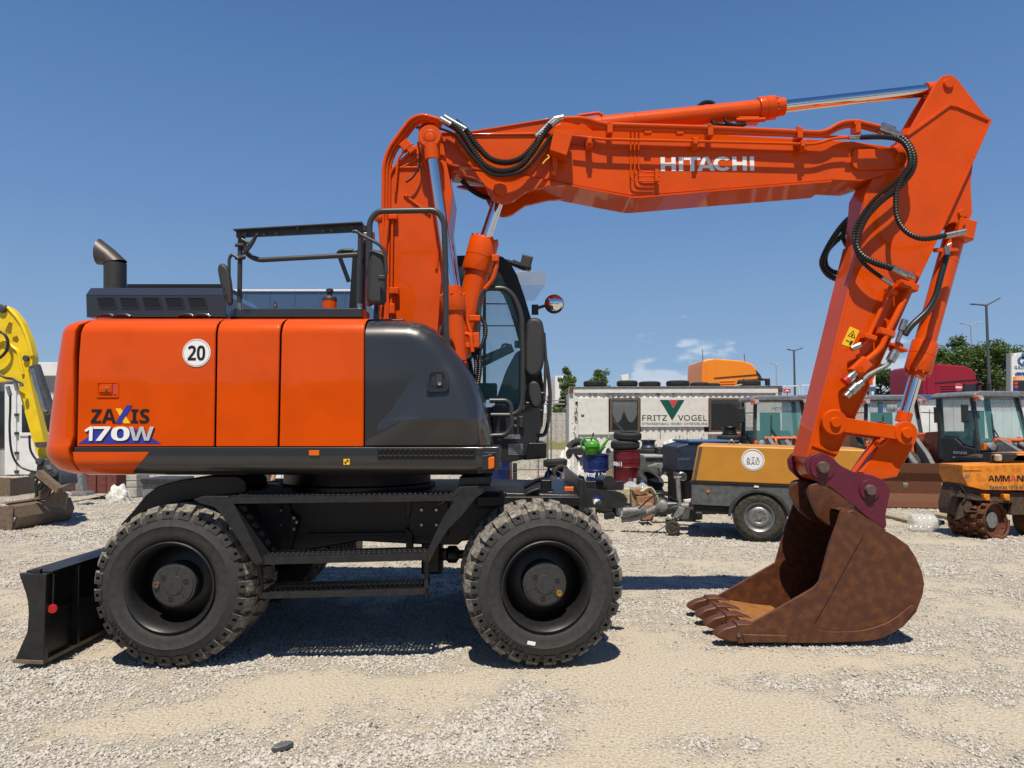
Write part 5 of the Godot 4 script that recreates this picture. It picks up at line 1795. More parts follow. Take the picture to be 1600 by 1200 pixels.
	for k in 5: plate(pr, outline([796, 695.5 + 3 * k, 815 - 3 * (k % 2), 695.5 + 3 * k, 815 - 3 * (k % 2), 696.3 + 3 * k, 796, 696.3 + 3 * k], z + 0.025), z + 0.0255, z + 0.024, 0.0)
	part("plate_print", pr, "grey_print", plo)
	# lamp and rain visor above the windscreen
	var lm := MB.new()
	box(lm, at(822, 411, -1.75), Vector3(0.10, 0.12, 0.14), 0.015, Basis(Vector3(0, 0, 1), -0.25))
	beam(lm, at(800, 410, -1.75), at(822, 419, -1.75), 0.05, 0.05)
	beam(lm, at(790, 408, -1.75), at(830, 420, -1.75), 0.1, 0.02)
	part("work_lamp", lm, "dark_plastic", c)
	var v := MB.new()
	plate(v, outline([806, 423, 853, 423, 852, 445, 835, 470, 822, 470, 812, 452], -1.62), -1.62, -1.626, 0.0)
	plate(v, outline([806, 423, 853, 423, 852, 445, 812, 445], -2.2), -2.2, -2.206, 0.0)
	var a0 := at(853, 423, -1.62)
	var a1 := at(852, 445, -1.62)
	v.quad(a0, a1, Vector3(a1.x, a1.y, -2.2), Vector3(a0.x, a0.y, -2.2), Vector3(1, 0, 0))
	part("rain_visor", v, "visor_plastic", c)
	# rails and mirrors beside the cab
	var zr := -0.9
	var hr := MB.new()
	tube(hr, bent(pxz([730, 562, 745, 548, 749, 465, 758, 450.5, 790, 450.5, 803, 463, 815, 492, 817, 560, 816, 600, 816, 640], zr), 0.09, 8), 0.021, 12)
	wpart("hand_rail", hr, "rail_paint")
	var h2 := MB.new()
	tube(h2, bent(pxz([765, 626, 792, 626, 799, 634, 799, 668, 790, 680, 766, 681], -0.75), 0.06, 6), 0.0195, 12)
	tube(h2, bent(pxz([767, 648.5, 800, 648.5, 812, 642, 817, 622], -0.75), 0.04, 6), 0.018, 12)
	wpart("grab_handle", h2, "rail_paint")
	mirror("mirror", rounded(outline([822, 506, 828, 497, 838, 496, 847, 501, 851, 520, 850, 570, 842, 588, 826, 590, 819, 580, 819, 540], -0.92), 0.05), -0.88, 0.08, false, bent(pxz([822, 630, 850, 632, 853, 560, 850, 520], -0.95), 0.04), 0.013)
	mirror("mirror", rounded(outline([826, 600, 832, 595, 840, 597, 846, 612, 846, 630, 840, 639, 831, 636, 825, 620], -0.92), 0.05), -0.86, 0.05, false, bent(pxz([842, 616, 848, 614, 852, 616], -0.9), 0.02), 0.013)
	var arc := MB.new()
	tube(arc, smooth(pxz([850, 548, 856, 580, 859.5, 620, 857, 655, 852, 676, 846, 680, 838, 680], -1.3), 8), 0.017, 10)
	wpart("guard_hoop", arc, "rail_paint")
	var rm := mirror("mirror", disc2(Vector2(at(866, 474.5, -1.45).x, at(866, 474.5, -1.45).y), 0.086, 30), -1.45, 0.04, true, bent(pxz([851, 478, 838, 482, 834, 484], -1.47), 0.01), 0.014)
	var jn := MB.new()
	box(jn, at(836, 484, -1.47), Vector3(0.06, 0.09, 0.05), 0.012)
	part("mirror_clamp", jn, "dark_plastic", rm)

func undercarriage() -> void:
	# frame
	var fr := MB.new()
	plate(fr, outline([330, 776, 430, 770, 760, 768, 905, 772, 905, 800, 790, 800, 760, 842, 722, 846, 715, 852, 672, 852, 560, 846, 540, 850, 470, 862, 380, 862, 330, 830], -0.55), -0.55, -1.85, 0.02)
	var f := wpart("chassis", fr, "chassis_black")
	var ring := MB.new()
	lathe(ring, [0.2, 0.0, 0.62, 0.0, 0.64, 0.02, 0.64, 0.10, 0.60, 0.11, 0.60, 0.24], Transform3D(Basis(Vector3.RIGHT, -PI / 2), Vector3(at(560, 768, -1.2).x, at(560, 768, -1.2).y - 0.02, -1.2)), 40)
	part("slewing_ring", ring, "chassis_black", f)
	var det := MB.new()
	# gusset plates, ribs and flanges seen between the steps
	plate(det, outline([440, 782, 450, 782, 455, 805, 452, 860, 440, 862], -0.50), -0.50, -0.56, 0.004)
	plate(det, outline([452, 800, 466, 812, 456, 850, 450, 862], -0.48), -0.48, -0.56, 0.004)
	plate(det, outline([633, 780, 645, 780, 640, 806, 634, 812], -0.48), -0.48, -0.56, 0.004)
	plate(det, outline([634, 826, 644, 832, 644, 862, 634, 862], -0.48), -0.48, -0.56, 0.004)
	plate(det, outline([640, 784, 700, 784, 700, 838, 640, 838], -0.50), -0.50, -0.56, 0.004)
	plate(det, outline([480, 834, 634, 832, 634, 836, 480, 838], -0.51), -0.51, -0.56, 0.002)
	part("gusset", det, "chassis_black", f)
	var bo := MB.new()
	for p in [[659, 796.5], [682, 796.5], [659, 820], [682, 820], [440, 797.5], [440, 820.5], [460, 809], [464.5, 815.5], [460, 826.5]]:
		lathe(bo, [0.0, 0.016, 0.011, 0.016, 0.013, 0.012, 0.013, 0.0], Transform3D(Basis(), at(p[0], p[1], -0.49)), 6)
	part("bolt", bo, "steel", f)
	# axles and drive shaft
	var ax := MB.new()
	var cr := at(262, 919, 0)
	var cf := at(855, 917.5, 0)
	for c in [cr, cf]:
		rod(ax, Vector3(c.x, c.y, -0.3), Vector3(c.x, c.y, -2.1), 0.13, 20)
		lathe(ax, [0.12, -0.3, 0.2, -0.2, 0.26, 0.0, 0.2, 0.2, 0.12, 0.3], Transform3D(Basis(), Vector3(c.x, c.y, -1.2)), 24)
	part("axle", ax, "chassis_black", f)
	var sh := MB.new()
	rod(sh, at(700, 866, -1.0), at(830, 866, -1.0), 0.035, 16)
	box(sh, at(694, 866, -1.0), Vector3(0.09, 0.09, 0.09), 0.015)
	lathe(sh, [0.03, -0.06, 0.07, -0.03, 0.07, 0.03, 0.03, 0.06], Transform3D(Basis(Vector3.UP, PI / 2), at(707, 866, -1.0)), 16)
	part("drive_shaft", sh, "chassis_black", f)
	sh = MB.new()
	box(sh, at(676, 868, -1.0), Vector3(0.16, 0.26, 0.22), 0.03)
	part("gearbox", sh, "chassis_black", f)
	sh = MB.new()
	box(sh, at(540, 850, -0.9), Vector3(0.22, 0.16, 0.3), 0.03)
	for k in 5: box(sh, at(530 + 6 * k, 853 + 3 * (k % 2), -0.75), Vector3(0.03, 0.09, 0.04), 0.006)
	part("valve_block", sh, "chassis_black", f)
	# mudguard over the rear wheel and brackets
	var mg := MB.new()
	plate(mg, rounded(outline([186, 822, 206, 800, 226, 775, 245, 760, 280, 750, 330, 744, 372, 743.5, 384, 752, 384, 770, 330, 776, 300, 781, 230, 796, 206, 818], -0.3), 0.02), -0.3, -0.75, 0.01)
	plate(mg, outline([372, 762, 418, 768, 440, 775, 360, 779, 345, 772], -0.35), -0.35, -0.8, 0.008)
	plate(mg, outline([206, 815, 240, 795, 330, 775, 470, 775, 470, 860, 300, 860], -0.78), -0.78, -1.7, 0.02)
	part("mudguard", mg, "chassis_black", f)
	var sl := MB.new()
	plate(sl, outline([410, 764, 455, 763, 458, 770, 404, 772], -0.3), -0.3, -0.4, 0.004)
	part("rail_plate", sl, "step_black", f)
	steps(f)
	# front platform, hoses and outrigger plate
	var dk := MB.new()
	plate(dk, outline([745, 776, 905, 776, 905, 792, 745, 792], -0.45), -0.45, -2.0, 0.008)
	box(dk, at(848, 772, -0.7), Vector3(0.16, 0.06, 0.16), 0.01)
	rod(dk, at(848, 764, -0.7), at(848, 782, -0.7), 0.085, 20)
	box(dk, at(853, 758, -0.7), Vector3(0.08, 0.09, 0.08), 0.012)
	box(dk, at(786, 770, -0.7), Vector3(0.05, 0.06, 0.5), 0.01)
	for p in [[905, 742, 913, 745, 918, 770, 912, 770, 906, 760]]: plate(dk, outline(p, -0.62), -0.62, -0.68, 0.004)
	part("front_platform", dk, "chassis_black", f)
	var hz := MB.new()
	for k in 3: tube(hz, smooth(pxz([742, 788 + 3 * k, 790, 788 + 3 * k, 812, 780 + 2 * k, 826, 770 + 2 * k, 842, 764 + 2 * k], -0.5 - 0.05 * k), 6), 0.014, 8)
	tube(hz, smooth(pxz([818, 762, 836, 752, 850, 748], -0.75), 6), 0.02, 8, 0.016)
	part("brake_hose", hz, "hose", f)
	var og := MB.new()
	var hc := at(934, 781.5, -0.5)
	var so := outline([915, 755, 918, 764, 965, 768, 975, 772, 981, 780, 978, 790, 970, 794, 934.1, 793.5], -0.5)
	var hole := disc2(Vector2(hc.x, hc.y), 0.040, 22, -PI / 2 + 0.01, -PI / 2 + TAU - 0.01)
	so = so + hole + outline([933.9, 793.5, 912, 793, 906, 785, 906, 752], -0.5)
	plate(og, so, -0.5, -0.535, 0.0)
	plate(og, rounded(outline([906, 752, 975, 752, 975, 766, 906, 766], -0.95), 0.02), -0.95, -0.985, 0.005)
	rod(og, at(952, 753, -0.52), at(958, 768, -0.52) + Vector3(-0.03, 0.05, -0.44), 0.045, 16)
	plate(og, outline([904, 748, 912, 750, 912, 800, 904, 800], -0.45), -0.45, -1.9, 0.006)
	part("support_plate", og, "blade_black", f)
	var am := MB.new()
	box(am, at(889, 764, -0.6), Vector3(0.07, 0.035, 0.03), 0.006)
	part("side_lamp", am, "amber", f)
	# wheels
	for w in [[cr, 0.0, "rust", 0.0], [cf, 0.13, "yellow_print", 0.11]]:
		wheel_parts(root, w[1], w[0], w[2], w[3])
	for w in [[cr, PI, "rust", 0.03], [cf, PI + 0.13, "rust", 0.2]]:
		wheel_parts(root, w[1], Vector3(w[0].x, w[0].y, -2.4), w[2], w[3])
	blade(f)

func perforated(mb: MB, a: Vector3, b: Vector3, back: Vector3, n: int, rows: int) -> void:
	# a grid of slats with holes between: bars along and across
	for r in rows + 1:
		var o := back * (r / float(rows))
		beam(mb, a + o, b + o, 0.011, 0.006, 0.001)
	for k in n + 1:
		var o := a.lerp(b, k / float(n))
		beam(mb, o, o + back, 0.012, 0.005, 0.0)

func steps(f: Node3D) -> void:
	# [left x, y, z, right x, y, z, depth back, face height]
	for s in [[360, 777, 0.02, 716, 773, -0.07, 0.26, 0.042], [401, 871, 0.0, 668, 864, -0.06, 0.24, 0.048], [409, 926, -0.07, 664, 919.5, -0.13, 0.30, 0.040]]:
		var a := at(s[0], s[1], s[2])
		var b := at(s[3], s[4], s[5])
		var mb := MB.new()
		var m := (a + b) / 2
		beam(mb, a - Vector3(0, s[7] / 2, 0), b - Vector3(0, s[7] / 2, 0), 0.012, s[7])
		beam(mb, a - Vector3(0, 0.02, s[6]), b - Vector3(0, 0.02, s[6]), 0.012, 0.04)
		perforated(mb, a + Vector3(0, 0.001, -0.012), b + Vector3(0, 0.001, -0.012), Vector3(0, 0, -s[6] + 0.02), int(a.distance_to(b) / 0.030), 9)
		# raised teeth along the front edge
		var n := int(a.distance_to(b) / 0.034)
		for k in n:
			var q := a.lerp(b, (k + 0.5) / n)
			for r in 2: box(mb, q + Vector3(0.017 * r, 0.006, -0.02 - 0.09 * r), Vector3(0.018, 0.010, 0.010), 0.002)
		part("step", mb, "step_black", f)
	# side plates that carry them
	var lp := MB.new()
	plate(lp, outline([302, 780, 316, 775.5, 356, 775.5, 366, 790, 402, 860, 411, 878, 400, 884, 394, 878, 345, 803, 333, 792, 310, 786], 0.03), 0.03, -0.02, 0.006)
	plate(lp, outline([356, 776, 366, 790, 411, 878, 402, 880], 0.03), 0.02, -0.34, 0.003)
	part("step_bracket", lp, "step_black", f)
	var rp := MB.new()
	plate(rp, outline([682, 791, 718, 760.5, 766, 758, 763, 765, 744, 778, 722, 806, 700, 828, 686, 850, 672, 878, 660, 880, 664, 868, 690, 812, 716, 772], -0.06), -0.06, -0.12, 0.006)
	plate(rp, outline([664, 870, 671, 868, 668, 935, 662, 930], -0.12), -0.12, -0.16, 0.004)
	plate(rp, outline([718, 746, 768, 744, 766, 758, 716, 761], -0.1), -0.1, -0.5, 0.006)
	part("step_bracket", rp, "step_black", f)
	var hg := MB.new()
	for p in [[403, 882, 409, 905, 410, 928], [665, 880, 666, 905, 665, 928]]: tube(hg, bent(pxz(p, -0.1 if p[0] < 500 else -0.16), 0.05), 0.011, 8)
	for p in [[664, 921], [668, 916]]: lathe(hg, [0.0, 0.02, 0.011, 0.018, 0.013, 0.0], Transform3D(Basis(), at(p[0], p[1], -0.12)), 10)
	part("step_hanger", hg, "step_black", f)

func blade(f: Node3D) -> void:
	var z := -0.03
	var sk := MB.new()
	var p := outline([34, 897, 44, 930, 48, 960, 45, 990, 36, 1010, 26, 1034], z)
	for s in 2:
		for i in p.size() - 1:
			var dx := 0.02 if s == 1 else 0.0
			sk.quad(Vector3(p[i].x + dx, p[i].y, z - 0.02), Vector3(p[i + 1].x + dx, p[i + 1].y, z - 0.02), Vector3(p[i + 1].x + dx, p[i + 1].y, z - 2.36), Vector3(p[i].x + dx, p[i].y, z - 2.36), Vector3(-1 if s == 0 else 1, 0, 0))
	plate(sk, outline([36, 900, 62, 900, 60, 1030, 56, 1032, 57, 960, 50, 930], z), z - 0.04, z - 2.35, 0.004)
	var b := part("dozer_blade", sk, "blade_black", root)
	b.position = -root.position
	for zz in [z, z - 2.33]:
		var mb := MB.new()
		plate(mb, outline([29, 896.5, 72, 897.5, 70, 960, 68, 1036.5, 21.5, 1034.5, 33, 1008, 42, 988, 44, 960, 43, 942, 40, 928], z), zz, zz - 0.05, 0.005)
		part("end_plate", mb, "blade_black", b)
	var tp := MB.new()
	plate(tp, outline([31, 894.5, 72, 895.5, 72, 900, 31, 899], z), z - 0.06, z - 2.35, 0.004)
	box(tp, at(59, 893, z - 0.03), Vector3(0.05, 0.035, 0.03), 0.004)
	part("top_rail", tp, "blade_black", b)
	var ed := MB.new()
	plate(ed, outline([20, 1030, 68, 1032, 68, 1038, 20, 1036], z), z + 0.006, z - 2.38, 0.003)
	part("cutting_edge", ed, "worn_steel", b)
	var rb := MB.new()
	for q in [[0.35, 0.006], [1.0, 0.006], [1.6, 0.006]]: plate(rb, outline([62, 902, 74, 900, 71, 1032, 60, 1032], z), z - q[0], z - q[0] - 0.02, 0.002)
	var l0 := at(70, 960, z)
	beam(rb, Vector3(l0.x - 0.02, l0.y, z - 0.05), Vector3(l0.x - 0.02, l0.y, z - 2.3), 0.012, 0.012)
	tube(rb, PackedVector3Array([Vector3(l0.x + 0.012, at(70, 900, z).y, z - 0.06), Vector3(l0.x + 0.012, at(70, 960, z).y, z - 0.06)]), 0.006, 6)
	part("rib", rb, "blade_black", b)
	var rf := MB.new()
	lathe(rf, [0.0, 0.008, 0.026, 0.008, 0.03, 0.0, 0.03, -0.01], Transform3D(Basis(Vector3.UP, 0.5), at(82, 951.5, z - 0.05)), 22)
	part("red_reflector", rf, "red_plastic", b)
	# arms that carry the blade
	var ar := MB.new()
	for zz in [-0.8, -1.6]: beam(ar, Vector3(at(60, 960, z).x, 0.45, zz), Vector3(at(330, 900, 0).x, 0.62, zz), 0.12, 0.16)
	part("blade_arm", ar, "chassis_black", b)

# ---------------------------------------------------------------- the yard behind
func depth(d: float) -> float: return EYE.z - d

func base_at(px: float, d: float) -> Vector3: return Vector3(at(px, 665, depth(d)).x, 0, depth(d))

func panel(called: String, a: Array, zf: float, thick: float, m: String, parent: Node3D = null, bev := 0.004, round_ := 0.0) -> MeshInstance3D:
	# a plate drawn by its outline in the photograph
	var mb := MB.new()
	var o := outline(a, zf)
	if round_ > 0.0: o = rounded(o, round_)
	plate(mb, o, zf, zf - thick, bev)
	return wpart(called, mb, m, parent)

func print_flat(called: String, words: String, x0: float, x1: float, y0: float, y1: float, z: float, m: String, parent: Node3D, bold := true, face := "Droid Sans") -> void:
	# words between these pixels on the plane z; the parent's points are in the yard's axes
	var s := (EYE.z - z) / FOCAL
	lettering(called, words, (y1 - y0) * s, m, Transform3D(Basis(), at((x0 + x1) / 2, (y0 + y1) / 2, z) + Vector3(0, 0, 0.002)), parent, (x1 - x0) * s, face, bold, 0.003)

func tyre_mesh(r: float, w: float, hole := 0.58) -> MB:
	# lies on its side, axis along y, base at 0
	var mb := MB.new()
	var t := Transform3D(Basis(Vector3.RIGHT, -PI / 2), Vector3.ZERO)
	var i := r * hole
	lathe(mb, [i, w * 0.12, i * 1.06, 0.01, r * 0.80, 0.0, r * 0.93, w * 0.10, r * 0.985, w * 0.2, r * 0.97, w * 0.24, r, w * 0.27, r * 1.0, w * 0.46, r * 0.97, w * 0.48, r * 0.97, w * 0.52, r, w * 0.54, r, w * 0.73, r * 0.97, w * 0.76, r * 0.985, w * 0.8, r * 0.93, w * 0.90, r * 0.80, w, i * 1.06, w - 0.01, i, w * 0.88, i * 1.12, w * 0.5, i, w * 0.12], t, 30)
	return mb

func put_tyre(label: String, at_: Vector3, r: float, w: float, lean := Vector3.ZERO, m := "rubber", group := "") -> Node3D:
	var o := single("tyre", tyre_mesh(r, w), m, label, "tyre", group, at_)
	o.rotation = lean
	return o

func tree(label: String, base: Vector3, h: float, wide: float, low: float, leaf: String, seed_: int, group: String, n := 2600, slim := 0.0) -> void:
	var r := RandomNumberGenerator.new()
	r.seed = seed_
	thing("broadleaf_tree", label, "tree", base, group)
	var tr := MB.new()
	tube(tr, smooth([Vector3.ZERO, Vector3(0.05, h * 0.3, 0.02), Vector3(-0.03, h * 0.6, 0.05), Vector3(0.02, h * 0.93, 0)], 5), h * 0.022 + 0.03, 8, 0.0, 0.015)
	var tips := []
	for k in 26:
		var f := r.randf_range(0.18, 0.9)
		var a := r.randf() * TAU
		var reach := wide * (0.95 - 0.55 * f * (1.0 + slim)) * r.randf_range(0.6, 1.05)
		var s := Vector3(0, h * lerpf(low * 0.8, 0.85, f), 0)
		var e := s + Vector3(cos(a) * reach, h * r.randf_range(0.06, 0.20), sin(a) * reach)
		tube(tr, smooth([s, s.lerp(e, 0.5) + Vector3(0, -0.03 * h * r.randf(), 0), e], 3), 0.02 + h * 0.006, 5, 0.0, 0.008)
		tips.append([s.lerp(e, 0.62), wide * 0.26 * r.randf_range(0.7, 1.2)])
		tips.append([e, wide * 0.22 * r.randf_range(0.6, 1.2)])
	for k in 6: tips.append([Vector3(r.randf_range(-0.12, 0.12) * wide, h * r.randf_range(0.80, 0.95), r.randf_range(-0.12, 0.12) * wide), wide * 0.17])
	part("trunk", tr, "bark")
	var cr := MB.new()
	for k in n:
		var t: Array = tips[r.randi() % tips.size()]
		var d := Vector3(r.randfn(), r.randfn() * 0.8, r.randfn()).limit_length(2.0) * 0.55
		var p: Vector3 = t[0] + d * t[1]
		if p.y > h: p.y = h - r.randf() * 0.2
		if p.y < h * low * 0.75: continue
		var s := r.randf_range(0.055, 0.12) * (1.0 + wide * 0.12)
		var b := Basis.from_euler(Vector3(r.randf_range(-1.1, 1.1), r.randf() * TAU, r.randf_range(-1.1, 1.1)))
		var nn := b.y
		if nn.y < 0: nn = -nn
		# a leaf spray: two bent blades
		var A := p - b.x * s
		var C := p + b.x * s
		var B := p + b.z * s * 0.55 + b.y * s * 0.2
		var D := p - b.z * s * 0.55 + b.y * s * 0.2
		cr.tri(A, B, C, nn, nn, nn)
		cr.tri(A, D, C, nn, nn, nn)
	part("crown", cr, leaf)

func yard() -> void:
	far_things()
	left_side()
	site_container()
	office_and_trucks()
	loaders()
	compressor()
	junk()
	roller()
	worker()
	loose_bits()

func far_things() -> void:
	# unseen shed added behind the camera so the orange doors mirror a dark band
	thing("added_shed", "unseen dark green shed added behind the camera to darken the reflection in the glossy doors", "shed", Vector3(-3, 0, 22))
	for k in 11:
		var sm := MB.new()
		box(sm, Vector3(-27.5 + 5.0 * k, 1.6 + 0.05 * (k % 3), 24 + 0.02 * k), Vector3(5.0, 3.2 + 0.1 * (k % 3), 4.0), 0.05)
		wpart("bay", sm, ["trailer_grey", "green_print", "navy"][k % 3])
	# glazed hall behind the hood
	var z := depth(75)
	thing("glazed_hall", "distant hall with a blue glass front, its top seen over the engine hood", "building", base_at(430, 75))
	panel("wall", [150, 454, 549, 454, 549, 688, 150, 688], z, 20, "hall_glass", null, 0.02)
	panel("parapet", [148, 452, 550, 452, 550, 455, 148, 455], z + 0.15, 20.2, "building_white", null, 0.02)
	for x in [383, 421, 460, 499, 538]: panel("mullion", [x - 0.5, 455, x + 0.5, 455, x + 0.5, 688, x - 0.5, 688], z + 0.1, 0.1, "building_blue", null, 0.0)
	# trees, wall and portal beyond the fence
	structure("verge", verge_mesh(), "dry_grass")
	thing("boundary_wall", "long pale concrete wall beyond the mesh fence", "wall", base_at(880, 58))
	for k in 9:
		var x := 836 + 16.0 * k
		panel("wall_slab", [x, 645, x + 15.7, 645, x + 15.7, 697, x, 697], depth(58), 0.2, "concrete", null, 0.02)
	thing("white_portal", "far white gateway of steel posts left of the small trees", "gate", base_at(860, 95))
	panel("post", [846, 588, 857, 588, 864, 640, 858, 684, 846, 684], depth(95), 0.8, "building_white")
	panel("post", [867, 587, 880, 587, 877, 610, 876, 684, 868, 684], depth(95), 0.8, "building_white")
	panel("infill", [857, 591, 868, 591, 868, 684, 860, 684], depth(95) - 0.4, 0.3, "building_grey")
	tree("small bushy tree left of the white site container, the taller of two", base_at(887, 64), 7.1, 1.5, 0.10, "leaf1", 3, "trees behind the container", 8000)
	tree("small bushy tree just above the container's left corner, the lower of two", base_at(935, 66), 7.0, 1.5, 0.14, "leaf1", 5, "trees behind the container", 7000)
	thing("advert_flag", "small white and blue pylon sign far behind the container roof", "sign", base_at(975, 90))
	panel("post", [976.5, 590, 978, 590, 978, 684, 976.5, 684], depth(90), 0.1, "lamp_grey")
	panel("banner", [970, 586, 982, 584, 982, 600, 974, 600], depth(90) + 0.05, 0.1, "building_white")
	# street lamps
	for l in [[1541, 50.0, 477, "dark double-armed street lamp, tallest and nearest of the lamps", 1517, 475, 1562, 466, "lamp_grey", 0.085], [1517, 70.0, 508, "pale thin double-armed street lamp left of the dark tall one", 1500, 505, 1533, 503, "lamp_pale", 0.07], [1240.5, 62.0, 548, "dark street lamp with one arm left of the excavator's arm", 1236, 547, 1250, 545, "lamp_grey", 0.075], [1213, 100.0, 570, "faint double-armed street lamp between orange lorry and dark lamp", 1205, 568, 1222, 567, "lamp_pale", 0.08]]:
		var zl := depth(l[1])
		thing("street_lamp", l[3], "street lamp", base_at(l[0], l[1]), "street lamps along the road")
		var top := at(l[0], l[2], zl)
		var p := MB.new()
		rod(p, Vector3(top.x, 0, zl), top, l[9] * 1.5, 10, l[9])
		wpart("pole", p, l[8])
		for e in [[l[4], l[5]], [l[6], l[7]]]:
			var a := MB.new()
			var tip := top.lerp(at(e[0], e[1], zl), 0.62)
			rod(a, top, tip, l[9] * 0.8, 8, l[9] * 0.6)
			var ao := wpart("arm", a, l[8])
			var hd := MB.new()
			var d := (tip - top).normalized()
			var rg := []
			for q in [[-0.1, 0.03], [0.06, 0.10], [0.25, 0.15], [0.42, 0.12], [0.5, 0.03]]:
				var ring := PackedVector3Array()
				for j in 10: ring.append(tip + d * q[0] + Vector3(0, sin(TAU * j / 10.0) * q[1] * 0.4, cos(TAU * j / 10.0) * q[1]))
				rg.append(ring)
			loft(hd, rg)
			part("lamp_head", hd, l[8], ao)
	# trees on the right
	var i := 0
	for t in [[1477, 58, 540, 3.4, "dense dark tree above the maroon lorry's roof, left of the tall lamp", 0], [1505, 62, 522, 3.6, "tallest dark tree, rising between the two street lamps", 2], [1560, 60, 530, 3.1, "dark tree right of the tall street lamp", 0], [1588, 66, 548, 2.6, "dark tree half hidden by the price sign", 2], [1378, 60, 565, 1.9, "dark tree seen between the arm and the maroon lorry", 2], [1452, 66, 550, 2.8, "dark tree low behind the bucket ram and maroon lorry", 0], [1532, 70, 534, 3.4, "dark tree directly behind the tall street lamp's pole", 2]]:
		var top := at(t[0], t[2], depth(t[1]))
		tree(t[4], base_at(t[0], t[1]), top.y, t[3], 0.12, "leaf%d" % t[5], 40 + i, "trees along the road", 9500)
		i += 1
	# price sign of the filling station
	var zs := depth(44)
	thing("price_sign", "tall filling station price sign with a blue flame logo at the right edge", "sign", base_at(1600, 44))
	panel("post_panel", [1579, 551.5, 1584, 551.5, 1584, 705, 1579, 705], zs - 0.05, 0.4, "building_grey")
	var bd := panel("board", [1581, 559, 1588, 551, 1640, 550, 1640, 705, 1581, 705], zs, 0.5, "building_white", null, 0.02, 0.3)
	panel("orange_band", [1583, 588.5, 1640, 588.5, 1640, 594.5, 1583, 594.5], zs + 0.02, 0.02, "truck_orange", null, 0.0)
	panel("price_panel", [1583, 595, 1640, 595, 1640, 700, 1583, 700], zs + 0.02, 0.02, "navy", null, 0.0)
	print_flat("band_lettering", "COMFORT", 1588, 1616, 589.8, 593.4, zs + 0.03, "white_print", bd)
	print_flat("sign_lettering", "GAZPROM", 1585, 1619, 571.5, 577, zs + 0.01, "building_blue", bd)
	for k in 3:
		panel("price_digit_field", [1585, 597 + 5.5 * k, 1590.5, 597 + 5.5 * k, 1590.5, 600.4 + 5.5 * k, 1585, 600.4 + 5.5 * k], zs + 0.04, 0.02, ["red_print", "red_print", "blue_print"][k], null, 0.0)
		panel("price_strip", [1592, 597 + 5.5 * k, 1640, 597 + 5.5 * k, 1640, 600.8 + 5.5 * k, 1592, 600.8 + 5.5 * k], zs + 0.035, 0.02, "loader_dark", null, 0.0)
	var lg := MB.new()
	var lc := at(1597, 564, zs + 0.02)
	var oo := PackedVector2Array()
	var ii := PackedVector2Array()
	for k in 17:
		var a := 0.5 + 5.0 * k / 16.0
		oo.append(Vector2(lc.x + cos(a) * 0.28, lc.y + sin(a) * 0.28))
		ii.append(Vector2(lc.x + 0.03 + cos(a) * 0.16, lc.y + sin(a) * 0.16))
	ii.reverse()
	plate(lg, oo + ii, zs + 0.03, zs + 0.005, 0.0)
	plate(lg, PackedVector2Array([lc + Vector3(0.05, -0.02, 0), lc + Vector3(0.3, -0.02, 0), lc + Vector3(0.3, -0.1, 0), lc + Vector3(0.05, -0.1, 0)].map(func(q): return Vector2(q.x, q.y))), zs + 0.03, zs + 0.005, 0.0)
	plate(lg, PackedVector2Array([lc + Vector3(0.02, 0.12, 0), lc + Vector3(0.16, 0.2, 0), lc + Vector3(0.17, 0.38, 0), lc + Vector3(0.09, 0.58, 0), lc + Vector3(-0.03, 0.35, 0)].map(func(q): return Vector2(q.x, q.y))), zs + 0.03, zs + 0.005, 0.0)
	for k in 7: plate(lg, outline([1586 + 4 * k, 584 - 1.5 * (k % 2), 1590 + 4 * k, 581, 1592 + 4 * k, 585.5 - k % 3, 1587 + 4 * k, 587], zs + 0.02), zs + 0.03, zs + 0.005, 0.0)
	wpart("flame_logo", lg, "building_blue")
	thing("filling_station_canopy", "white and blue filling station canopy seen beside the arm's couplings", "canopy", base_at(1360, 55))
	panel("fascia", [1335, 584, 1368, 584, 1368, 606, 1335, 606], depth(55), 3.0, "building_white")
	panel("blue_band", [1335, 604, 1368.5, 604, 1368.5, 611, 1335, 611], depth(55) + 0.03, 3.06, "building_blue")
	panel("red_mark", [1352, 590, 1363, 588, 1364, 600, 1353, 600], depth(55) + 0.05, 0.05, "red_print")
	panel("column", [1362, 611, 1366, 611, 1366, 697, 1362, 697], depth(55) - 1.0, 0.4, "building_white")
	thing("roof_railing", "thin white railing far behind the site container's right end", "railing", base_at(1240, 40))
	for p in [[1208, 602.5, 1250, 602, 1250, 603.5, 1208, 604], [1252, 601, 1285, 601, 1285, 602.5, 1252, 602.5]]: panel("rail", p, depth(40), 0.06, "building_white", null, 0.0)
	for x in [1210, 1230, 1249, 1254, 1270]: panel("post", [x, 602, x + 1, 602, x + 1, 709, x, 709], depth(40), 0.06, "building_white", null, 0.0)
	thing("red_board", "small red sign with a white mark at the container's right corner", "sign", base_at(1231, 38))
	panel("board", [1225, 607.5, 1235.5, 607.5, 1235.5, 614, 1225, 614], depth(38), 0.08, "red_print")
	panel("white_mark", [1226, 612, 1230, 609, 1234, 612, 1230, 611], depth(38) + 0.02, 0.02, "white_print", null, 0.0)
	panel("post", [1230, 614, 1231, 614, 1231, 712, 1230, 712], depth(38) - 0.03, 0.05, "lamp_grey", null, 0.0)

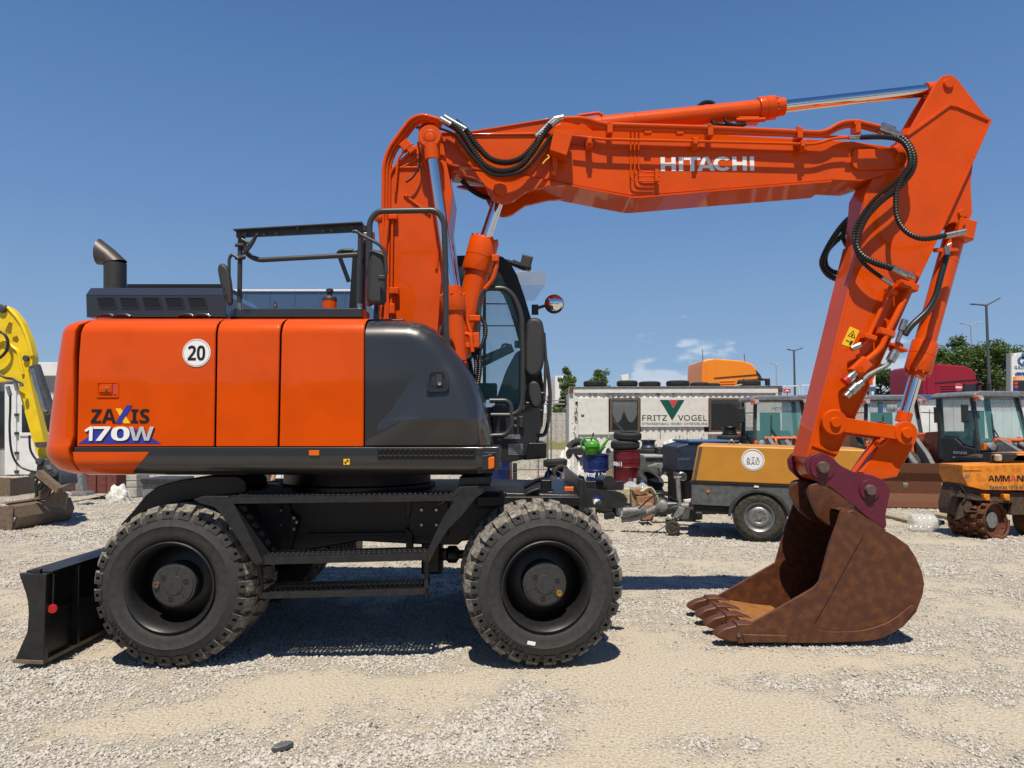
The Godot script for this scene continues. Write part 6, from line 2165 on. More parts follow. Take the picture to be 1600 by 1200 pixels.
func verge_mesh() -> MB:
	# tufts of dry grass at the foot of the wall
	var mb := MB.new()
	var r := RandomNumberGenerator.new()
	r.seed = 8
	for k in 2600:
		var b := Vector3(r.randf_range(1.0, 9.0), 0, depth(r.randf_range(48, 57.5)))
		var h := r.randf_range(0.12, 0.75) * (0.4 + 0.6 * absf(sin(b.x * 1.7)))
		var d := Vector3(r.randf_range(-0.2, 0.2), h, r.randf_range(-0.2, 0.2))
		var w := Vector3(r.randf_range(0.02, 0.05), 0, 0.02)
		mb.tri(b - w, b + w, b + d, Vector3(0, 0.5, 0.85), Vector3(0, 0.5, 0.85), Vector3(0, 0.5, 0.85))
	return mb

func left_side() -> void:
	var z := depth(23)
	thing("workshop_building", "white workshop building with a glazed door at the left edge", "building", base_at(120, 23))
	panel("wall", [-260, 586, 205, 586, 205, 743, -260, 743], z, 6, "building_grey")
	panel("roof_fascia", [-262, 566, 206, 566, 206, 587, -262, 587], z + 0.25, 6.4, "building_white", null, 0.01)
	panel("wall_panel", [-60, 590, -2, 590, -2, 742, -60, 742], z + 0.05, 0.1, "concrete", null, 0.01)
	var wi := panel("window", [-2, 612, 7, 612, 7, 700, -2, 700], z + 0.03, 0.1, "dark_glass", null, 0.0)
	panel("pillar", [7, 600, 25, 600, 25, 742, 7, 742], z + 0.12, 0.2, "building_white", null, 0.01)
	var dr := panel("door", [25.5, 618, 84, 618, 84, 741.5, 25.5, 741.5], z + 0.06, 0.1, "building_white", null, 0.01)
	panel("door_glass", [34, 632, 79, 632, 79, 676, 34, 676], z + 0.075, 0.05, "dark_glass", dr, 0.0)
	panel("door_frame", [30, 676, 84, 676, 84, 681, 30, 681], z + 0.10, 0.1, "building_white", dr, 0.005)
	for y in [646, 675, 706, 735]: panel("hinge", [22, y, 27, y, 27, y + 4, 22, y + 4], z + 0.15, 0.1, "loader_grey", dr, 0.004)
	for x in [60, 98, 136, 174]: panel("cladding_rib", [x, 590, x + 1.2, 590, x + 1.2, 617, x, 617], z + 0.03, 0.05, "building_white", null, 0.0)
	thing("site_office", "white panelled cabin seen low between the excavator's chassis and body", "cabin", base_at(440, 21))
	for k in 8: panel("wall_panel", [330 + 22 * k, 640, 351.6 + 22 * k, 640, 351.6 + 22 * k, 748, 330 + 22 * k, 748], depth(21), 2.0, "building_white", null, 0.03)
	# yellow machine: arm, ram, coupler and ditching bucket
	var ze := depth(11.6)
	thing("yellow_excavator", "yellow excavator arm with a grey coupler and ditching bucket at the left edge", "excavator", base_at(40, 11.6))
	var a := MB.new()
	var sh := rounded(outline([-120, 520, -60, 470, -20, 474, 2, 476, 10, 478, 20, 486, 33, 503, 44, 529, 51, 556, 50, 572, 43, 577, 49, 604, 71, 700, 74, 722, 66, 724, 56, 706, 24, 592, 2, 596, -50, 600], ze), 0.05)
	for q in [[14, 503, 20, 505, 18, 521, 10, 523, 8, 516], [20, 527, 27, 524, 30, 532, 25, 537, 19, 533]]: sh = with_hole(sh, outline(q, ze))
	plate(a, sh, ze, ze - 0.15, 0.0)
	var ao := wpart("arm", a, "yellow_paint")
	var rg := MB.new()
	tube(rg, bent(pxz([-20, 560, 6, 533, 28, 548, 36, 585], ze + 0.01), 0.05), 0.025, 8)
	tube(rg, smooth(pxz([12, 480, 31, 502, 43, 529, 50, 556], ze + 0.0), 4), 0.03, 8)
	part("weld_rib", rg, "yellow_paint", ao)
	var ps := MB.new()
	for q in [[5, 482.5, 0.07], [42, 560, 0.05]]: lathe(ps, [0.0, 0.05, q[2] * 0.85, 0.05, q[2], 0.04, q[2], -0.02], Transform3D(Basis(), at(q[0], q[1], ze)), 18)
	part("pin", ps, "attachment_grey", ao)
	var rm := MB.new()
	rod(rm, at(54, 572, ze + 0.06), at(79, 646, ze + 0.06), 0.085, 18)
	var ro := wpart("ram", rm, "attachment_grey")
	var rp := MB.new()
	for k in 2: tube(rp, smooth(pxz([49 + 3 * k, 576, 56 + 4 * k, 605, 66 + 2 * k, 632, 70, 642, 75, 640], ze + 0.14), 5), 0.022, 8)
	part("ram_pipe", rp, "steel", ro)
	var hz := MB.new()
	tube(hz, smooth(pxz([-10, 518, 4, 520, 12, 532, 10, 548, -2, 560, -20, 564], ze + 0.1), 6), 0.024, 8)
	tube(hz, smooth(pxz([-10, 580, 8, 590, 20, 592, 32, 598], ze + 0.1), 6), 0.02, 8)
	tube(hz, smooth(pxz([16, 615, 16, 640, 15, 670, 18, 705, 28, 726, 45, 735, 62, 738], ze + 0.12), 6), 0.017, 8)
	tube(hz, smooth(pxz([46, 680, 47, 700, 52, 712, 60, 722], ze + 0.1), 6), 0.017, 8)
	wpart("hose", hz, "hose")
	var cq := MB.new()
	for q in [[12, 604, 16, 618], [24, 598, 27, 610], [33, 599, 34, 604]]: rod(cq, at(q[0], q[1], ze + 0.14), at(q[2], q[3], ze + 0.14), 0.032, 10)
	wpart("coupling", cq, "steel")
	panel("link", [52, 691, 80, 690, 82, 699, 56, 700], ze + 0.1, 0.06, "attachment_grey", null, 0.01, 0.04)
	var cu := panel("coupler", [58, 720, 64, 715, 73, 716, 82, 730, 94, 742, 96, 757, 90, 762, 76, 748, 56, 750, 50, 744, 56, 737], ze + 0.08, 0.45, "attachment_grey", null, 0.012, 0.05)
	var cb := MB.new()
	for q in [[63, 721], [86, 740], [53, 742]]: lathe(cb, [0.0, 0.05, 0.05, 0.05, 0.06, 0.03, 0.06, 0.0], Transform3D(Basis(), at(q[0], q[1], ze + 0.08)), 16)
	part("bolt", cb, "attachment_grey", cu)
	panel("data_plate", [71, 727, 78, 726, 81, 733, 75, 735], ze + 0.09, 0.02, "alloy", cu, 0.0)
	var tl := MB.new()
	beam(tl, at(60, 738, ze + 0.2), at(94, 766, ze + 0.25), 0.10, 0.10)
	beam(tl, at(92, 766, ze + 0.25), at(110, 757, ze - 0.3), 0.10, 0.10)
	wpart("tilt_frame", tl, "worn_steel")
	var bk := MB.new()
	var n0 := flat_at(19, 829)
	var n1 := flat_at(110, 812)
	n0.y = 0.0
	n1.y = 0.0
	var along := (n1 - n0).normalized()
	var back := Vector3(along.z, 0, -along.x)
	if back.z > 0: back = -back
	var L := n0.distance_to(n1)
	var sec := [[0.0, 0.0], [-0.07, 0.20], [0.0, 0.36], [0.12, 0.40]]     # outward (towards the camera), height of the back plate
	for k in 3:
		for s in 2:
			var o := -back * (0.0 if s == 0 else -0.02)
			bk.quad(n0 - back * sec[k][0] * -1 + Vector3(0, sec[k][1], 0) + o, n1 - back * sec[k][0] * -1 + Vector3(0, sec[k][1], 0) + o, n1 - back * sec[k + 1][0] * -1 + Vector3(0, sec[k + 1][1], 0) + o, n0 - back * sec[k + 1][0] * -1 + Vector3(0, sec[k + 1][1], 0) + o, -back)
	for s in 2:
		var o := n0 if s == 0 else n1
		var t := along * 0.02 * (1 if s == 0 else -1)
		for e in 2:
			var q := o + t * e
			bk.quad(q, q + Vector3(0, 0.38, 0), q + back * 0.62 + Vector3(0, 0.34, 0), q + back * 0.75 + Vector3(0, 0.05, 0), along * (-1 if (s == 0) == (e == 0) else 1))
	bk.quad(n0 + Vector3(0, 0.02, 0), n1 + Vector3(0, 0.02, 0), n1 + back * 0.75 + Vector3(0, 0.05, 0), n0 + back * 0.75 + Vector3(0, 0.05, 0), Vector3.UP)
	bk.quad(n0 + back * 0.1 + Vector3(0, 0.4, 0), n1 + back * 0.1 + Vector3(0, 0.4, 0), n1 + back * 0.26 + Vector3(0, 0.42, 0), n0 + back * 0.26 + Vector3(0, 0.42, 0), Vector3.UP)
	var bo := wpart("ditching_bucket", bk, "worn_steel")
	var edge := MB.new()
	beam(edge, n0 + Vector3(0, 0.012, 0.01), n1 + Vector3(0, 0.012, 0.01), 0.03, 0.022)
	beam(edge, n0 + Vector3(0, 0.40, 0) + back * 0.1, n1 + Vector3(0, 0.40, 0) + back * 0.1, 0.03, 0.03)
	part("cutting_edge", edge, "roller_rust", bo)
	var ear := MB.new()
	for q in [[64, 790, 86, 764, 104, 772, 100, 795], [52, 778, 66, 750, 82, 752, 74, 780]]: plate(ear, outline(q, ze + 0.1), ze + 0.1, ze + 0.04, 0.005)
	part("ear", ear, "worn_steel", bo)
	var hb := MB.new()
	for q in [[60, 766, 66, 756, 62, 748, 56, 756, 58, 776], [64, 772, 72, 760, 68, 750], [56, 770, 60, 758, 70, 756]]: tube(hb, smooth(pxz(q, ze + 0.22), 5), 0.025, 8)
	part("tilt_hose", hb, "hose", bo)
	thing("steel_bucket", "plain brown steel bucket cut off by the picture's left edge", "bucket", base_at(-10, 16.5))
	panel("plate", [-60, 746, 16, 746.5, 15, 783, -60, 786], depth(16.4), 0.04, "worn_steel", null, 0.01)
	panel("plate", [-60, 746, 4, 746, 4, 772, -60, 772], depth(17.3), 0.04, "worn_steel", null, 0.01)
	var sp := MB.new()
	var q0 := at(16, 747, depth(16.4))
	box(sp, Vector3(q0.x - 0.03, 0.2, depth(16.85)), Vector3(0.04, 0.4, 0.85), 0.01)
	wpart("side", sp, "worn_steel")
	# things under the counterweight's tail
	for q in [["red painted timber block under the counterweight, beside the white sack", [134, 741, 182, 741, 182, 771, 134, 771], 15.6, 0.7, "red_board"], ["dark red timber block behind the grey bracket, left of two", [100, 741, 124, 741, 124, 768, 100, 770], 16.4, 0.5, "red_board"]]:
		thing("timber_block", q[0], "timber block", base_at(140, q[2]), "red timber blocks")
		var a4: Array = q[1]
		var w: float = (a4[2] - a4[0]) / 3.0
		for k in 3: panel("plank", [a4[0] + w * k, a4[1], a4[0] + w * (k + 1) - 0.4, a4[1], a4[0] + w * (k + 1) - 0.4, a4[5], a4[0] + w * k, a4[5]], depth(q[2] + 0.05 * (k % 2)), q[3], q[4], null, 0.012)
	thing("steel_bracket", "grey steel stand below the counterweight's rear corner", "bracket", base_at(122, 14.6))
	panel("upright", [118, 742, 127, 742, 131, 772, 117, 772], depth(14.6), 0.15, "galvanised", null, 0.006)
	panel("foot", [112, 769, 134, 769, 135, 774.5, 111, 774.5], depth(14.5), 0.3, "galvanised", null, 0.006)
	sack("crumpled white sack lying beside the red timber block", Vector3(at(186, 766, depth(15.2)).x, 0.0, depth(15.2)), Vector3(0.24, 0.34, 0.2), 5)
	thing("concrete_block", "grey concrete blocks stacked behind the white sack under the excavator's tail", "block", base_at(203, 16))
	for k in 2: panel("block", [192, 742 + 10 * k, 213, 742 + 10 * k, 213, 751.3 + 10 * k, 192, 751.3 + 10 * k], depth(16), 0.6, "concrete", null, 0.015)
	panel("block", [192, 762, 213, 762, 213, 777, 192, 777], depth(16), 0.6, "concrete", null, 0.015)
	thing("plastic_crate", "grey plastic crate with a dark lid behind the rear mudguard", "crate", base_at(250, 13.2))
	panel("body", [222, 755, 272, 755, 270, 800, 223, 800], depth(13.2), 0.6, "galvanised", null, 0.01, 0.03)
	panel("lid", [218, 748, 276, 748, 274, 755.5, 220, 756], depth(13.15), 0.75, "loader_grey", null, 0.01, 0.03)
	thing("plank", "weathered board lying on the gravel left of the rear mudguard", "plank", base_at(205, 14))
	var pk := MB.new()
	var c0 := flat_at(196, 777)
	beam(pk, c0 + Vector3(0, 0.03, 0), flat_at(222, 775) + Vector3(0, 0.03, -0.1), 0.2, 0.04)
	wpart("board", pk, "wood")
	var cord := MB.new()
	tube(cord, smooth([flat_at(110, 786) + Vector3(0, 0.02, 0), flat_at(150, 779) + Vector3(0, 0.02, 0), flat_at(170, 774) + Vector3(0, 0.02, 0), flat_at(200, 771) + Vector3(0, 0.02, 0)], 6), 0.012, 6)
	single("cable", cord, "cardboard", "thin reddish cable lying on the gravel under the excavator's tail", "cable")

func sack(label: String, c: Vector3, s: Vector3, seed_: int, m := "white_sack") -> void:
	# a slumped bag: a lumpy dome with folds
	var nz := FastNoiseLite.new()
	nz.seed = seed_
	nz.frequency = 1.4
	var mb := MB.new()
	var rings := []
	for j in 9:
		var f := j / 8.0 * PI / 2
		var ring := PackedVector3Array()
		for i in 20:
			var a := TAU * i / 20.0
			var d := Vector3(cos(a) * cos(f), sin(f), sin(a) * cos(f))
			ring.append(d * s * (1.0 + 0.42 * nz.get_noise_3dv(d * 1.5) + 0.22 * nz.get_noise_3dv(d * 4.0)))
		rings.append(ring)
	loft(mb, rings)
	single("sack", mb, m, label, "sack", "", c)

func site_container() -> void:
	var D := 20.0
	var z := depth(D)
	thing("site_container", "white corrugated site container with two windows and a road builder's sign", "container", base_at(1058, D))
	# corrugated wall: ribs that stand out by 3 cm
	var w := MB.new()
	var x := 893.0
	while x < 1216.0:
		var a := at(x, 614, z)
		var b := at(x, 752, z)
		var c := at(x + 9.0, 614, z)
		var s := (c.x - a.x)
		var pr := [[0.0, 0.0], [s * 0.34, 0.0], [s * 0.44, 0.018], [s * 0.90, 0.018], [s, 0.0]]
		var spans := [[a.y, 0.05]]
		for o in [[953, 1000], [1108, 1160]]:
			if x + 9.0 > o[0] and x < o[1]: spans = [[a.y, at(x, 623, z).y], [at(x, 675, z).y, 0.05]]
		for k in 4:
			for sp in spans: w.quad(Vector3(a.x + pr[k][0], sp[0], z + pr[k][1] - 0.03), Vector3(a.x + pr[k + 1][0], sp[0], z + pr[k + 1][1] - 0.03), Vector3(a.x + pr[k + 1][0], sp[1], z + pr[k + 1][1] - 0.03), Vector3(a.x + pr[k][0], sp[1], z + pr[k][1] - 0.03), Vector3(0, 0, 1))
		x += 9.0
	wpart("corrugated_wall", w, "container_white")
	var X0 := at(894, 612, z).x
	var X1 := at(1218, 612, z).x
	var Y1 := at(1000, 612, z).y
	for q in [["back_wall", Vector3((X0 + X1) / 2, Y1 / 2, z - 2.3), Vector3(X1 - X0, Y1, 0.05)], ["floor", Vector3((X0 + X1) / 2, 0.05, z - 1.17), Vector3(X1 - X0, 0.06, 2.2)], ["ceiling", Vector3((X0 + X1) / 2, Y1 - 0.03, z - 1.17), Vector3(X1 - X0, 0.06, 2.2)], ["end_wall", Vector3(X0 + 0.03, Y1 / 2, z - 1.17), Vector3(0.05, Y1, 2.2)], ["end_wall", Vector3(X1 - 0.03, Y1 / 2, z - 1.17), Vector3(0.05, Y1, 2.2)]]:
		var bm0 := MB.new()
		box(bm0, q[1], q[2], 0.006)
		wpart(q[0], bm0, "container_white" if q[0] != "floor" else "wood")
	var rf := panel("roof_rail", [893, 605.5, 1222, 604, 1222, 614.2, 893, 614.2], z + 0.03, 0.12, "container_white", null, 0.012)
	panel("roof", [890, 604.3, 1223, 602.5, 1223, 604.2, 890, 605.6], z + 0.06, 2.5, "roof_grey", null, 0.01)
	panel("corner_post", [889, 606, 898, 606, 898, 750, 889, 750], z + 0.02, 0.16, "container_white", null, 0.01)
	panel("corner_post", [1212, 606, 1222, 606, 1222, 750, 1212, 750], z + 0.02, 0.16, "container_white", null, 0.01)
	var rc := MB.new()
	for q in [[892.5, 610], [1219, 609]]: box(rc, at(q[0], q[1], z + 0.04), Vector3(0.11, 0.13, 0.12), 0.012)
	part("corner_casting", rc, "pale_rust", rf)
	var pn := panel("door_panel", [903, 622, 951, 622, 951, 679, 903, 679], z + 0.03, 0.06, "board_white", null, 0.006)
	panel("door_lock", [908, 647.5, 913, 647.5, 913, 651.5, 908, 651.5], z + 0.035, 0.02, "grey_print", pn, 0.002)
	for q in [[953, 1000], [1108, 1160]]:
		var fo := outline([q[0], 622, q[1], 622, q[1], 676, q[0], 676], z + 0.04)
		var fr := MB.new()
		ring_plate(fr, fo, shrunk(fo, 0.06), z + 0.04, z - 0.06)
		var win := wpart("window", fr, "frame_brown")
		panel("pane", [q[0] + 2.5, 625, q[1] - 2.5, 625, q[1] - 2.5, 673, q[0] + 2.5, 673], z + 0.026, 0.008, "window_glass", win, 0.0)
		panel("sill", [q[0] - 1, 675.5, q[1] + 1, 675.5, q[1] + 1, 678.5, q[0] - 1, 678.5], z + 0.07, 0.1, "container_white", win, 0.006)
		if q[0] < 1000:
			# lace curtain gathered in the middle, in two swags
			var cu := MB.new()
			for half in 2:
				var rings := []
				for j in 9:
					var f := j / 8.0
					var ring := PackedVector3Array()
					for i in 15:
						var u := i / 14.0
						var xx := (957.0 + 18.0 * u) if half == 0 else (975.0 + 20.0 * u)
						var drop := 660.0 - 16.0 * pow(absf(u - (0.45 if half == 0 else 0.55)) * 2.0, 2.0)
						var q2 := at(xx, lerpf(625.5, drop, f), z + 0.014)
						ring.append(q2 + Vector3(0, 0, 0.004 * sin(u * 26.0 + f * 2.0)))
					rings.append(ring)
				loft(cu, rings, false)
			part("curtain", cu, "curtain", win)
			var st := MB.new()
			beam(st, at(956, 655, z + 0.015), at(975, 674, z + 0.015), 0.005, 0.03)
			part("painted_reflection", st, "building_grey", win)  # solid grey bar painted in for a reflection in the pane
	# the sign
	var sg := panel("sign_board", [1001, 621.5, 1107, 621.5, 1107, 667, 1001, 667], z + 0.035, 0.05, "board_white", null, 0.006)
	var v := MB.new()
	plate(v, outline([1031, 624.8, 1045, 624.8, 1052.3, 638, 1060, 624.8, 1069.5, 624.8, 1050.2, 657], z + 0.036), z + 0.040, z + 0.03, 0.0)
	part("logo_green", v, "green_print", sg)
	var v2 := MB.new()
	plate(v2, outline([1045.7, 624.8, 1059.5, 624.8, 1052.4, 637], z + 0.036), z + 0.041, z + 0.03, 0.0)
	part("logo_red", v2, "red_print", sg)
	print_flat("sign_lettering", "FRITZ", 1003.5, 1042, 648.6, 657, z + 0.037, "black_print", sg, false)
	print_flat("sign_lettering", "VOGEL", 1059.5, 1104.5, 648.6, 657, z + 0.037, "black_print", sg, false)
	print_flat("sign_lettering", "STRASSENBAU GMBH OFFENBURG", 1003.5, 1105, 660.4, 663.8, z + 0.037, "grey_print", sg, false)
	# flaked paint along the top, rust spots below
	var fl := MB.new()
	var r := RandomNumberGenerator.new()
	r.seed = 17
	for k in 34:
		var c := at(r.randf_range(915, 1105), r.randf_range(614.6, 620.5), z)
		if r.randf() < 0.25: c = at(r.randf_range(899, 902), r.randf_range(622, 660), z)
		plate(fl, disc2(Vector2(c.x, c.y), r.randf_range(0.015, 0.06), 7, r.randf(), r.randf() + TAU), z + 0.006, z - 0.01, 0.0)
	wpart("flaked_paint", fl, "galvanised").set_meta("kind", "stuff")
	var rs := MB.new()
	for k in 46:
		var c := at(r.randf_range(1002, 1108), r.randf_range(669, 700), z) if k % 2 else at(r.randf_range(894, 902), r.randf_range(625, 700), z + 0.02)
		plate(rs, disc2(Vector2(c.x, c.y), r.randf_range(0.006, 0.02), 6), z + 0.024, z - 0.01, 0.0)
	wpart("rust_spot", rs, "frame_brown").set_meta("kind", "stuff")
	# tyres lying on the roof
	var names := ["tyre on the container roof, leftmost, above the plain panel", "tyre on the container roof, second from the left", "tyre on the container roof above the V logo's left arm", "wider tyre on the container roof left of the orange lorry", "low tyre on the container roof under the orange lorry's rear", "flat tyre on the roof right beside the low one", "tyre on the container roof in front of the orange lorry's window"]
	var k2 := 0
	for t in [[928, 33, 602.5, 20.6], [980, 33, 602.5, 20.5], [1015, 34, 602.0, 20.9], [1059, 36, 602.5, 20.5], [1093, 29, 603, 21.0], [1111, 28, 603.2, 21.4], [1170, 36, 601.5, 20.5]]:
		var s: float = t[3] / FOCAL
		put_tyre(names[k2], Vector3(at(t[0], 600, depth(t[3])).x, at(1000, 605.5, depth(20.5)).y + 0.025, depth(t[3])), t[1] / 2.0 * s, 0.15 if k2 in [4, 5] else 0.17, Vector3.ZERO, "rubber", "tyres on the container roof")
		k2 += 1
	thing("plank", "pale board lying slanted on the container roof beside the last tyre", "plank", Vector3(at(1152, 603, depth(20.3)).x, 2.75, depth(20.3)))
	var bm := MB.new()
	beam(bm, at(1142, 605.2, depth(20.1)), at(1158, 600.5, depth(20.3)), 0.10, 0.025)
	wpart("board", bm, "cream_metal")
	# mesh fence to the left
	thing("mesh_fence", "galvanised mesh fence with posts left of the site container", "fence", base_at(868, 22))
	var zf := depth(22)
	var wr := MB.new()
	for k in 16:
		var q := 834.0 + 4.0 * k
		if k % 2 == 0: continue
		beam(wr, at(q, 626, zf), Vector3(at(q, 626, zf).x, 0.05, zf), 0.007, 0.007, 0.0)
	for k in 13: beam(wr, at(832, 630 + 9.0 * k, zf), at(893, 630 + 9.0 * k, zf), 0.007, 0.007, 0.0)
	wpart("mesh", wr, "galvanised")
	for q in [855.5, 861.0, 841.0]:
		var pm := MB.new()
		rod(pm, Vector3(at(q, 620, zf).x, 0, zf - 0.03), at(q, 618, zf) - Vector3(0, 0, 0.03), 0.026, 8)
		wpart("post", pm, "galvanised")
	for y in [625.5, 631.5]:
		var rm2 := MB.new()
		rod(rm2, at(832, y, zf + 0.02), at(893, y, zf + 0.02), 0.018, 8)
		wpart("rail", rm2, "galvanised")

func lorry_cab(label: String, d: float, m: String, x0: float, x1: float, y0: float, yb: float, flat_roof: bool) -> void:
	# the upper half of a lorry's sleeper cab seen from its side, nose to the right, and the rest of it down to the ground
	var z := depth(d)
	var w := x1 - x0
	var h := yb - y0
	thing("lorry", label, "lorry", base_at((x0 + x1) / 2, d))
	var X := func(f: float) -> float: return x0 + w * f
	var Y := func(f: float) -> float: return y0 + h * f
	var out := [X.call(0.0), Y.call(0.30), X.call(0.02), Y.call(0.06), X.call(0.08), Y.call(0.0), X.call(0.22), Y.call(-0.02), X.call(0.70), Y.call(0.06), X.call(0.84), Y.call(0.16), X.call(0.93), Y.call(0.36), X.call(0.98), Y.call(0.62), X.call(1.0), Y.call(1.1), X.call(1.0), 742, X.call(0.0), 742]
	var body := panel("cab", out, z, 2.3, m, null, 0.06)
	# ribs pressed into the side, step between roof fairing and cab
	panel("fairing_edge", [X.call(0.20), Y.call(0.62), X.call(0.93), Y.call(0.50), X.call(0.93), Y.call(0.53), X.call(0.20), Y.call(0.65)], z + 0.02, 0.05, "loader_dark", body, 0.0)
	for k in 4: panel("side_rib", [X.call(0.30), Y.call(0.72 + 0.085 * k), X.call(0.56), Y.call(0.70 + 0.085 * k), X.call(0.56), Y.call(0.74 + 0.085 * k), X.call(0.30), Y.call(0.76 + 0.085 * k)], z + 0.03, 0.06, m, body, 0.012)
	panel("rear_rib", [X.call(0.06), Y.call(0.12), X.call(0.09), Y.call(0.12), X.call(0.09), Y.call(1.0), X.call(0.06), Y.call(1.0)], z + 0.03, 0.06, m, body, 0.01)
	panel("rear_edge", [X.call(0.215), Y.call(0.0), X.call(0.232), Y.call(0.0), X.call(0.232), Y.call(1.0), X.call(0.215), Y.call(1.0)], z + 0.015, 0.06, m, body, 0.006)
	panel("side_window", [X.call(0.60), Y.call(0.70), X.call(0.93), Y.call(0.66), X.call(0.965), Y.call(1.15), X.call(0.60), Y.call(1.15)], z + 0.02, 0.04, "dark_glass", body, 0.0)
	panel("door_pillar", [X.call(0.69), Y.call(0.66), X.call(0.71), Y.call(0.66), X.call(0.71), Y.call(1.15), X.call(0.69), Y.call(1.15)], z + 0.04, 0.05, "loader_dark", body, 0.0)
	panel("sun_visor", [X.call(0.91), Y.call(0.36), X.call(0.98), Y.call(0.52), X.call(1.03), Y.call(0.72), X.call(0.98), Y.call(0.70)], z + 0.05, 2.4, "loader_dark", body, 0.02)
	var mi := MB.new()
	box(mi, at(X.call(1.10), Y.call(0.86), z + 0.25), Vector3(0.16, 0.48, 0.2), 0.05)
	rod(mi, at(X.call(0.94), Y.call(0.62), z), at(X.call(1.10), Y.call(0.72), z + 0.25), 0.04, 8)
	part("mirror", mi, "loader_dark", body).position = Vector3.ZERO
	var an := MB.new()
	for q in [[0.02, 0.30, -0.30], [0.72, 0.1, -0.18]]: rod(an, at(X.call(q[0]), Y.call(q[1]), z - 0.3), at(X.call(q[0] - 0.015), Y.call(q[2]), z - 0.3), 0.012, 5)
	part("aerial", an, "loader_dark", body)
	for q in [0.22, 0.78]:
		var wm := MB.new()
		lathe(wm, [0.0, 0.0, 0.28, 0.02, 0.30, 0.05, 0.48, 0.04, 0.5, -0.02, 0.5, -0.26, 0.46, -0.3], Transform3D(Basis(), Vector3(at(X.call(q), 700, z).x, 0.5, z + 0.02)), 24)
		wpart("wheel", wm, "rubber")

func office_and_trucks() -> void:
	lorry_cab("bright orange lorry cab standing behind the site container", 27.0, "truck_orange", 1097, 1190, 561, 608, false)
	lorry_cab("maroon red lorry cab standing behind the loaders", 25.0, "truck_maroon", 1443, 1534, 569, 615, true)
	# roof beacon on the orange lorry and handles on the maroon one
	# cabins behind the loaders
	var z := depth(21.5)
	thing("office_cabin", "white office cabin with a blue roof band behind the loaders", "cabin", base_at(1440, 21.5))
	panel("roof_band", [1250, 617, 1700, 616, 1700, 624, 1250, 624], z + 0.12, 2.6, "building_blue", null, 0.02)
	panel("wall", [1252, 624, 1698, 624, 1698, 747, 1252, 747], z, 2.4, "building_white", null, 0.01)
	for k in 34: panel("wall_rib", [1256 + 13 * k, 625, 1257.2 + 13 * k, 625, 1257.2 + 13 * k, 746, 1256 + 13 * k, 746], z + 0.02, 0.04, "building_white", null, 0.0)
	panel("blue_post", [1373, 624, 1380, 624, 1380, 746, 1373, 746], z + 0.05, 0.08, "building_blue", null, 0.01)
	var dr := panel("door", [1436, 634, 1462, 634, 1462, 746, 1436, 746], z + 0.06, 0.08, "building_white", null, 0.01)
	panel("door_line", [1452, 640, 1453, 640, 1453, 692, 1452, 692], z + 0.07, 0.03, "grey_print", dr, 0.0)
	panel("door_line", [1438, 692, 1460, 692, 1460, 693, 1438, 693], z + 0.07, 0.03, "grey_print", dr, 0.0)
	panel("notice", [1386, 632, 1402, 632, 1402, 638.5, 1386, 638.5], z + 0.05, 0.04, "board_white", null, 0.0)
	thing("no_entry_sign", "round red no entry sign with a white bar by the maroon lorry", "road sign", base_at(1498, 22.5))
	var ds := MB.new()
	var c := at(1498, 605, depth(22.5))
	lathe(ds, [0.0, 0.02, 0.125, 0.02, 0.13, 0.0, 0.0, -0.005], Transform3D(Basis(), c), 28)
	wpart("disc", ds, "red_print")
	panel("white_bar", [1493.5, 603.8, 1502.5, 603.8, 1502.5, 606.6, 1493.5, 606.6], depth(22.5) + 0.025, 0.01, "white_print", null, 0.0)
	var po := MB.new()
	rod(po, Vector3(c.x, 0, c.z - 0.04), c - Vector3(0, 0, 0.04), 0.03, 8)
	wpart("post", po, "galvanised")

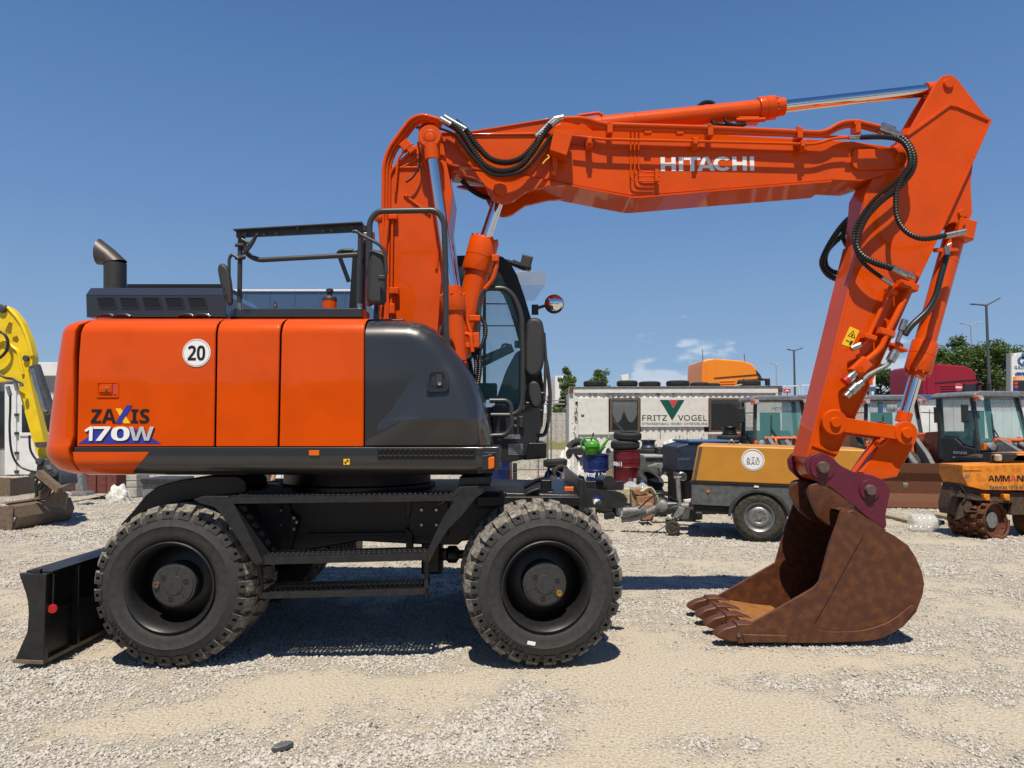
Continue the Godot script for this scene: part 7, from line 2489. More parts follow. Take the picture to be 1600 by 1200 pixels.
func loader_parts(detail_name: String) -> void:
	# a wheel loader looking along +z, base at the middle of its front axle; about 2.35 m high
	var ca := MB.new()
	# cab shell: posts, roof, lower front
	for s in [-1, 1]:
		beam(ca, Vector3(s * 0.62, 1.10, 0.02), Vector3(s * 0.53, 2.20, -0.16), 0.07, 0.07)
		beam(ca, Vector3(s * 0.66, 0.9, -0.85), Vector3(s * 0.60, 2.20, -0.95), 0.09, 0.09)
		beam(ca, Vector3(s * 0.62, 1.12, 0.0), Vector3(s * 0.66, 0.95, -0.9), 0.06, 0.10)
	plate(ca, PackedVector2Array([Vector2(-0.66, 0.5), Vector2(0.66, 0.5), Vector2(0.64, 1.12), Vector2(-0.64, 1.12)]), 0.06, -0.06, 0.02)
	for s in [-1, 1]: plate(ca, PackedVector2Array([Vector2(-0.95, 0.62), Vector2(0.02, 0.62), Vector2(0.02, 1.14), Vector2(-0.3, 1.2), Vector2(-0.5, 1.36), Vector2(-0.95, 1.36)]), 0.03, -0.03, 0.01, Transform3D(Basis(Vector3(0, 0, -1), Vector3.UP, Vector3(1, 0, 0)) * Basis.from_scale(Vector3(-1, 1, 1)), Vector3(s * 0.66, 0, 0)))
	var cab_ := part("cab", ca, "loader_grey")
	var rf := MB.new()
	plate(rf, rounded(PackedVector2Array([Vector2(-0.70, 2.19), Vector2(0.70, 2.19), Vector2(0.68, 2.27), Vector2(0.55, 2.32), Vector2(-0.55, 2.32), Vector2(-0.68, 2.27)]), 0.05), 0.05, -1.1, 0.03)
	part("roof", rf, "loader_roof", cab_)
	var ws := MB.new()
	sheet(ws, PackedVector2Array([Vector2(-0.59, 1.13), Vector2(0.59, 1.13), Vector2(0.52, 2.19), Vector2(-0.52, 2.19)]), 0.0, Transform3D(Basis(Vector3.RIGHT, -0.16), Vector3(0, 0, 0.22)))
	part("windscreen", ws, "cab_glass", cab_)
	for s in [-1, 1]:
		var sw := MB.new()
		sheet(sw, PackedVector2Array([Vector2(-0.9, 1.40), Vector2(-0.5, 1.38), Vector2(-0.28, 1.22), Vector2(0.0, 1.18), Vector2(-0.12, 2.18), Vector2(-0.9, 2.18)]), 0.0, Transform3D(Basis(Vector3(0, 0, 1), Vector3.UP, Vector3(-1, 0, 0)), Vector3(s * 0.62, 0, 0)))
		part("side_window", sw, "cab_glass", cab_)
	var bk := MB.new()
	sheet(bk, PackedVector2Array([Vector2(-0.6, 1.36), Vector2(0.6, 1.36), Vector2(0.58, 2.19), Vector2(-0.58, 2.19)]), 0.0, Transform3D(Basis(), Vector3(0, 0, -0.93)))
	part("rear_window", bk, "cab_glass", cab_)
	var se := MB.new()
	box(se, Vector3(-0.06, 1.62, -0.62), Vector3(0.48, 0.62, 0.14), 0.05)
	box(se, Vector3(-0.06, 1.28, -0.42), Vector3(0.48, 0.14, 0.46), 0.05)
	part("seat", se, "seat_cloth", cab_)
	var stw := MB.new()
	tube(stw, PackedVector3Array(range(21).map(func(k): return Vector3(0.12 + cos(TAU * k / 20.0) * 0.17, 1.32 + sin(TAU * k / 20.0) * 0.06, -0.14 - sin(TAU * k / 20.0) * 0.15))), 0.014, 6)
	rod(stw, Vector3(0.12, 1.32, -0.14), Vector3(0.12, 1.05, -0.02), 0.03, 8)
	box(stw, Vector3(0.0, 1.06, -0.12), Vector3(1.1, 0.16, 0.2), 0.03)
	part("steering_wheel", stw, "loader_dark", cab_)
	var wi := MB.new()
	rod(wi, Vector3(0.0, 1.16, 0.06), Vector3(-0.22, 1.56, 0.0), 0.012, 6)
	rod(wi, Vector3(-0.24, 1.28, 0.05), Vector3(-0.20, 1.86, -0.04), 0.010, 6)
	part("wiper", wi, "loader_dark", cab_)
	lettering("lettering", "HITACHI", 0.07, "white_print", Transform3D(Basis(Vector3.RIGHT, -0.16), Vector3(0.06, 2.02, -0.080)), cab_, 0.46)
	for s in [-1, 1]:
		var br := MB.new()
		box(br, Vector3(s * 0.60, 2.20, 0.02), Vector3(0.20, 0.05, 0.10), 0.01)
		box(br, Vector3(s * 0.64, 2.16, 0.02), Vector3(0.06, 0.10, 0.08), 0.01)
		part("lamp_bracket", br, "loader_orange", cab_)
		var wl := MB.new()
		lathe(wl, [0.0, 0.055, 0.04, 0.05, 0.055, 0.03, 0.05, -0.03, 0.0, -0.04], Transform3D(Basis(), Vector3(s * 0.56, 2.165, 0.06)), 16)
		part("work_lamp", wl, "headlamp", cab_)
		var hl := MB.new()
		lathe(hl, [0.0, 0.075, 0.07, 0.065, 0.085, 0.04, 0.08, -0.03, 0.0, -0.06], Transform3D(Basis(), Vector3(s * 0.50, 1.20, 0.20)), 18)
		part("headlight", hl, "headlamp")
		var hb := MB.new()
		beam(hb, Vector3(s * 0.3, 1.2, 0.12), Vector3(s * 0.62, 1.2, 0.12), 0.06, 0.08)
		part("headlight_bar", hb, "loader_grey")
		var am := MB.new()
		box(am, Vector3(s * 0.635, 1.20, 0.18), Vector3(0.075, 0.13, 0.10), 0.025)
		part("turn_lamp", am, "amber")
		var mi := MB.new()
		box(mi, Vector3(s * 0.93, 1.86, 0.05), Vector3(0.17, 0.36, 0.07), 0.03)
		rod(mi, Vector3(s * 0.60, 1.92, 0.0), Vector3(s * 0.93, 1.90, 0.03), 0.013, 6)
		part("mirror", mi, "loader_dark")
		var fd := MB.new()
		plate(fd, rounded(PackedVector2Array([Vector2(-0.75, 0.8), Vector2(-0.62, 1.02), Vector2(-0.35, 1.12), Vector2(0.35, 1.12), Vector2(0.62, 1.02), Vector2(0.75, 0.8), Vector2(0.68, 0.8), Vector2(0.5, 0.96), Vector2(0.3, 1.03), Vector2(-0.3, 1.03), Vector2(-0.5, 0.96), Vector2(-0.68, 0.8)]), 0.03), 0.2, -0.2, 0.02, Transform3D(Basis(Vector3(0, 0, 1), Vector3.UP, Vector3(-1, 0, 0)), Vector3(s * 0.86, -0.12, 0.3)))
		part("mudguard", fd, "loader_dark")
		for q in [0.3, -1.75]:
			var wm := MB.new()
			lathe(wm, [0.0, 0.16, 0.22, 0.14, 0.24, 0.17, 0.40, 0.19, 0.50, 0.15, 0.53, 0.08, 0.53, -0.12, 0.48, -0.19, 0.2, -0.19], Transform3D(Basis(Vector3.UP, s * PI / 2), Vector3(s * 0.86, 0.53, q)), 26)
			part("wheel", wm, "rubber_dusty")
	# engine hood behind
	var hd := MB.new()
	plate(hd, rounded(PackedVector2Array([Vector2(-2.5, 0.6), Vector2(-0.95, 0.6), Vector2(-0.95, 1.5), Vector2(-2.2, 1.42), Vector2(-2.5, 1.2)]), 0.1), 0.55, -0.55, 0.05, Transform3D(Basis(Vector3(0, 0, 1), Vector3.UP, Vector3(-1, 0, 0)), Vector3.ZERO))
	part("engine_hood", hd, "loader_orange")
	var fr := MB.new()
	box(fr, Vector3(0, 0.6, -0.6), Vector3(0.7, 0.4, 3.4), 0.04)
	part("frame", fr, "loader_dark")
	# lift arms, down to the bucket
	for s in [-1, 1]:
		var la := MB.new()
		plate(la, rounded(PackedVector2Array([Vector2(0.1, 1.32), Vector2(0.3, 1.36), Vector2(0.95, 1.02), Vector2(1.75, 0.42), Vector2(1.7, 0.22), Vector2(1.5, 0.28), Vector2(0.85, 0.78), Vector2(0.2, 1.12)]), 0.06), 0.05, -0.05, 0.01, Transform3D(Basis(Vector3(0, 0, 1), Vector3.UP, Vector3(-1, 0, 0)), Vector3(s * 0.36, 0, 0)))
		part("lift_arm", la, "loader_arm")
	var tw := MB.new()
	for s in [-1, 1]: plate(tw, rounded(PackedVector2Array([Vector2(0.05, 0.7), Vector2(0.5, 0.7), Vector2(0.42, 1.30), Vector2(0.12, 1.40)]), 0.04), 0.03, -0.03, 0.01, Transform3D(Basis(Vector3(0, 0, 1), Vector3.UP, Vector3(-1, 0, 0)), Vector3(s * 0.24, 0, 0)))
	rod(tw, Vector3(-0.45, 1.32, 0.22), Vector3(0.45, 1.32, 0.22), 0.045, 12)
	part("front_tower", tw, "loader_orange")
	var tr := MB.new()
	rod(tr, Vector3(0, 1.25, 0.4), Vector3(0, 0.75, 1.35), 0.06, 14)
	part("tilt_ram", tr, "loader_arm")

func loader_bucket() -> void:
	var b := MB.new()
	var sec := [Vector2(1.75, 0.62), Vector2(1.70, 0.45), Vector2(1.72, 0.2), Vector2(1.86, 0.05), Vector2(2.5, 0.0)]     # z, y
	for k in 4:
		for s in 2:
			var o := 0.02 * s
			b.quad(Vector3(-1.1, sec[k].y + o, sec[k].x + o), Vector3(1.1, sec[k].y + o, sec[k].x + o), Vector3(1.1, sec[k + 1].y + o, sec[k + 1].x + o), Vector3(-1.1, sec[k + 1].y + o, sec[k + 1].x + o), Vector3(0, 1 if s else -1, 1 if s else -1))
	for s in [-1, 1]: plate(b, PackedVector2Array([Vector2(1.74, 0.62), Vector2(2.0, 0.60), Vector2(2.5, 0.06), Vector2(2.5, 0.0), Vector2(1.84, 0.0), Vector2(1.7, 0.2)]), 0.02, -0.02, 0.004, Transform3D(Basis(Vector3(0, 0, 1), Vector3.UP, Vector3(-1, 0, 0)), Vector3(s * 1.1, 0, 0)))
	box(b, Vector3(0.1, 0.72, 1.72), Vector3(1.6, 0.24, 0.03), 0.006)
	var o2 := part("bucket", b, "roller_rust")
	var e := MB.new()
	box(e, Vector3(0, 0.02, 2.5), Vector3(2.2, 0.03, 0.14), 0.006)
	part("cutting_edge", e, "roller_rust", o2)

func loaders() -> void:
	thing("wheel_loader", "grey wheel loader facing us, left of the excavator's arm", "loader", base_at(1220, 16.6), "grey wheel loaders", -0.06)
	loader_parts("")
	var first := root
	var second := copied(first, "wheel_loader")
	second.position = base_at(1396, 16.4)
	second.rotation.y = -0.18
	second.set_meta("label", "middle grey wheel loader, behind the bucket link with its steel bucket lowered")
	root = second
	loader_bucket()
	var third := copied(first, "wheel_loader")
	third.position = base_at(1566, 14.5)
	third.rotation.y = 0.20
	third.set_meta("label", "rightmost grey wheel loader, turned so that its lettered door shows")
	var tw: Transform3D = Transform3D(Basis(Vector3(0, 0, 1), Vector3.UP, Vector3(-1, 0, 0)), Vector3(-0.70, 0.92, -0.5))
	lettering("door_lettering", "HITACHI", 0.055, "silver_print", Transform3D(tw.basis, Vector3(-0.697, 1.06, -0.35)), third, 0.34)
	lettering("door_lettering", "ZW95", 0.10, "silver_print", Transform3D(tw.basis, Vector3(-0.697, 0.92, -0.35)), third, 0.40)

func steel_wheel(parent: Node3D, c: Vector3, r: float, w: float) -> void:
	# tyre with a pale pressed-steel rim; axis along z
	var t := MB.new()
	var T := Transform3D(Basis(), c)
	lathe(t, [r * 0.58, -0.02, r * 0.62, 0.006, r * 0.80, 0.014, r * 0.86, 0.010, r * 0.96, -0.012, r, -0.035, r, -w + 0.035, r * 0.95, -w + 0.01, r * 0.6, -w], T, 44)
	var ty := part("tyre", t, "rubber_dusty", parent)
	var rm := MB.new()
	lathe(rm, [r * 0.60, -0.004, r * 0.585, 0.0, r * 0.55, -0.01, r * 0.50, -0.035], T, 40)
	for k in 16: lathe(rm, [r * 0.50, -0.035, r * 0.42, -0.040], T, 3, TAU * k / 16.0, TAU * (k + 0.55) / 16.0)
	lathe(rm, [r * 0.42, -0.040, r * 0.34, -0.018, r * 0.26, -0.016, r * 0.22, -0.03, r * 0.12, -0.03, r * 0.11, -0.005, 0.0, -0.004], T, 40)
	var ro := part("rim", rm, "alloy", parent)
	var h := MB.new()
	for k in 5:
		var a := TAU * k / 5.0
		lathe(h, [0.0, 0.012, r * 0.03, 0.010, r * 0.035, -0.004], Transform3D(Basis(), c + Vector3(cos(a) * r * 0.18, sin(a) * r * 0.18, -0.026)), 6)
	part("wheel_nut", h, "alloy", ro)

func compressor() -> void:
	var D := 10.0
	var z := depth(D)
	thing("towed_compressor", "ochre and grey towed compressor with a round white badge, beside the excavator bucket", "compressor", base_at(1187, D), "", -0.30)
	var up := panel("canopy", [1083, 755, 1093, 698, 1097, 695.5, 1340, 701, 1352, 708, 1354, 760], z, 1.25, "ochre", null, 0.03, 0.03)
	var gd := MB.new()
	plate(gd, outline([1086, 752, 1095.5, 699, 1101, 699, 1091, 752], z + 0.004), z + 0.006, z - 0.02, 0.002)
	part("canopy_edge", gd, "frame_brown", up)
	var lh := MB.new()
	tube(lh, bent(pxz([1121, 697, 1121, 690, 1125, 687.5, 1129, 690, 1129, 697], z - 0.6), 0.03), 0.012, 8)
	part("lifting_eye", lh, "steel", up)
	# badge
	var c := at(1177, 719, z)
	var b := MB.new()
	lathe(b, [0.0, 0.004, 0.153, 0.004, 0.155, 0.0], Transform3D(Basis(), c), 44)
	var bo := part("badge", b, "white_print", up)
	var rg := MB.new()
	for q in [[0.132, 0.135], [0.142, 0.144]]: lathe(rg, [q[0], 0.006, q[1], 0.006, q[1], 0.004], Transform3D(Basis(), c), 44)
	part("badge_ring", rg, "grey_print", bo)
	print_flat("badge_lettering", "A.T.S.", 1167.5, 1188, 714.5, 719.3, z + 0.004, "grey_print", bo, false, "Droid Serif")
	print_flat("badge_lettering", "BAU", 1167.5, 1187.5, 721, 725.6, z + 0.004, "grey_print", bo, false, "Droid Serif")
	var lw := panel("lower_body", [1083, 756.5, 1352, 761, 1352, 800, 1226, 799, 1150, 793.5, 1083, 792], z - 0.01, 1.22, "trailer_grey", null, 0.012)
	panel("shade_seam", [1081, 754.5, 1353, 759.5, 1353, 761, 1081, 756.5], z + 0.004, 1.2, "rubber", lw, 0.0)  # dark strip standing for shade in the gap under the canopy
	panel("side_reflector", [1106.3, 770, 1109.5, 767, 1113, 770, 1109.5, 773.5], z + 0.005, 0.02, "amber", lw, 0.003, 0.03)
	panel("small_plate", [1179, 759, 1186, 759.2, 1186, 762, 1179, 761.8], z + 0.008, 0.02, "white_print", lw, 0.0)
	var fr := MB.new()
	plate(fr, outline([1084, 792, 1352, 800, 1352, 806, 1142, 803, 1084, 801], z - 0.08), z - 0.08, z - 1.1, 0.01)
	wpart("frame", fr, "chassis_black")
	# mudguard
	var mg := MB.new()
	var wc := at(1186.5, 808, z)
	for s in 2:
		var o := PackedVector2Array()
		for k in 15:
			var a := lerpf(0.06, PI - 0.04, k / 14.0)
			o.append(Vector2(wc.x + cos(a) * 0.42, wc.y + sin(a) * 0.40 - 0.01))
		var q := PackedVector2Array()
		for k in 15:
			var a := lerpf(PI - 0.04, 0.06, k / 14.0)
			q.append(Vector2(wc.x + cos(a) * 0.375, wc.y + sin(a) * 0.355 - 0.01))
		plate(mg, o + q, z + 0.06, z - 0.2, 0.01)
	wpart("mudguard", mg, "trailer_grey")
	var wl := MB.new()
	plate(wl, disc2(Vector2(wc.x, wc.y + 0.02), 0.365, 24), z - 0.004, z - 0.03, 0.0)
	wpart("wheel_well", wl, "trailer_grey")
	for s in 2:
		var n := Node3D.new()
		n.name = "wheel"
		root.add_child(n, true)
		n.position = Vector3(wc.x, 0.345, z + 0.03 if s == 0 else z - 1.1) - root.position
		steel_wheel(n, Vector3.ZERO, 0.345, 0.2)
	# drawbar, coupling head with bellows, jockey wheel
	var db := MB.new()
	tube(db, bent(px3([1092, 795, z - 0.3, 1030, 794, z - 0.35, 1022, 796, z - 0.35, 985, 816, z - 0.35, 960, 820, z - 0.35]), 0.1), 0.05, 14)
	tube(db, bent(px3([1000, 803, z - 0.3, 965, 806, z - 0.3]), 0.06), 0.055, 14)
	tube(db, PackedVector3Array(px3([1000, 800, z - 0.3, 962, 812, z - 0.33])), 0.06, 14)
	lathe(db, [0.0, 0.09, 0.05, 0.09, 0.09, 0.06, 0.09, -0.06, 0.05, -0.09, 0.0, -0.09], Transform3D(Basis(), at(1027, 795, z - 0.3)), 18)
	wpart("drawbar", db, "galvanised")
	var bl := MB.new()
	tube(bl, PackedVector3Array(px3([948, 814, z - 0.33, 932, 816, z - 0.33])), 0.055, 12, 0.035)
	wpart("bellows", bl, "hose")
	var jw := MB.new()
	rod(jw, at(1052, 749, z - 0.3), at(1055, 796, z - 0.3), 0.034, 14)
	rod(jw, at(1046, 749, z - 0.3), at(1058, 748, z - 0.3), 0.014, 8)
	rod(jw, at(1060, 796, z - 0.3), at(1047, 815, z - 0.24), 0.02, 8)
	plate(jw, outline([1056, 796, 1066, 798, 1064, 806, 1052, 815, 1048, 811], z - 0.22), z - 0.22, z - 0.26, 0.006)
	wpart("jockey_post", jw, "galvanised")
	var jy := MB.new()
	var jc := at(1046, 818, z - 0.24)
	lathe(jy, [0.0, 0.03, 0.03, 0.03, 0.06, 0.02, 0.075, 0.03, 0.10, 0.025, 0.11, 0.0, 0.10, -0.05, 0.0, -0.05], Transform3D(Basis(), Vector3(jc.x, 0.108, jc.z)), 24)
	wpart("jockey_wheel", jy, "rubber_dusty")
	var cb := MB.new()
	tube(cb, smooth([at(1030, 800, z - 0.1), at(1018, 822, z - 0.05), flat_at(1006, 823) + Vector3(0, 0.03, 0), flat_at(1020, 826) + Vector3(0, 0.02, 0), flat_at(1035, 826) + Vector3(0, 0.02, 0), flat_at(1060, 828) + Vector3(0, 0.02, 0)], 6), 0.012, 6)
	box(cb, flat_at(1006, 824) + Vector3(0, 0.05, 0), Vector3(0.12, 0.09, 0.08), 0.02)
	wpart("plug_cable", cb, "hose")
	# the dark blue machine behind it
	var zb := depth(13.0)
	thing("blue_compressor", "dark navy compressor box standing behind the ochre trailer", "compressor", base_at(1085, 13.0))
	var bb := panel("housing", [1056.5, 698, 1082, 691, 1096, 690, 1150, 690, 1150, 736, 1057, 735], zb, 1.2, "navy", null, 0.02, 0.02)
	panel("roof", [1076, 688.5, 1155, 688.5, 1155, 691, 1076, 691.5], zb + 0.03, 1.3, "building_blue", null, 0.01)
	for k in 8: panel("print_mark", [1059.5 + 2.4 * k, 715.5, 1061 + 2.4 * k, 715.5, 1061 + 2.4 * k, 719.5 - k % 2, 1059.5 + 2.4 * k, 719.5 - k % 2], zb + 0.006, 0.01, "grey_print", bb, 0.0)
	panel("silencer", [1058, 740, 1066, 736, 1074, 740, 1074, 752, 1062, 752], zb + 0.1, 0.4, "steel", null, 0.03, 0.08)
	panel("undercarriage", [1062, 736, 1150, 736, 1150, 803, 1062, 803], zb - 0.1, 1.0, "chassis_black")

func drum(label: String, px: float, d: float, y0: float, m: String, words: Array, group := "oil drums") -> Node3D:
	var z := depth(d)
	var b := base_at(px, d)
	var r := 0.292
	var h := at(px, y0, z + r).y
	thing("oil_drum", label, "drum", b, group)
	var mb := MB.new()
	var t := Transform3D(Basis(Vector3.RIGHT, -PI / 2), Vector3.ZERO)
	var k := h / 0.88
	lathe(mb, [r, 0.0, r * 1.015, 0.01, r * 1.015, 0.025, r * 0.985, 0.035, r * 0.985, 0.27 * k, r * 1.02, 0.285 * k, r * 0.985, 0.30 * k, r * 0.985, 0.565 * k, r * 1.02, 0.58 * k, r * 0.985, 0.595 * k, r * 0.985, 0.66 * k, r, 0.67 * k, r * 0.985, 0.68 * k, r * 0.985, 0.71 * k, r, 0.72 * k, r * 0.985, 0.73 * k, r * 0.985, h - 0.03, r * 1.015, h - 0.022, r * 1.015, h - 0.004, r * 0.98, h, r * 0.97, h - 0.02, 0.0, h - 0.02], t, 36)
	var body := part("shell", mb, m)
	for w in words:
		# lettering laid round the drum, letter by letter: [text, angle of the middle, height, capital height, letter pitch]
		var s: String = w[0]
		for i in s.length():
			if s[i] == " ": continue
			var a: float = w[1] + (i - (s.length() - 1) / 2.0) * w[4] / r
			lettering("print", s[i], w[3], "white_print", Transform3D(Basis(Vector3.UP, a), Vector3(sin(a) * r, w[2], cos(a) * r)), body, 0.0, "Droid Sans", true, 0.012)
	return root

func junk() -> void:
	# drums
	drum("blue oil drum with white script, carrying the green watering can", 930, 15.6, 711, "barrel_blue", [["Prof Line", 0.0, 0.555, 0.10, 0.056]])
	var rd := drum("dark red oil drum under two stacked tyres", 979, 15.4, 703, "barrel_red", [["Mobil", -0.95, 0.80, 0.085, 0.055]])
	var lb := MB.new()
	box(lb, Vector3(0.16, 0.40, 0.262), Vector3(0.17, 0.2, 0.01), 0.002, Basis(Vector3.UP, 0.55))
	part("paper_label", lb, "board_white", rd)
	drum("blue oil drum half hidden behind the excavator's front step", 775, 14.2, 702, "barrel_blue", [["line", 0.30, 0.52, 0.10, 0.06]])
	# watering can
	var d := 15.4
	var z := depth(d)
	var s := d / FOCAL
	var c := Vector3(at(925, 710, z).x, at(925, 710.5, z).y, z)
	thing("watering_can", "bright green plastic watering can standing on the blue drum", "watering can", c)
	var T := Transform3D(Basis(Vector3.RIGHT, -PI / 2), Vector3.ZERO)
	var wb := MB.new()
	lathe(wb, [0.0, 0.0, 0.125, 0.0, 0.135, 0.01, 0.155, 0.16, 0.168, 0.17, 0.172, 0.24, 0.150, 0.27, 0.10, 0.285, 0.07, 0.30, 0.06, 0.28, 0.0, 0.26], T, 28)
	var body := part("body", wb, "can_green")
	var sp := MB.new()
	tube(sp, smooth([Vector3(0.12, 0.08, 0), Vector3(0.22, 0.16, 0), Vector3(0.29, 0.26, 0), Vector3(0.39, 0.37, 0)], 5), 0.055, 10, 0.0, 0.016)
	part("spout", sp, "can_green")
	var hn := MB.new()
	tube(hn, smooth([Vector3(-0.14, 0.08, 0), Vector3(-0.22, 0.16, 0), Vector3(-0.23, 0.27, 0), Vector3(-0.14, 0.35, 0), Vector3(0.02, 0.36, 0), Vector3(0.12, 0.30, 0), Vector3(0.13, 0.26, 0)], 6), 0.020, 10)
	part("handle", hn, "can_green")
	var hs := MB.new()
	tube(hs, smooth([c + Vector3(-0.03, 0.27, 0.02), c + Vector3(0.0, 0.36, 0.0), c + Vector3(0.04, 0.47, -0.02)], 4), 0.016, 8)
	single("bar", hs, "hose", "short black bar sticking out of the green watering can", "bar")
	# tyres round the drums
	var drum_top := at(979, 703, depth(15.4) + 0.29).y
	var rx := base_at(978, 15.4)
	put_tyre("lower of the two tyres on the red drum", Vector3(rx.x - 0.02, drum_top + 0.005, rx.z), 0.315, 0.185, Vector3.ZERO, "rubber", "tyres on the red drum")
	put_tyre("upper of the two tyres on the red drum, slightly tilted", Vector3(rx.x + 0.03, drum_top + 0.205, rx.z), 0.30, 0.18, Vector3(0.10, 0, -0.02), "rubber", "tyres on the red drum")
	var st := base_at(1014, 17.2)
	for k in 4: put_tyre(["lowest tyre of the stack right of the red drum", "second tyre up in the stack right of the red drum", "third tyre up in the stack right of the red drum", "top tyre of the stack right of the red drum"][k], st + Vector3(0.015 * sin(k * 2.0), 0.30 + 0.195 * k, 0), 0.27, 0.185, Vector3.ZERO, "rubber", "stack of tyres")
	put_tyre("tyre lying on the ground under the tyre stack", st + Vector3(0, 0.0, 0.05), 0.3, 0.29, Vector3.ZERO, "rubber", "stack of tyres")
	var rimt := MB.new()
	lathe(rimt, [0.16, 0.0, 0.2, 0.01, 0.17, 0.03, 0.15, 0.10, 0.17, 0.17, 0.2, 0.19, 0.19, 0.2, 0.1, 0.12, 0.0, 0.1], T, 26)
	single("bare_wheel", rimt, "navy", "bare dark steel rim on top of the tyre stack", "wheel rim", "", st + Vector3(-0.02, 1.075, 0))
	# leaning heaps of tyres to the right of the red drum
	for q in [[1012, 752, 15.0, 0.30, Vector3(0.55, 0.2, -0.28), "upper tyre leaning against the red drum's right side"], [1014, 772, 15.0, 0.30, Vector3(0.35, -0.1, -0.15), "middle tyre of the heap right of the red drum"], [1022, 790, 14.6, 0.31, Vector3(0.30, 0.3, 0.10), "lowest tyre of the heap right of the red drum"]]:
		var p := at(q[0], q[1], depth(q[2]))
		put_tyre(q[5], p - Vector3(0, 0.05, 0), q[3], 0.2, q[4], "rubber", "heap of tyres by the red drum")
	# heap left of the blue drum
	var up := tyre_mesh(0.30, 0.17)
	var lt := put_tyre("large tyre leaning upright behind the watering can", at(905, 708, depth(17.0)), 0.33, 0.18, Vector3(1.1, 0.0, 0.35), "rubber", "")
	put_tyre("tyre lying flat on the black heap left of the drums", at(868, 722, depth(15.8)) - Vector3(0, 0.10, 0), 0.27, 0.17, Vector3(0.0, 0, 0.05), "rubber", "")
	sack("black plastic sheeting heaped left of the blue drum", Vector3(at(870, 740, depth(15.8)).x, 0.0, depth(15.9)), Vector3(0.42, 0.68, 0.35), 12, "black_sheet")
	thing("small_wheel", "small spoked wheel with a black tyre standing left of the drums", "wheel", Vector3(at(877.5, 740, depth(14.8)).x, 0, depth(14.8)))
	var sw := MB.new()
	var wy := at(877.5, 739.5, depth(14.8)).y
	lathe(sw, [0.115, 0.0, 0.12, 0.03, 0.15, 0.04, 0.175, 0.02, 0.18, -0.02, 0.17, -0.06, 0.12, -0.06, 0.115, 0.0], Transform3D(Basis(), Vector3(0, wy, 0)), 26)
	part("tyre", sw, "rubber_dusty")
	var swr := MB.new()
	for k in 3:
		var a := TAU * k / 3.0 + 0.5
		beam(swr, Vector3(0, wy, -0.01), Vector3(cos(a) * 0.118, wy + sin(a) * 0.118, -0.01), 0.02, 0.02)
	part("spokes", swr, "alloy")
	var sb := MB.new()
	box(sb, Vector3(0, wy / 2 - 0.09, -0.15), Vector3(0.4, maxf(wy - 0.18, 0.1), 0.4), 0.02)
	part("cart_body", sb, "chassis_black")
	sack("torn white plastic sack slumped against the blue drum's left side", Vector3(at(897, 740, depth(15.4)).x, 0, depth(15.5)), Vector3(0.28, 0.86, 0.28), 21)
	sack("pale crumpled sheet lying on top of the black heap", Vector3(at(886, 722, depth(16.5)).x, 0, depth(16.4)), Vector3(0.5, 0.92, 0.35), 27)
	thing("bonnet_panel", "black plastic car panel lying over the heap behind the watering can", "panel", at(897, 708, depth(16.6)))
	var bp := MB.new()
	plate(bp, rounded(outline([884, 706, 890, 700, 912, 699, 916, 704, 914, 711, 886, 712], depth(16.2)), 0.03), depth(16.2), depth(16.5), 0.02)
	wpart("panel", bp, "dark_plastic")
	thing("silver_duct", "bent white metal sheet lying on the blue drum beside the watering can", "sheet", at(943, 708, depth(15.5)))
	var du := MB.new()
	var arc0 := PackedVector2Array()
	for k in 9:
		var a := PI * k / 8.0
		arc0.append(Vector2(cos(a) * 0.12, sin(a) * 0.13))
	for k in 9:
		var a := PI * (8 - k) / 8.0
		arc0.append(Vector2(cos(a) * 0.10, sin(a) * 0.11))
	plate(du, arc0, 0.12, -0.14, 0.002, Transform3D(Basis(Vector3.UP, 0.9), Vector3.ZERO))
	part("sheet", du, "white_sack")
	thing("steel_pipe_offcut", "short fat grey steel pipe standing between the two drums", "pipe", base_at(953, 16.4))
	var so := MB.new()
	rod(so, Vector3.ZERO, Vector3(0, 1.02, 0), 0.12, 18)
	part("pipe", so, "galvanised")
	thing("chipboard", "pale wooden board standing between the blue and red drums", "board", base_at(953, 15.2))
	panel("board", [947, 737, 957, 733, 957, 765, 947, 768], depth(15.2), 0.03, "wood")
	put_tyre("tyre lying behind the blue drum, right of the watering can", at(946, 708, depth(16.9)) - Vector3(0, 0.12, 0), 0.3, 0.18, Vector3(0.0, 0, -0.1), "rubber", "")
	# wheels on the bonnet of the left loader's neighbour: tyre and rim in front of the second window
	thing("spare_wheel", "spare wheel and rim lying stacked in front of the container's right window", "wheel", base_at(1140, 17.8))
	var a1 := MB.new()
	var tz := at(1140, 692, depth(17.8)).y
	var tm := tyre_mesh(0.31, 0.20)
	var n1 := part("tyre", tm, "rubber")
	n1.position = Vector3(0, tz, 0)
	lathe(a1, [0.19, 0.2, 0.2, 0.23, 0.17, 0.25, 0.16, 0.36, 0.2, 0.39, 0.19, 0.41, 0.0, 0.33], T, 24)
	part("rim", a1, "chassis_black").position = Vector3(0, tz, 0)
	var a2 := MB.new()
	box(a2, Vector3(0, tz / 2, 0), Vector3(0.7, tz, 0.5), 0.02)
	part("stand", a2, "container_white")
	# trough, boxes and crates in front of the drums
	thing("steel_trough", "grey steel trough with a folded rim behind the tyre heap", "trough", base_at(1035, 17))
	panel("front", [1009, 714, 1066, 714, 1064, 746, 1012, 738], depth(16.2), 0.9, "trailer_grey", null, 0.01)
	panel("rim", [1006, 711.5, 1069, 711.5, 1069, 715, 1006, 715], depth(16.15), 1.0, "building_grey", null, 0.01)
	thing("battery_box", "black ribbed plastic box on the trough behind the tyres", "box", at(1040, 705, depth(16.8)))
	panel("box", [1028, 700, 1062, 696, 1062, 712, 1030, 712], depth(16.6), 0.5, "dark_plastic", null, 0.01)
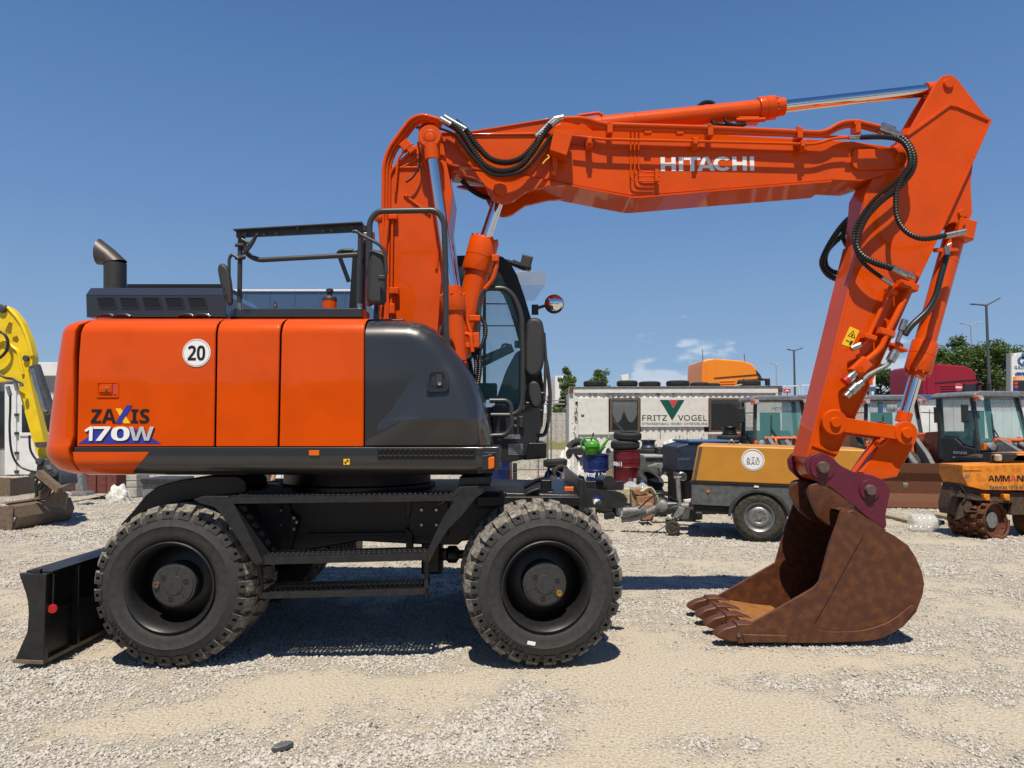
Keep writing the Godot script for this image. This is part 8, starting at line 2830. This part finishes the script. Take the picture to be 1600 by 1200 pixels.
	for k in 4: panel("rib", [1034, 701 + 2.6 * k, 1060, 700 + 2.6 * k, 1060, 701.4 + 2.6 * k, 1034, 702.4 + 2.6 * k], depth(16.57), 0.03, "loader_dark", null, 0.0)
	sack("white rags heaped on the black ribbed box", Vector3(at(1050, 698, depth(16.9)).x, at(1050, 698, depth(16.9)).y, depth(16.9)), Vector3(0.26, 0.16, 0.2), 33)
	thing("bent_sheet", "crumpled dark metal sheet leaning over the tyre heap", "sheet", base_at(1035, 14.6))
	panel("sheet", [1014, 729, 1028, 724, 1045, 726, 1048, 741, 1040, 736, 1034, 744, 1030, 731], depth(14.4), 0.25, "galvanised", null, 0.01)
	panel("flank", [1046, 727, 1057, 748, 1054, 752, 1044, 744], depth(14.45), 0.2, "worn_steel", null, 0.01)
	thing("cream_can", "square cream metal canister left of the cardboard boxes", "canister", base_at(975, 12.6))
	panel("body", [962, 762, 985, 764, 985, 787, 962, 786], depth(12.6), 0.35, "cream_metal", null, 0.01)
	panel("base", [964, 786, 986, 787, 986, 806, 966, 806], depth(12.62), 0.3, "trailer_grey", null, 0.01)
	thing("cream_post", "short cream metal post beneath the excavator's front support plate", "post", base_at(922, 12.0))
	panel("body", [915, 793, 930, 793, 930, 815, 916, 812], depth(12.2), 0.15, "cream_metal", null, 0.01)
	var k := 0
	for q in [[[995, 776, 1022, 774, 1021, 803, 996, 806], 12.2, "larger open cardboard box behind the trailer's drawbar"], [[1003, 790, 1021, 788, 1021, 811, 1004, 813], 11.6, "smaller cardboard box in front of the open one"]]:
		thing("cardboard_box", q[2], "box", base_at(1008, q[1]), "cardboard boxes")
		panel("body", q[0], depth(q[1]), 0.35, "cardboard", null, 0.006)
		if k == 0:
			panel("flap", [988, 766, 1004, 764, 1014, 770, 1000, 774, 992, 772], depth(q[1] + 0.05), 0.3, "cardboard", null, 0.003)
			panel("flap", [986, 768, 994, 772, 996, 796, 988, 792], depth(q[1] + 0.1), 0.02, "wood", null, 0.002)
		k += 1
	for q in [[985, 755, 0.155, "large clear water bottle with a blue cap on the cream canister"], [1004, 757, 0.12, "smaller clear bottle with a blue cap right of the large one"], [918, 760, 0.12, "clear bottle seen behind the front support plate"]]:
		var dd := 12.9
		var pz := depth(dd)
		var b := at(q[0], q[1] + 7, pz)
		thing("water_bottle", q[3], "bottle", b, "water bottles")
		var wb2 := MB.new()
		lathe(wb2, [0.0, 0.0, q[2], 0.0, q[2], 0.03, q[2] * 0.8, 0.06, q[2] * 0.35, 0.10, 0.03, 0.115, 0.03, 0.13, 0.0, 0.13], T, 22)
		part("body", wb2, "clear_plastic")
		var cp := MB.new()
		lathe(cp, [0.034, 0.12, 0.034, 0.165, 0.0, 0.168], T, 14)
		part("cap", cp, "building_blue")
		var sp2 := MB.new()
		box(sp2, Vector3(0, -b.y / 2 - 0.005, 0), Vector3(0.2, b.y - 0.01, 0.2), 0.01)
		part("stand", sp2, "trailer_grey")
	var hc := MB.new()
	for o in 3: tube(hc, smooth(pxz([1000 + 2 * o, 768, 1012 + 2 * o, 762, 1022 + 2 * o, 774, 1026 + 1.5 * o, 790, 1024 + o, 800], depth(12.0 - 0.03 * o)), 6), 0.018, 7)
	single("hose_coil", hc, "cream_metal", "pale coiled hose hanging over the cardboard boxes", "hose")
	var hw := MB.new()
	tube(hw, smooth(pxz([998, 795, 1012, 782, 1024, 773, 1036, 771, 1050, 778, 1060, 784], depth(10.6)), 6), 0.012, 6)
	single("cable", hw, "hose", "thin black cable arching over the trailer drawbar", "cable")
	thing("red_white_box", "small red and white packet under the jockey wheel post", "packet", base_at(1075, 11))
	panel("body", [1070, 782, 1083, 780, 1083, 789, 1071, 790], depth(11), 0.12, "board_white", null, 0.003)
	panel("red_print", [1071, 785, 1083, 784, 1083, 789, 1071, 790], depth(11) + 0.003, 0.01, "red_print", null, 0.0)
	panel("stand", [1066, 790, 1088, 790, 1088, 812, 1066, 812], depth(11.02), 0.3, "trailer_grey", null, 0.01)
	var yt := MB.new()
	var yp := flat_at(1085, 812)
	plate(yt, PackedVector2Array([Vector2(-0.09, 0), Vector2(0.10, 0), Vector2(0.06, 0.05), Vector2(0.0, 0.09), Vector2(-0.06, 0.06)]), 0.05, -0.05, 0.015, Transform3D(Basis(Vector3.UP, 0.4), yp))
	single("yellow_scrap", yt, "yellow_print", "small yellow plastic scrap on the gravel left of the trailer wheel", "scrap")
	for q in [[845, 790, 12.9, 0.30, "tyre lying flat on the ground beside the front platform", Vector3.ZERO], [1040, 783, 13.6, 0.29, "tyre lying flat behind the jockey wheel post", Vector3.ZERO], [1062, 776, 14.6, 0.3, "tyre tilted against the navy compressor's wheels", Vector3(0.9, 0.3, 0)], [952, 784, 13.4, 0.28, "tyre lying flat between the drums and the cream canister", Vector3.ZERO], [895, 781, 13.6, 0.3, "tyre lying flat left below the blue drum", Vector3.ZERO]]:
		var tp2 := base_at(q[0], q[2])
		put_tyre(q[4], tp2 + Vector3(0, 0.25 if q[5].x > 0.0 else 0.0, 0), q[3], 0.2, q[5], "rubber", "tyres strewn on the ground")
	for q in [[1030, 12.9, 0.34, "dark gearbox casting lying behind the cardboard boxes"], [908, 12.6, 0.3, "dark gearbox casting under the excavator's support plate"], [1072, 12.2, 0.26, "dark gearbox casting left of the ochre trailer"]]:
		var gm := MB.new()
		var h: float = q[2]
		lathe(gm, [0.0, 0.0, h * 0.5, 0.0, h * 0.6, h * 0.2, h * 0.6, h * 0.7, h * 0.4, h * 0.9, h * 0.25, h, h * 0.25, h * 1.3, 0.0, h * 1.3], T, 12)
		box(gm, Vector3(h * 0.5, h * 0.4, 0.1), Vector3(h * 0.7, h * 0.5, h * 0.5), 0.03)
		rod(gm, Vector3(-h, h * 0.3, 0.1), Vector3(0, h * 0.5, 0), 0.05, 10)
		single("gearbox_casting", gm, "loader_dark", q[3], "scrap", "scrap castings", base_at(q[0], q[1]))
	# blue jug and dark cloth near the front platform
	thing("blue_jug", "white jug with a blue cap behind the excavator's front platform", "jug", base_at(876, 13.5))
	panel("body", [869, 757, 884, 757, 884, 800, 869, 800], depth(13.5), 0.25, "white_sack", null, 0.02, 0.03)
	panel("cap", [870, 747, 875, 747, 876, 750, 882, 752, 881, 758, 870, 758], depth(13.48), 0.2, "building_blue", null, 0.02, 0.02)
	sack("dark blue cloth heaped behind the excavator's front platform", Vector3(at(862, 770, depth(12.6)).x, 0, depth(12.6)), Vector3(0.42, 0.62, 0.3), 41, "dark_cloth")
	thing("rusty_pillar", "rusty brown steel post right of the half-hidden blue drum", "post", base_at(797, 15))
	panel("post", [790, 722, 800, 722, 801, 782, 789, 782], depth(15), 0.2, "roller_rust", null, 0.01)
	thing("black_crates", "stacked black plastic crates beside the rusty post", "crates", base_at(806, 15.3))
	for j in 4: panel("crate", [801, 724 + 14 * j, 808, 724 + 14 * j, 808, 736.5 + 14 * j, 801, 736.5 + 14 * j], depth(15.3), 0.35, "dark_plastic", null, 0.01)
	# low white wall piece under the cab
	thing("concrete_kerb", "pale concrete kerb behind the excavator's cab step", "kerb", base_at(838, 26))
	for j in 3: panel("kerb_stone", [806 + 22 * j, 716, 827.5 + 22 * j, 716, 827.5 + 22 * j, 734, 806 + 22 * j, 734], depth(26), 0.3, "concrete", null, 0.02)

func roller() -> void:
	var D := 10.3
	var z := depth(D)
	thing("trench_roller", "muddy orange trench roller with a studded rusty drum at the right edge", "roller", base_at(1570, D))
	var bd := MB.new()
	plate(bd, outline([1504, 727, 1720, 722, 1720, 768, 1538, 766, 1512, 760, 1504, 742], z), z, z - 0.58, 0.012)
	var body := wpart("body", bd, "roller_orange")
	panel("data_plate", [1508, 741, 1514, 741, 1514, 747, 1508, 747], z + 0.004, 0.01, "alloy", body, 0.0)
	panel("rail", [1506, 733, 1534, 733, 1534, 735, 1506, 735], z + 0.01, 0.02, "roller_orange", body, 0.003)
	# name: AMMANN with a red A in the middle
	var s := D / FOCAL
	var xs := 1544.0
	for q in [["A", "black_print", 10.5], ["M", "black_print", 12.0], ["M", "black_print", 12.0], ["A", "red_print", 10.5], ["N", "black_print", 11.0], ["N", "black_print", 11.0]]:
		print_flat("name_lettering", q[0], xs, xs + q[2] - 0.9, 743.0, 752.0, z + 0.001, q[1], body)
		xs += q[2]
	print_flat("type_lettering", "Rammax 1515-M", 1546.5, 1598, 758.5, 764.0, z + 0.001, "grey_print", body)
	var gb := MB.new()
	# engine bits and bow on top
	box(gb, at(1568, 715, z - 0.4), Vector3(0.4, 0.14, 0.4), 0.03)
	for k in 5: tube(gb, smooth(pxz([1548 + 7 * k, 722, 1550 + 7 * k, 712 - 2 * (k % 2), 1560 + 6 * k, 711, 1566 + 5 * k, 722], z - 0.3 - 0.06 * k), 5), 0.02, 7)
	part("engine", gb, "loader_dark", body)
	panel("hood", [1578, 722, 1590, 709, 1720, 706, 1720, 724], z - 0.2, 0.6, "roller_orange", body, 0.02)
	var fl := MB.new()
	lathe(fl, [0.0, 0.0, 0.05, 0.0, 0.055, 0.03, 0.055, 0.08, 0.03, 0.1, 0.0, 0.1], Transform3D(Basis(Vector3.RIGHT, -PI / 2), at(1560, 720, z - 0.25)), 16)
	part("filter", fl, "cream_metal", body)
	# frame and scrapers
	var fr := MB.new()
	plate(fr, outline([1508, 760, 1538, 767, 1720, 772, 1720, 805, 1580, 805, 1582, 786, 1530, 778, 1510, 772], z - 0.05), z - 0.05, z - 0.55, 0.01)
	plate(fr, outline([1500, 770, 1530, 778, 1578, 782, 1578, 787, 1524, 782, 1498, 776], z + 0.02), z + 0.02, z - 0.2, 0.005)
	plate(fr, outline([1494, 790, 1502, 757, 1514, 760, 1522, 777, 1508, 806, 1496, 806], z - 0.1), z - 0.1, z - 0.55, 0.01)
	plate(fr, outline([1496, 812, 1502, 786, 1514, 778, 1520, 790, 1510, 806], z + 0.0), z + 0.0, z - 0.06, 0.006)
	plate(fr, outline([1507, 797, 1532, 799, 1533, 801, 1508, 800], z + 0.03), z + 0.03, z - 0.3, 0.003)
	wpart("frame", fr, "mud")
	for q in [[1539, 777], [1570, 777]]:
		var bo := MB.new()
		box(bo, at(q[0], q[1], z + 0.0), Vector3(0.09, 0.09, 0.1), 0.012)
		lathe(bo, [0.0, 0.02, 0.018, 0.02, 0.02, 0.0], Transform3D(Basis(), at(q[0], q[1], z + 0.05)), 8)
		wpart("mount_block", bo, "roller_orange")
	var rb := MB.new()
	tube(rb, smooth(pxz([1486, 762, 1490, 768, 1502, 772, 1512, 776], z - 0.05), 5), 0.016, 7)
	tube(rb, smooth(pxz([1500, 756, 1506, 766, 1510, 776, 1504, 784], z + 0.02), 5), 0.014, 7)
	wpart("hose", rb, "hose")
	# padfoot drum: axis turned slightly so that its end and its face both show
	var turn := Basis(Vector3.UP, 0.42)
	var dc := at(1556, 811, z + 0.04)
	var R := 0.255
	dc.y = R + 0.005
	var T := Transform3D(turn, dc)
	var dm := MB.new()
	lathe(dm, [0.10, -0.10, R * 0.93, -0.06, R * 0.95, 0.0, R, 0.0, R, -0.55, 0.0, -0.55], T, 36)
	for row in 5:
		for k in 14:
			var an := TAU * (k + 0.5 * (row % 2)) / 14.0
			var o := Vector3(cos(an) * (R + 0.01), sin(an) * (R + 0.01), -0.05 - 0.11 * row)
			box(dm, T * o, Vector3(0.07, 0.05, 0.075), 0.008, turn * Basis(Vector3(0, 0, 1), an))
	var dro := wpart("drum", dm, "roller_rust")
	var hb := MB.new()
	lathe(hb, [0.0, -0.05, 0.115, -0.05, 0.12, -0.12], T, 24)
	part("drum_hub", hb, "galvanised", dro)
	var sc := MB.new()
	tube(sc, smooth([T * Vector3(R * 1.02, 0.0, 0.02), T * Vector3(R * 0.75, -R * 0.72, 0.03), T * Vector3(0.0, -R * 0.99, 0.04)], 6), 0.02, 8)
	part("scraper_ring", sc, "pale_rust", dro)
	var d2 := MB.new()
	lathe(d2, [0.0, 0.0, R, 0.0, R, -0.6, 0.0, -0.6], Transform3D(turn, dc + Vector3(0.95, 0, 0.1)), 28)
	wpart("drum", d2, "roller_rust")

func loose_bits() -> void:
	# big water bottle lying on its side and boards by the loader bucket
	var z := depth(11.0)
	var c := Vector3(at(1446, 813, z).x, 0.135, z)
	thing("water_jug", "large clear plastic water jug lying on the gravel before the loader bucket", "bottle", c)
	var T := Transform3D(Basis(Vector3.UP, PI / 2 - 0.1), Vector3.ZERO)
	var b := MB.new()
	lathe(b, [0.0, -0.22, 0.11, -0.22, 0.13, -0.20, 0.13, -0.16, 0.122, -0.15, 0.13, -0.14, 0.13, -0.09, 0.122, -0.08, 0.13, -0.07, 0.13, -0.01, 0.122, 0.0, 0.13, 0.01, 0.13, 0.07, 0.115, 0.13, 0.08, 0.18, 0.035, 0.20, 0.03, 0.22, 0.0, 0.22], T, 26)
	part("body", b, "clear_plastic")
	var cp := MB.new()
	lathe(cp, [0.0, 0.265, 0.034, 0.265, 0.036, 0.22, 0.045, 0.215, 0.045, 0.205], T, 16)
	part("cap", cp, "building_blue")
	for q in [[flat_at(1386, 809), flat_at(1428, 819), "grey weathered board left of the clear water jug"], [flat_at(1466, 808), flat_at(1494, 814), "short board right of the clear water jug"]]:
		var m := MB.new()
		var u := Vector3(0, 0.03, 0)
		beam(m, q[0] + u, q[1] + u, 0.13, 0.045)
		single("plank", m, "wood", q[2], "plank", "boards by the loader bucket")
	# a dark flat stone among the gravel
	var st := MB.new()
	var p := flat_at(441, 1171)
	var o := PackedVector2Array([Vector2(-0.052, -0.01), Vector2(-0.03, -0.022), Vector2(0.02, -0.018), Vector2(0.055, 0.0), Vector2(0.045, 0.018), Vector2(0.0, 0.026), Vector2(-0.035, 0.014)])
	plate(st, o, 0.018, -0.012, 0.006, Transform3D(Basis(Vector3.RIGHT, -PI / 2 + 0.2) * Basis(Vector3(0, 0, 1), 0.35), Vector3(0, 0.012, 0)))
	single("flat_stone", st, "trailer_grey", "dark flat slate lying among the pale gravel near the bottom edge", "stone", "", p)
	# lone bottle on the black heap, pale debris on the ground between
	var r := RandomNumberGenerator.new()
	r.seed = 4
	var rub := MB.new()
	for k in 170:
		var px := r.randf_range(815, 1075)
		var q := flat_at(px, r.randf_range(783, 815)) if r.randf() < 0.7 else flat_at(r.randf_range(815, 870), r.randf_range(745, 765))
		var s := r.randf_range(0.015, 0.07)
		box(rub, q + Vector3(0, s * 0.3, 0), Vector3(s * r.randf_range(0.8, 2.2), s * 0.7, s), 0.004, Basis.from_euler(Vector3(r.randf() * 0.6, r.randf() * TAU, r.randf() * 0.6)))
	var ro := single("rubble", rub, "white_sack", "small pale debris strewn between the drums and the trailer drawbar", "debris")
	ro.set_meta("kind", "stuff")

func worker() -> void:
	# someone standing behind the excavator; only forearms and hips show under its body
	var b := base_at(408, 10.6)
	thing("person", "person in a grey shirt and dark grey trousers standing behind the excavator", "person", b)
	body_mesh([
		[0.0, 1.62, 0.02, 0.095, 0.0, 1.50, 0.0, 0.06], [0.0, 1.50, 0.0, 0.06, 0.0, 1.40, -0.01, 0.085], [-0.15, 1.40, -0.01, 0.075, 0.15, 1.40, -0.01, 0.075], [0.0, 1.36, -0.01, 0.15, 0.0, 1.05, 0.0, 0.135], [0.0, 1.05, 0.0, 0.135, 0.0, 0.93, 0.0, 0.15],
		[-0.17, 1.40, -0.01, 0.062, -0.235, 1.12, -0.02, 0.048], [-0.235, 1.12, -0.02, 0.046, -0.215, 0.87, 0.06, 0.032],
		[0.17, 1.40, -0.01, 0.062, 0.235, 1.12, -0.02, 0.048], [0.235, 1.12, -0.02, 0.046, 0.225, 0.87, 0.05, 0.032],
		[-0.09, 0.92, 0.0, 0.10, -0.105, 0.50, 0.01, 0.065], [-0.105, 0.50, 0.01, 0.062, -0.11, 0.09, -0.02, 0.042], [0.09, 0.92, 0.0, 0.10, 0.105, 0.50, 0.01, 0.065], [0.105, 0.50, 0.01, 0.062, 0.11, 0.09, -0.02, 0.042],
		[-0.11, 0.045, -0.03, 0.042, -0.125, 0.035, 0.14, 0.036], [0.11, 0.045, -0.03, 0.042, 0.125, 0.035, 0.14, 0.036]], 0.026)

func field(bones: Array, p: Vector3, k: float) -> float:
	var d := 1e3
	for b in bones:
		var a := Vector3(b[0], b[1], b[2])
		var c := Vector3(b[4], b[5], b[6])
		var ab := c - a
		var h := clampf((p - a).dot(ab) / maxf(ab.length_squared(), 1e-9), 0, 1)
		var e := p.distance_to(a + ab * h) - lerpf(b[3], b[7], h)
		var t := clampf(0.5 + 0.5 * (d - e) / k, 0, 1)
		d = lerpf(d, e, t) - k * t * (1.0 - t)
	return d

func surface_net(bones: Array, cell: float, k: float) -> MB:
	var lo := Vector3(1e3, 1e3, 1e3)
	var hi := -lo
	for b in bones:
		for e in [0, 4]:
			var r: float = b[e + 3] + cell * 2.0
			lo = lo.min(Vector3(b[e], b[e + 1], b[e + 2]) - Vector3.ONE * r)
			hi = hi.max(Vector3(b[e], b[e + 1], b[e + 2]) + Vector3.ONE * r)
	var n := Vector3i(((hi - lo) / cell).ceil()) + Vector3i.ONE
	var val := PackedFloat32Array()
	val.resize(n.x * n.y * n.z)
	val.fill(1.0)
	for z in n.z:
		for y in n.y:
			for x in n.x:
				val[(z * n.y + y) * n.x + x] = field(bones, lo + Vector3(x, y, z) * cell, k)
	var vert := {}
	for z in n.z - 1:
		for y in n.y - 1:
			for x in n.x - 1:
				var s := Vector3.ZERO
				var c := 0
				for e in [[0, 0, 0, 1, 0, 0], [0, 1, 0, 1, 1, 0], [0, 0, 1, 1, 0, 1], [0, 1, 1, 1, 1, 1], [0, 0, 0, 0, 1, 0], [1, 0, 0, 1, 1, 0], [0, 0, 1, 0, 1, 1], [1, 0, 1, 1, 1, 1], [0, 0, 0, 0, 0, 1], [1, 0, 0, 1, 0, 1], [0, 1, 0, 0, 1, 1], [1, 1, 0, 1, 1, 1]]:
					var a: float = val[((z + e[2]) * n.y + y + e[1]) * n.x + x + e[0]]
					var b: float = val[((z + e[5]) * n.y + y + e[4]) * n.x + x + e[3]]
					if (a < 0.0) != (b < 0.0):
						s += Vector3(x + e[0], y + e[1], z + e[2]).lerp(Vector3(x + e[3], y + e[4], z + e[5]), a / (a - b))
						c += 1
				if c: vert[(z * n.y + y) * n.x + x] = lo + s / c * cell
	var nrm := {}
	for q in vert:
		var p: Vector3 = vert[q]
		var e := cell * 0.4
		nrm[q] = Vector3(field(bones, p + Vector3(e, 0, 0), k) - field(bones, p - Vector3(e, 0, 0), k), field(bones, p + Vector3(0, e, 0), k) - field(bones, p - Vector3(0, e, 0), k), field(bones, p + Vector3(0, 0, e), k) - field(bones, p - Vector3(0, 0, e), k)).normalized()
	var mb := MB.new()
	for z in range(1, n.z - 1):
		for y in range(1, n.y - 1):
			for x in range(1, n.x - 1):
				var at0 := (z * n.y + y) * n.x + x
				for ax in 3:
					var st: int = [1, n.x, n.x * n.y][ax]
					if (val[at0] < 0.0) == (val[at0 + st] < 0.0): continue
					var u: int = [n.x, n.x * n.y, 1][ax]
					var w: int = [n.x * n.y, 1, n.x][ax]
					var q := [at0, at0 - u, at0 - u - w, at0 - w]
					if vert.has(q[0]) and vert.has(q[1]) and vert.has(q[2]) and vert.has(q[3]):
						mb.squad(vert[q[0]], vert[q[1]], vert[q[2]], vert[q[3]], nrm[q[0]], nrm[q[1]], nrm[q[2]], nrm[q[3]])
	return mb

func body_mesh(bones: Array, cell: float) -> void:
	# one skin for the whole figure, then head, hands, clothes
	part("body", surface_net(bones, cell, 0.035), "skin")
	var head := MB.new()
	var h := Vector3(0, 1.64, 0.015)
	head = surface_net([[0, 1.68, 0.0, 0.088, 0, 1.66, 0.01, 0.086], [0, 1.60, 0.03, 0.062, 0, 1.565, 0.045, 0.042], [0, 1.655, 0.085, 0.012, 0, 1.615, 0.108, 0.014], [-0.082, 1.64, 0.0, 0.014, -0.086, 1.61, 0.0, 0.010], [0.082, 1.64, 0.0, 0.014, 0.086, 1.61, 0.0, 0.010]], 0.011, 0.02)
	var ho := part("head", head, "skin")
	var hair := surface_net([[0, 1.705, -0.012, 0.088, 0, 1.68, -0.03, 0.085], [0, 1.62, -0.06, 0.05, 0, 1.66, -0.05, 0.07]], 0.012, 0.03)
	part("hair", hair, "hair", ho)
	var eyes := MB.new()
	for s in [-1, 1]: lathe(eyes, [0.0, 0.006, 0.008, 0.003, 0.011, -0.006], Transform3D(Basis(), Vector3(s * 0.034, 1.645, 0.088)), 10)
	box(eyes, Vector3(0, 1.582, 0.082), Vector3(0.045, 0.006, 0.012), 0.002)
	part("features", eyes, "hair", ho)
	for s in [-1, 1]:
		var fingers := [[s * 0.217, 0.87, 0.06, 0.030, s * 0.214, 0.82, 0.075, 0.034], [s * 0.214, 0.84, 0.07, 0.028, s * 0.212, 0.79, 0.085, 0.030]]
		for f in 4:
			var fz := 0.052 + 0.021 * f
			var l: float = [0.062, 0.074, 0.078, 0.07][f]
			fingers.append([s * 0.212, 0.795, fz, 0.0095, s * 0.207, 0.795 - l * 0.55, fz + 0.004, 0.009])
			fingers.append([s * 0.207, 0.795 - l * 0.55, fz + 0.004, 0.009, s * 0.192, 0.795 - l, fz + 0.002, 0.0075])
		fingers.append([s * 0.208, 0.83, 0.10, 0.011, s * 0.196, 0.79, 0.125, 0.0095])
		fingers.append([s * 0.196, 0.79, 0.125, 0.0095, s * 0.186, 0.765, 0.125, 0.008])
		part("hand", surface_net(fingers, 0.007, 0.008), "skin")
	var shirt := surface_net([[0.0, 1.36, -0.01, 0.166, 0.0, 1.05, 0.0, 0.152], [0.0, 1.05, 0.0, 0.152, 0.0, 0.90, 0.0, 0.168], [-0.15, 1.40, -0.01, 0.09, 0.15, 1.40, -0.01, 0.09], [-0.17, 1.40, -0.01, 0.078, -0.222, 1.18, -0.018, 0.070], [0.17, 1.40, -0.01, 0.078, 0.222, 1.18, -0.018, 0.070]], 0.022, 0.03)
	part("shirt", shirt, "grey_cloth")
	var trousers := surface_net([[-0.09, 0.90, 0.0, 0.118, -0.105, 0.50, 0.01, 0.085], [-0.105, 0.50, 0.01, 0.085, -0.11, 0.10, -0.015, 0.07], [0.09, 0.90, 0.0, 0.118, 0.105, 0.50, 0.01, 0.085], [0.105, 0.50, 0.01, 0.085, 0.11, 0.10, -0.015, 0.07]], 0.022, 0.02)
	part("trousers", trousers, "grey_cloth")
	var shoes := surface_net([[-0.11, 0.05, -0.03, 0.052, -0.125, 0.042, 0.15, 0.044], [0.11, 0.05, -0.03, 0.052, 0.125, 0.042, 0.15, 0.044]], 0.018, 0.01)
	part("shoes", shoes, "dark_cloth")
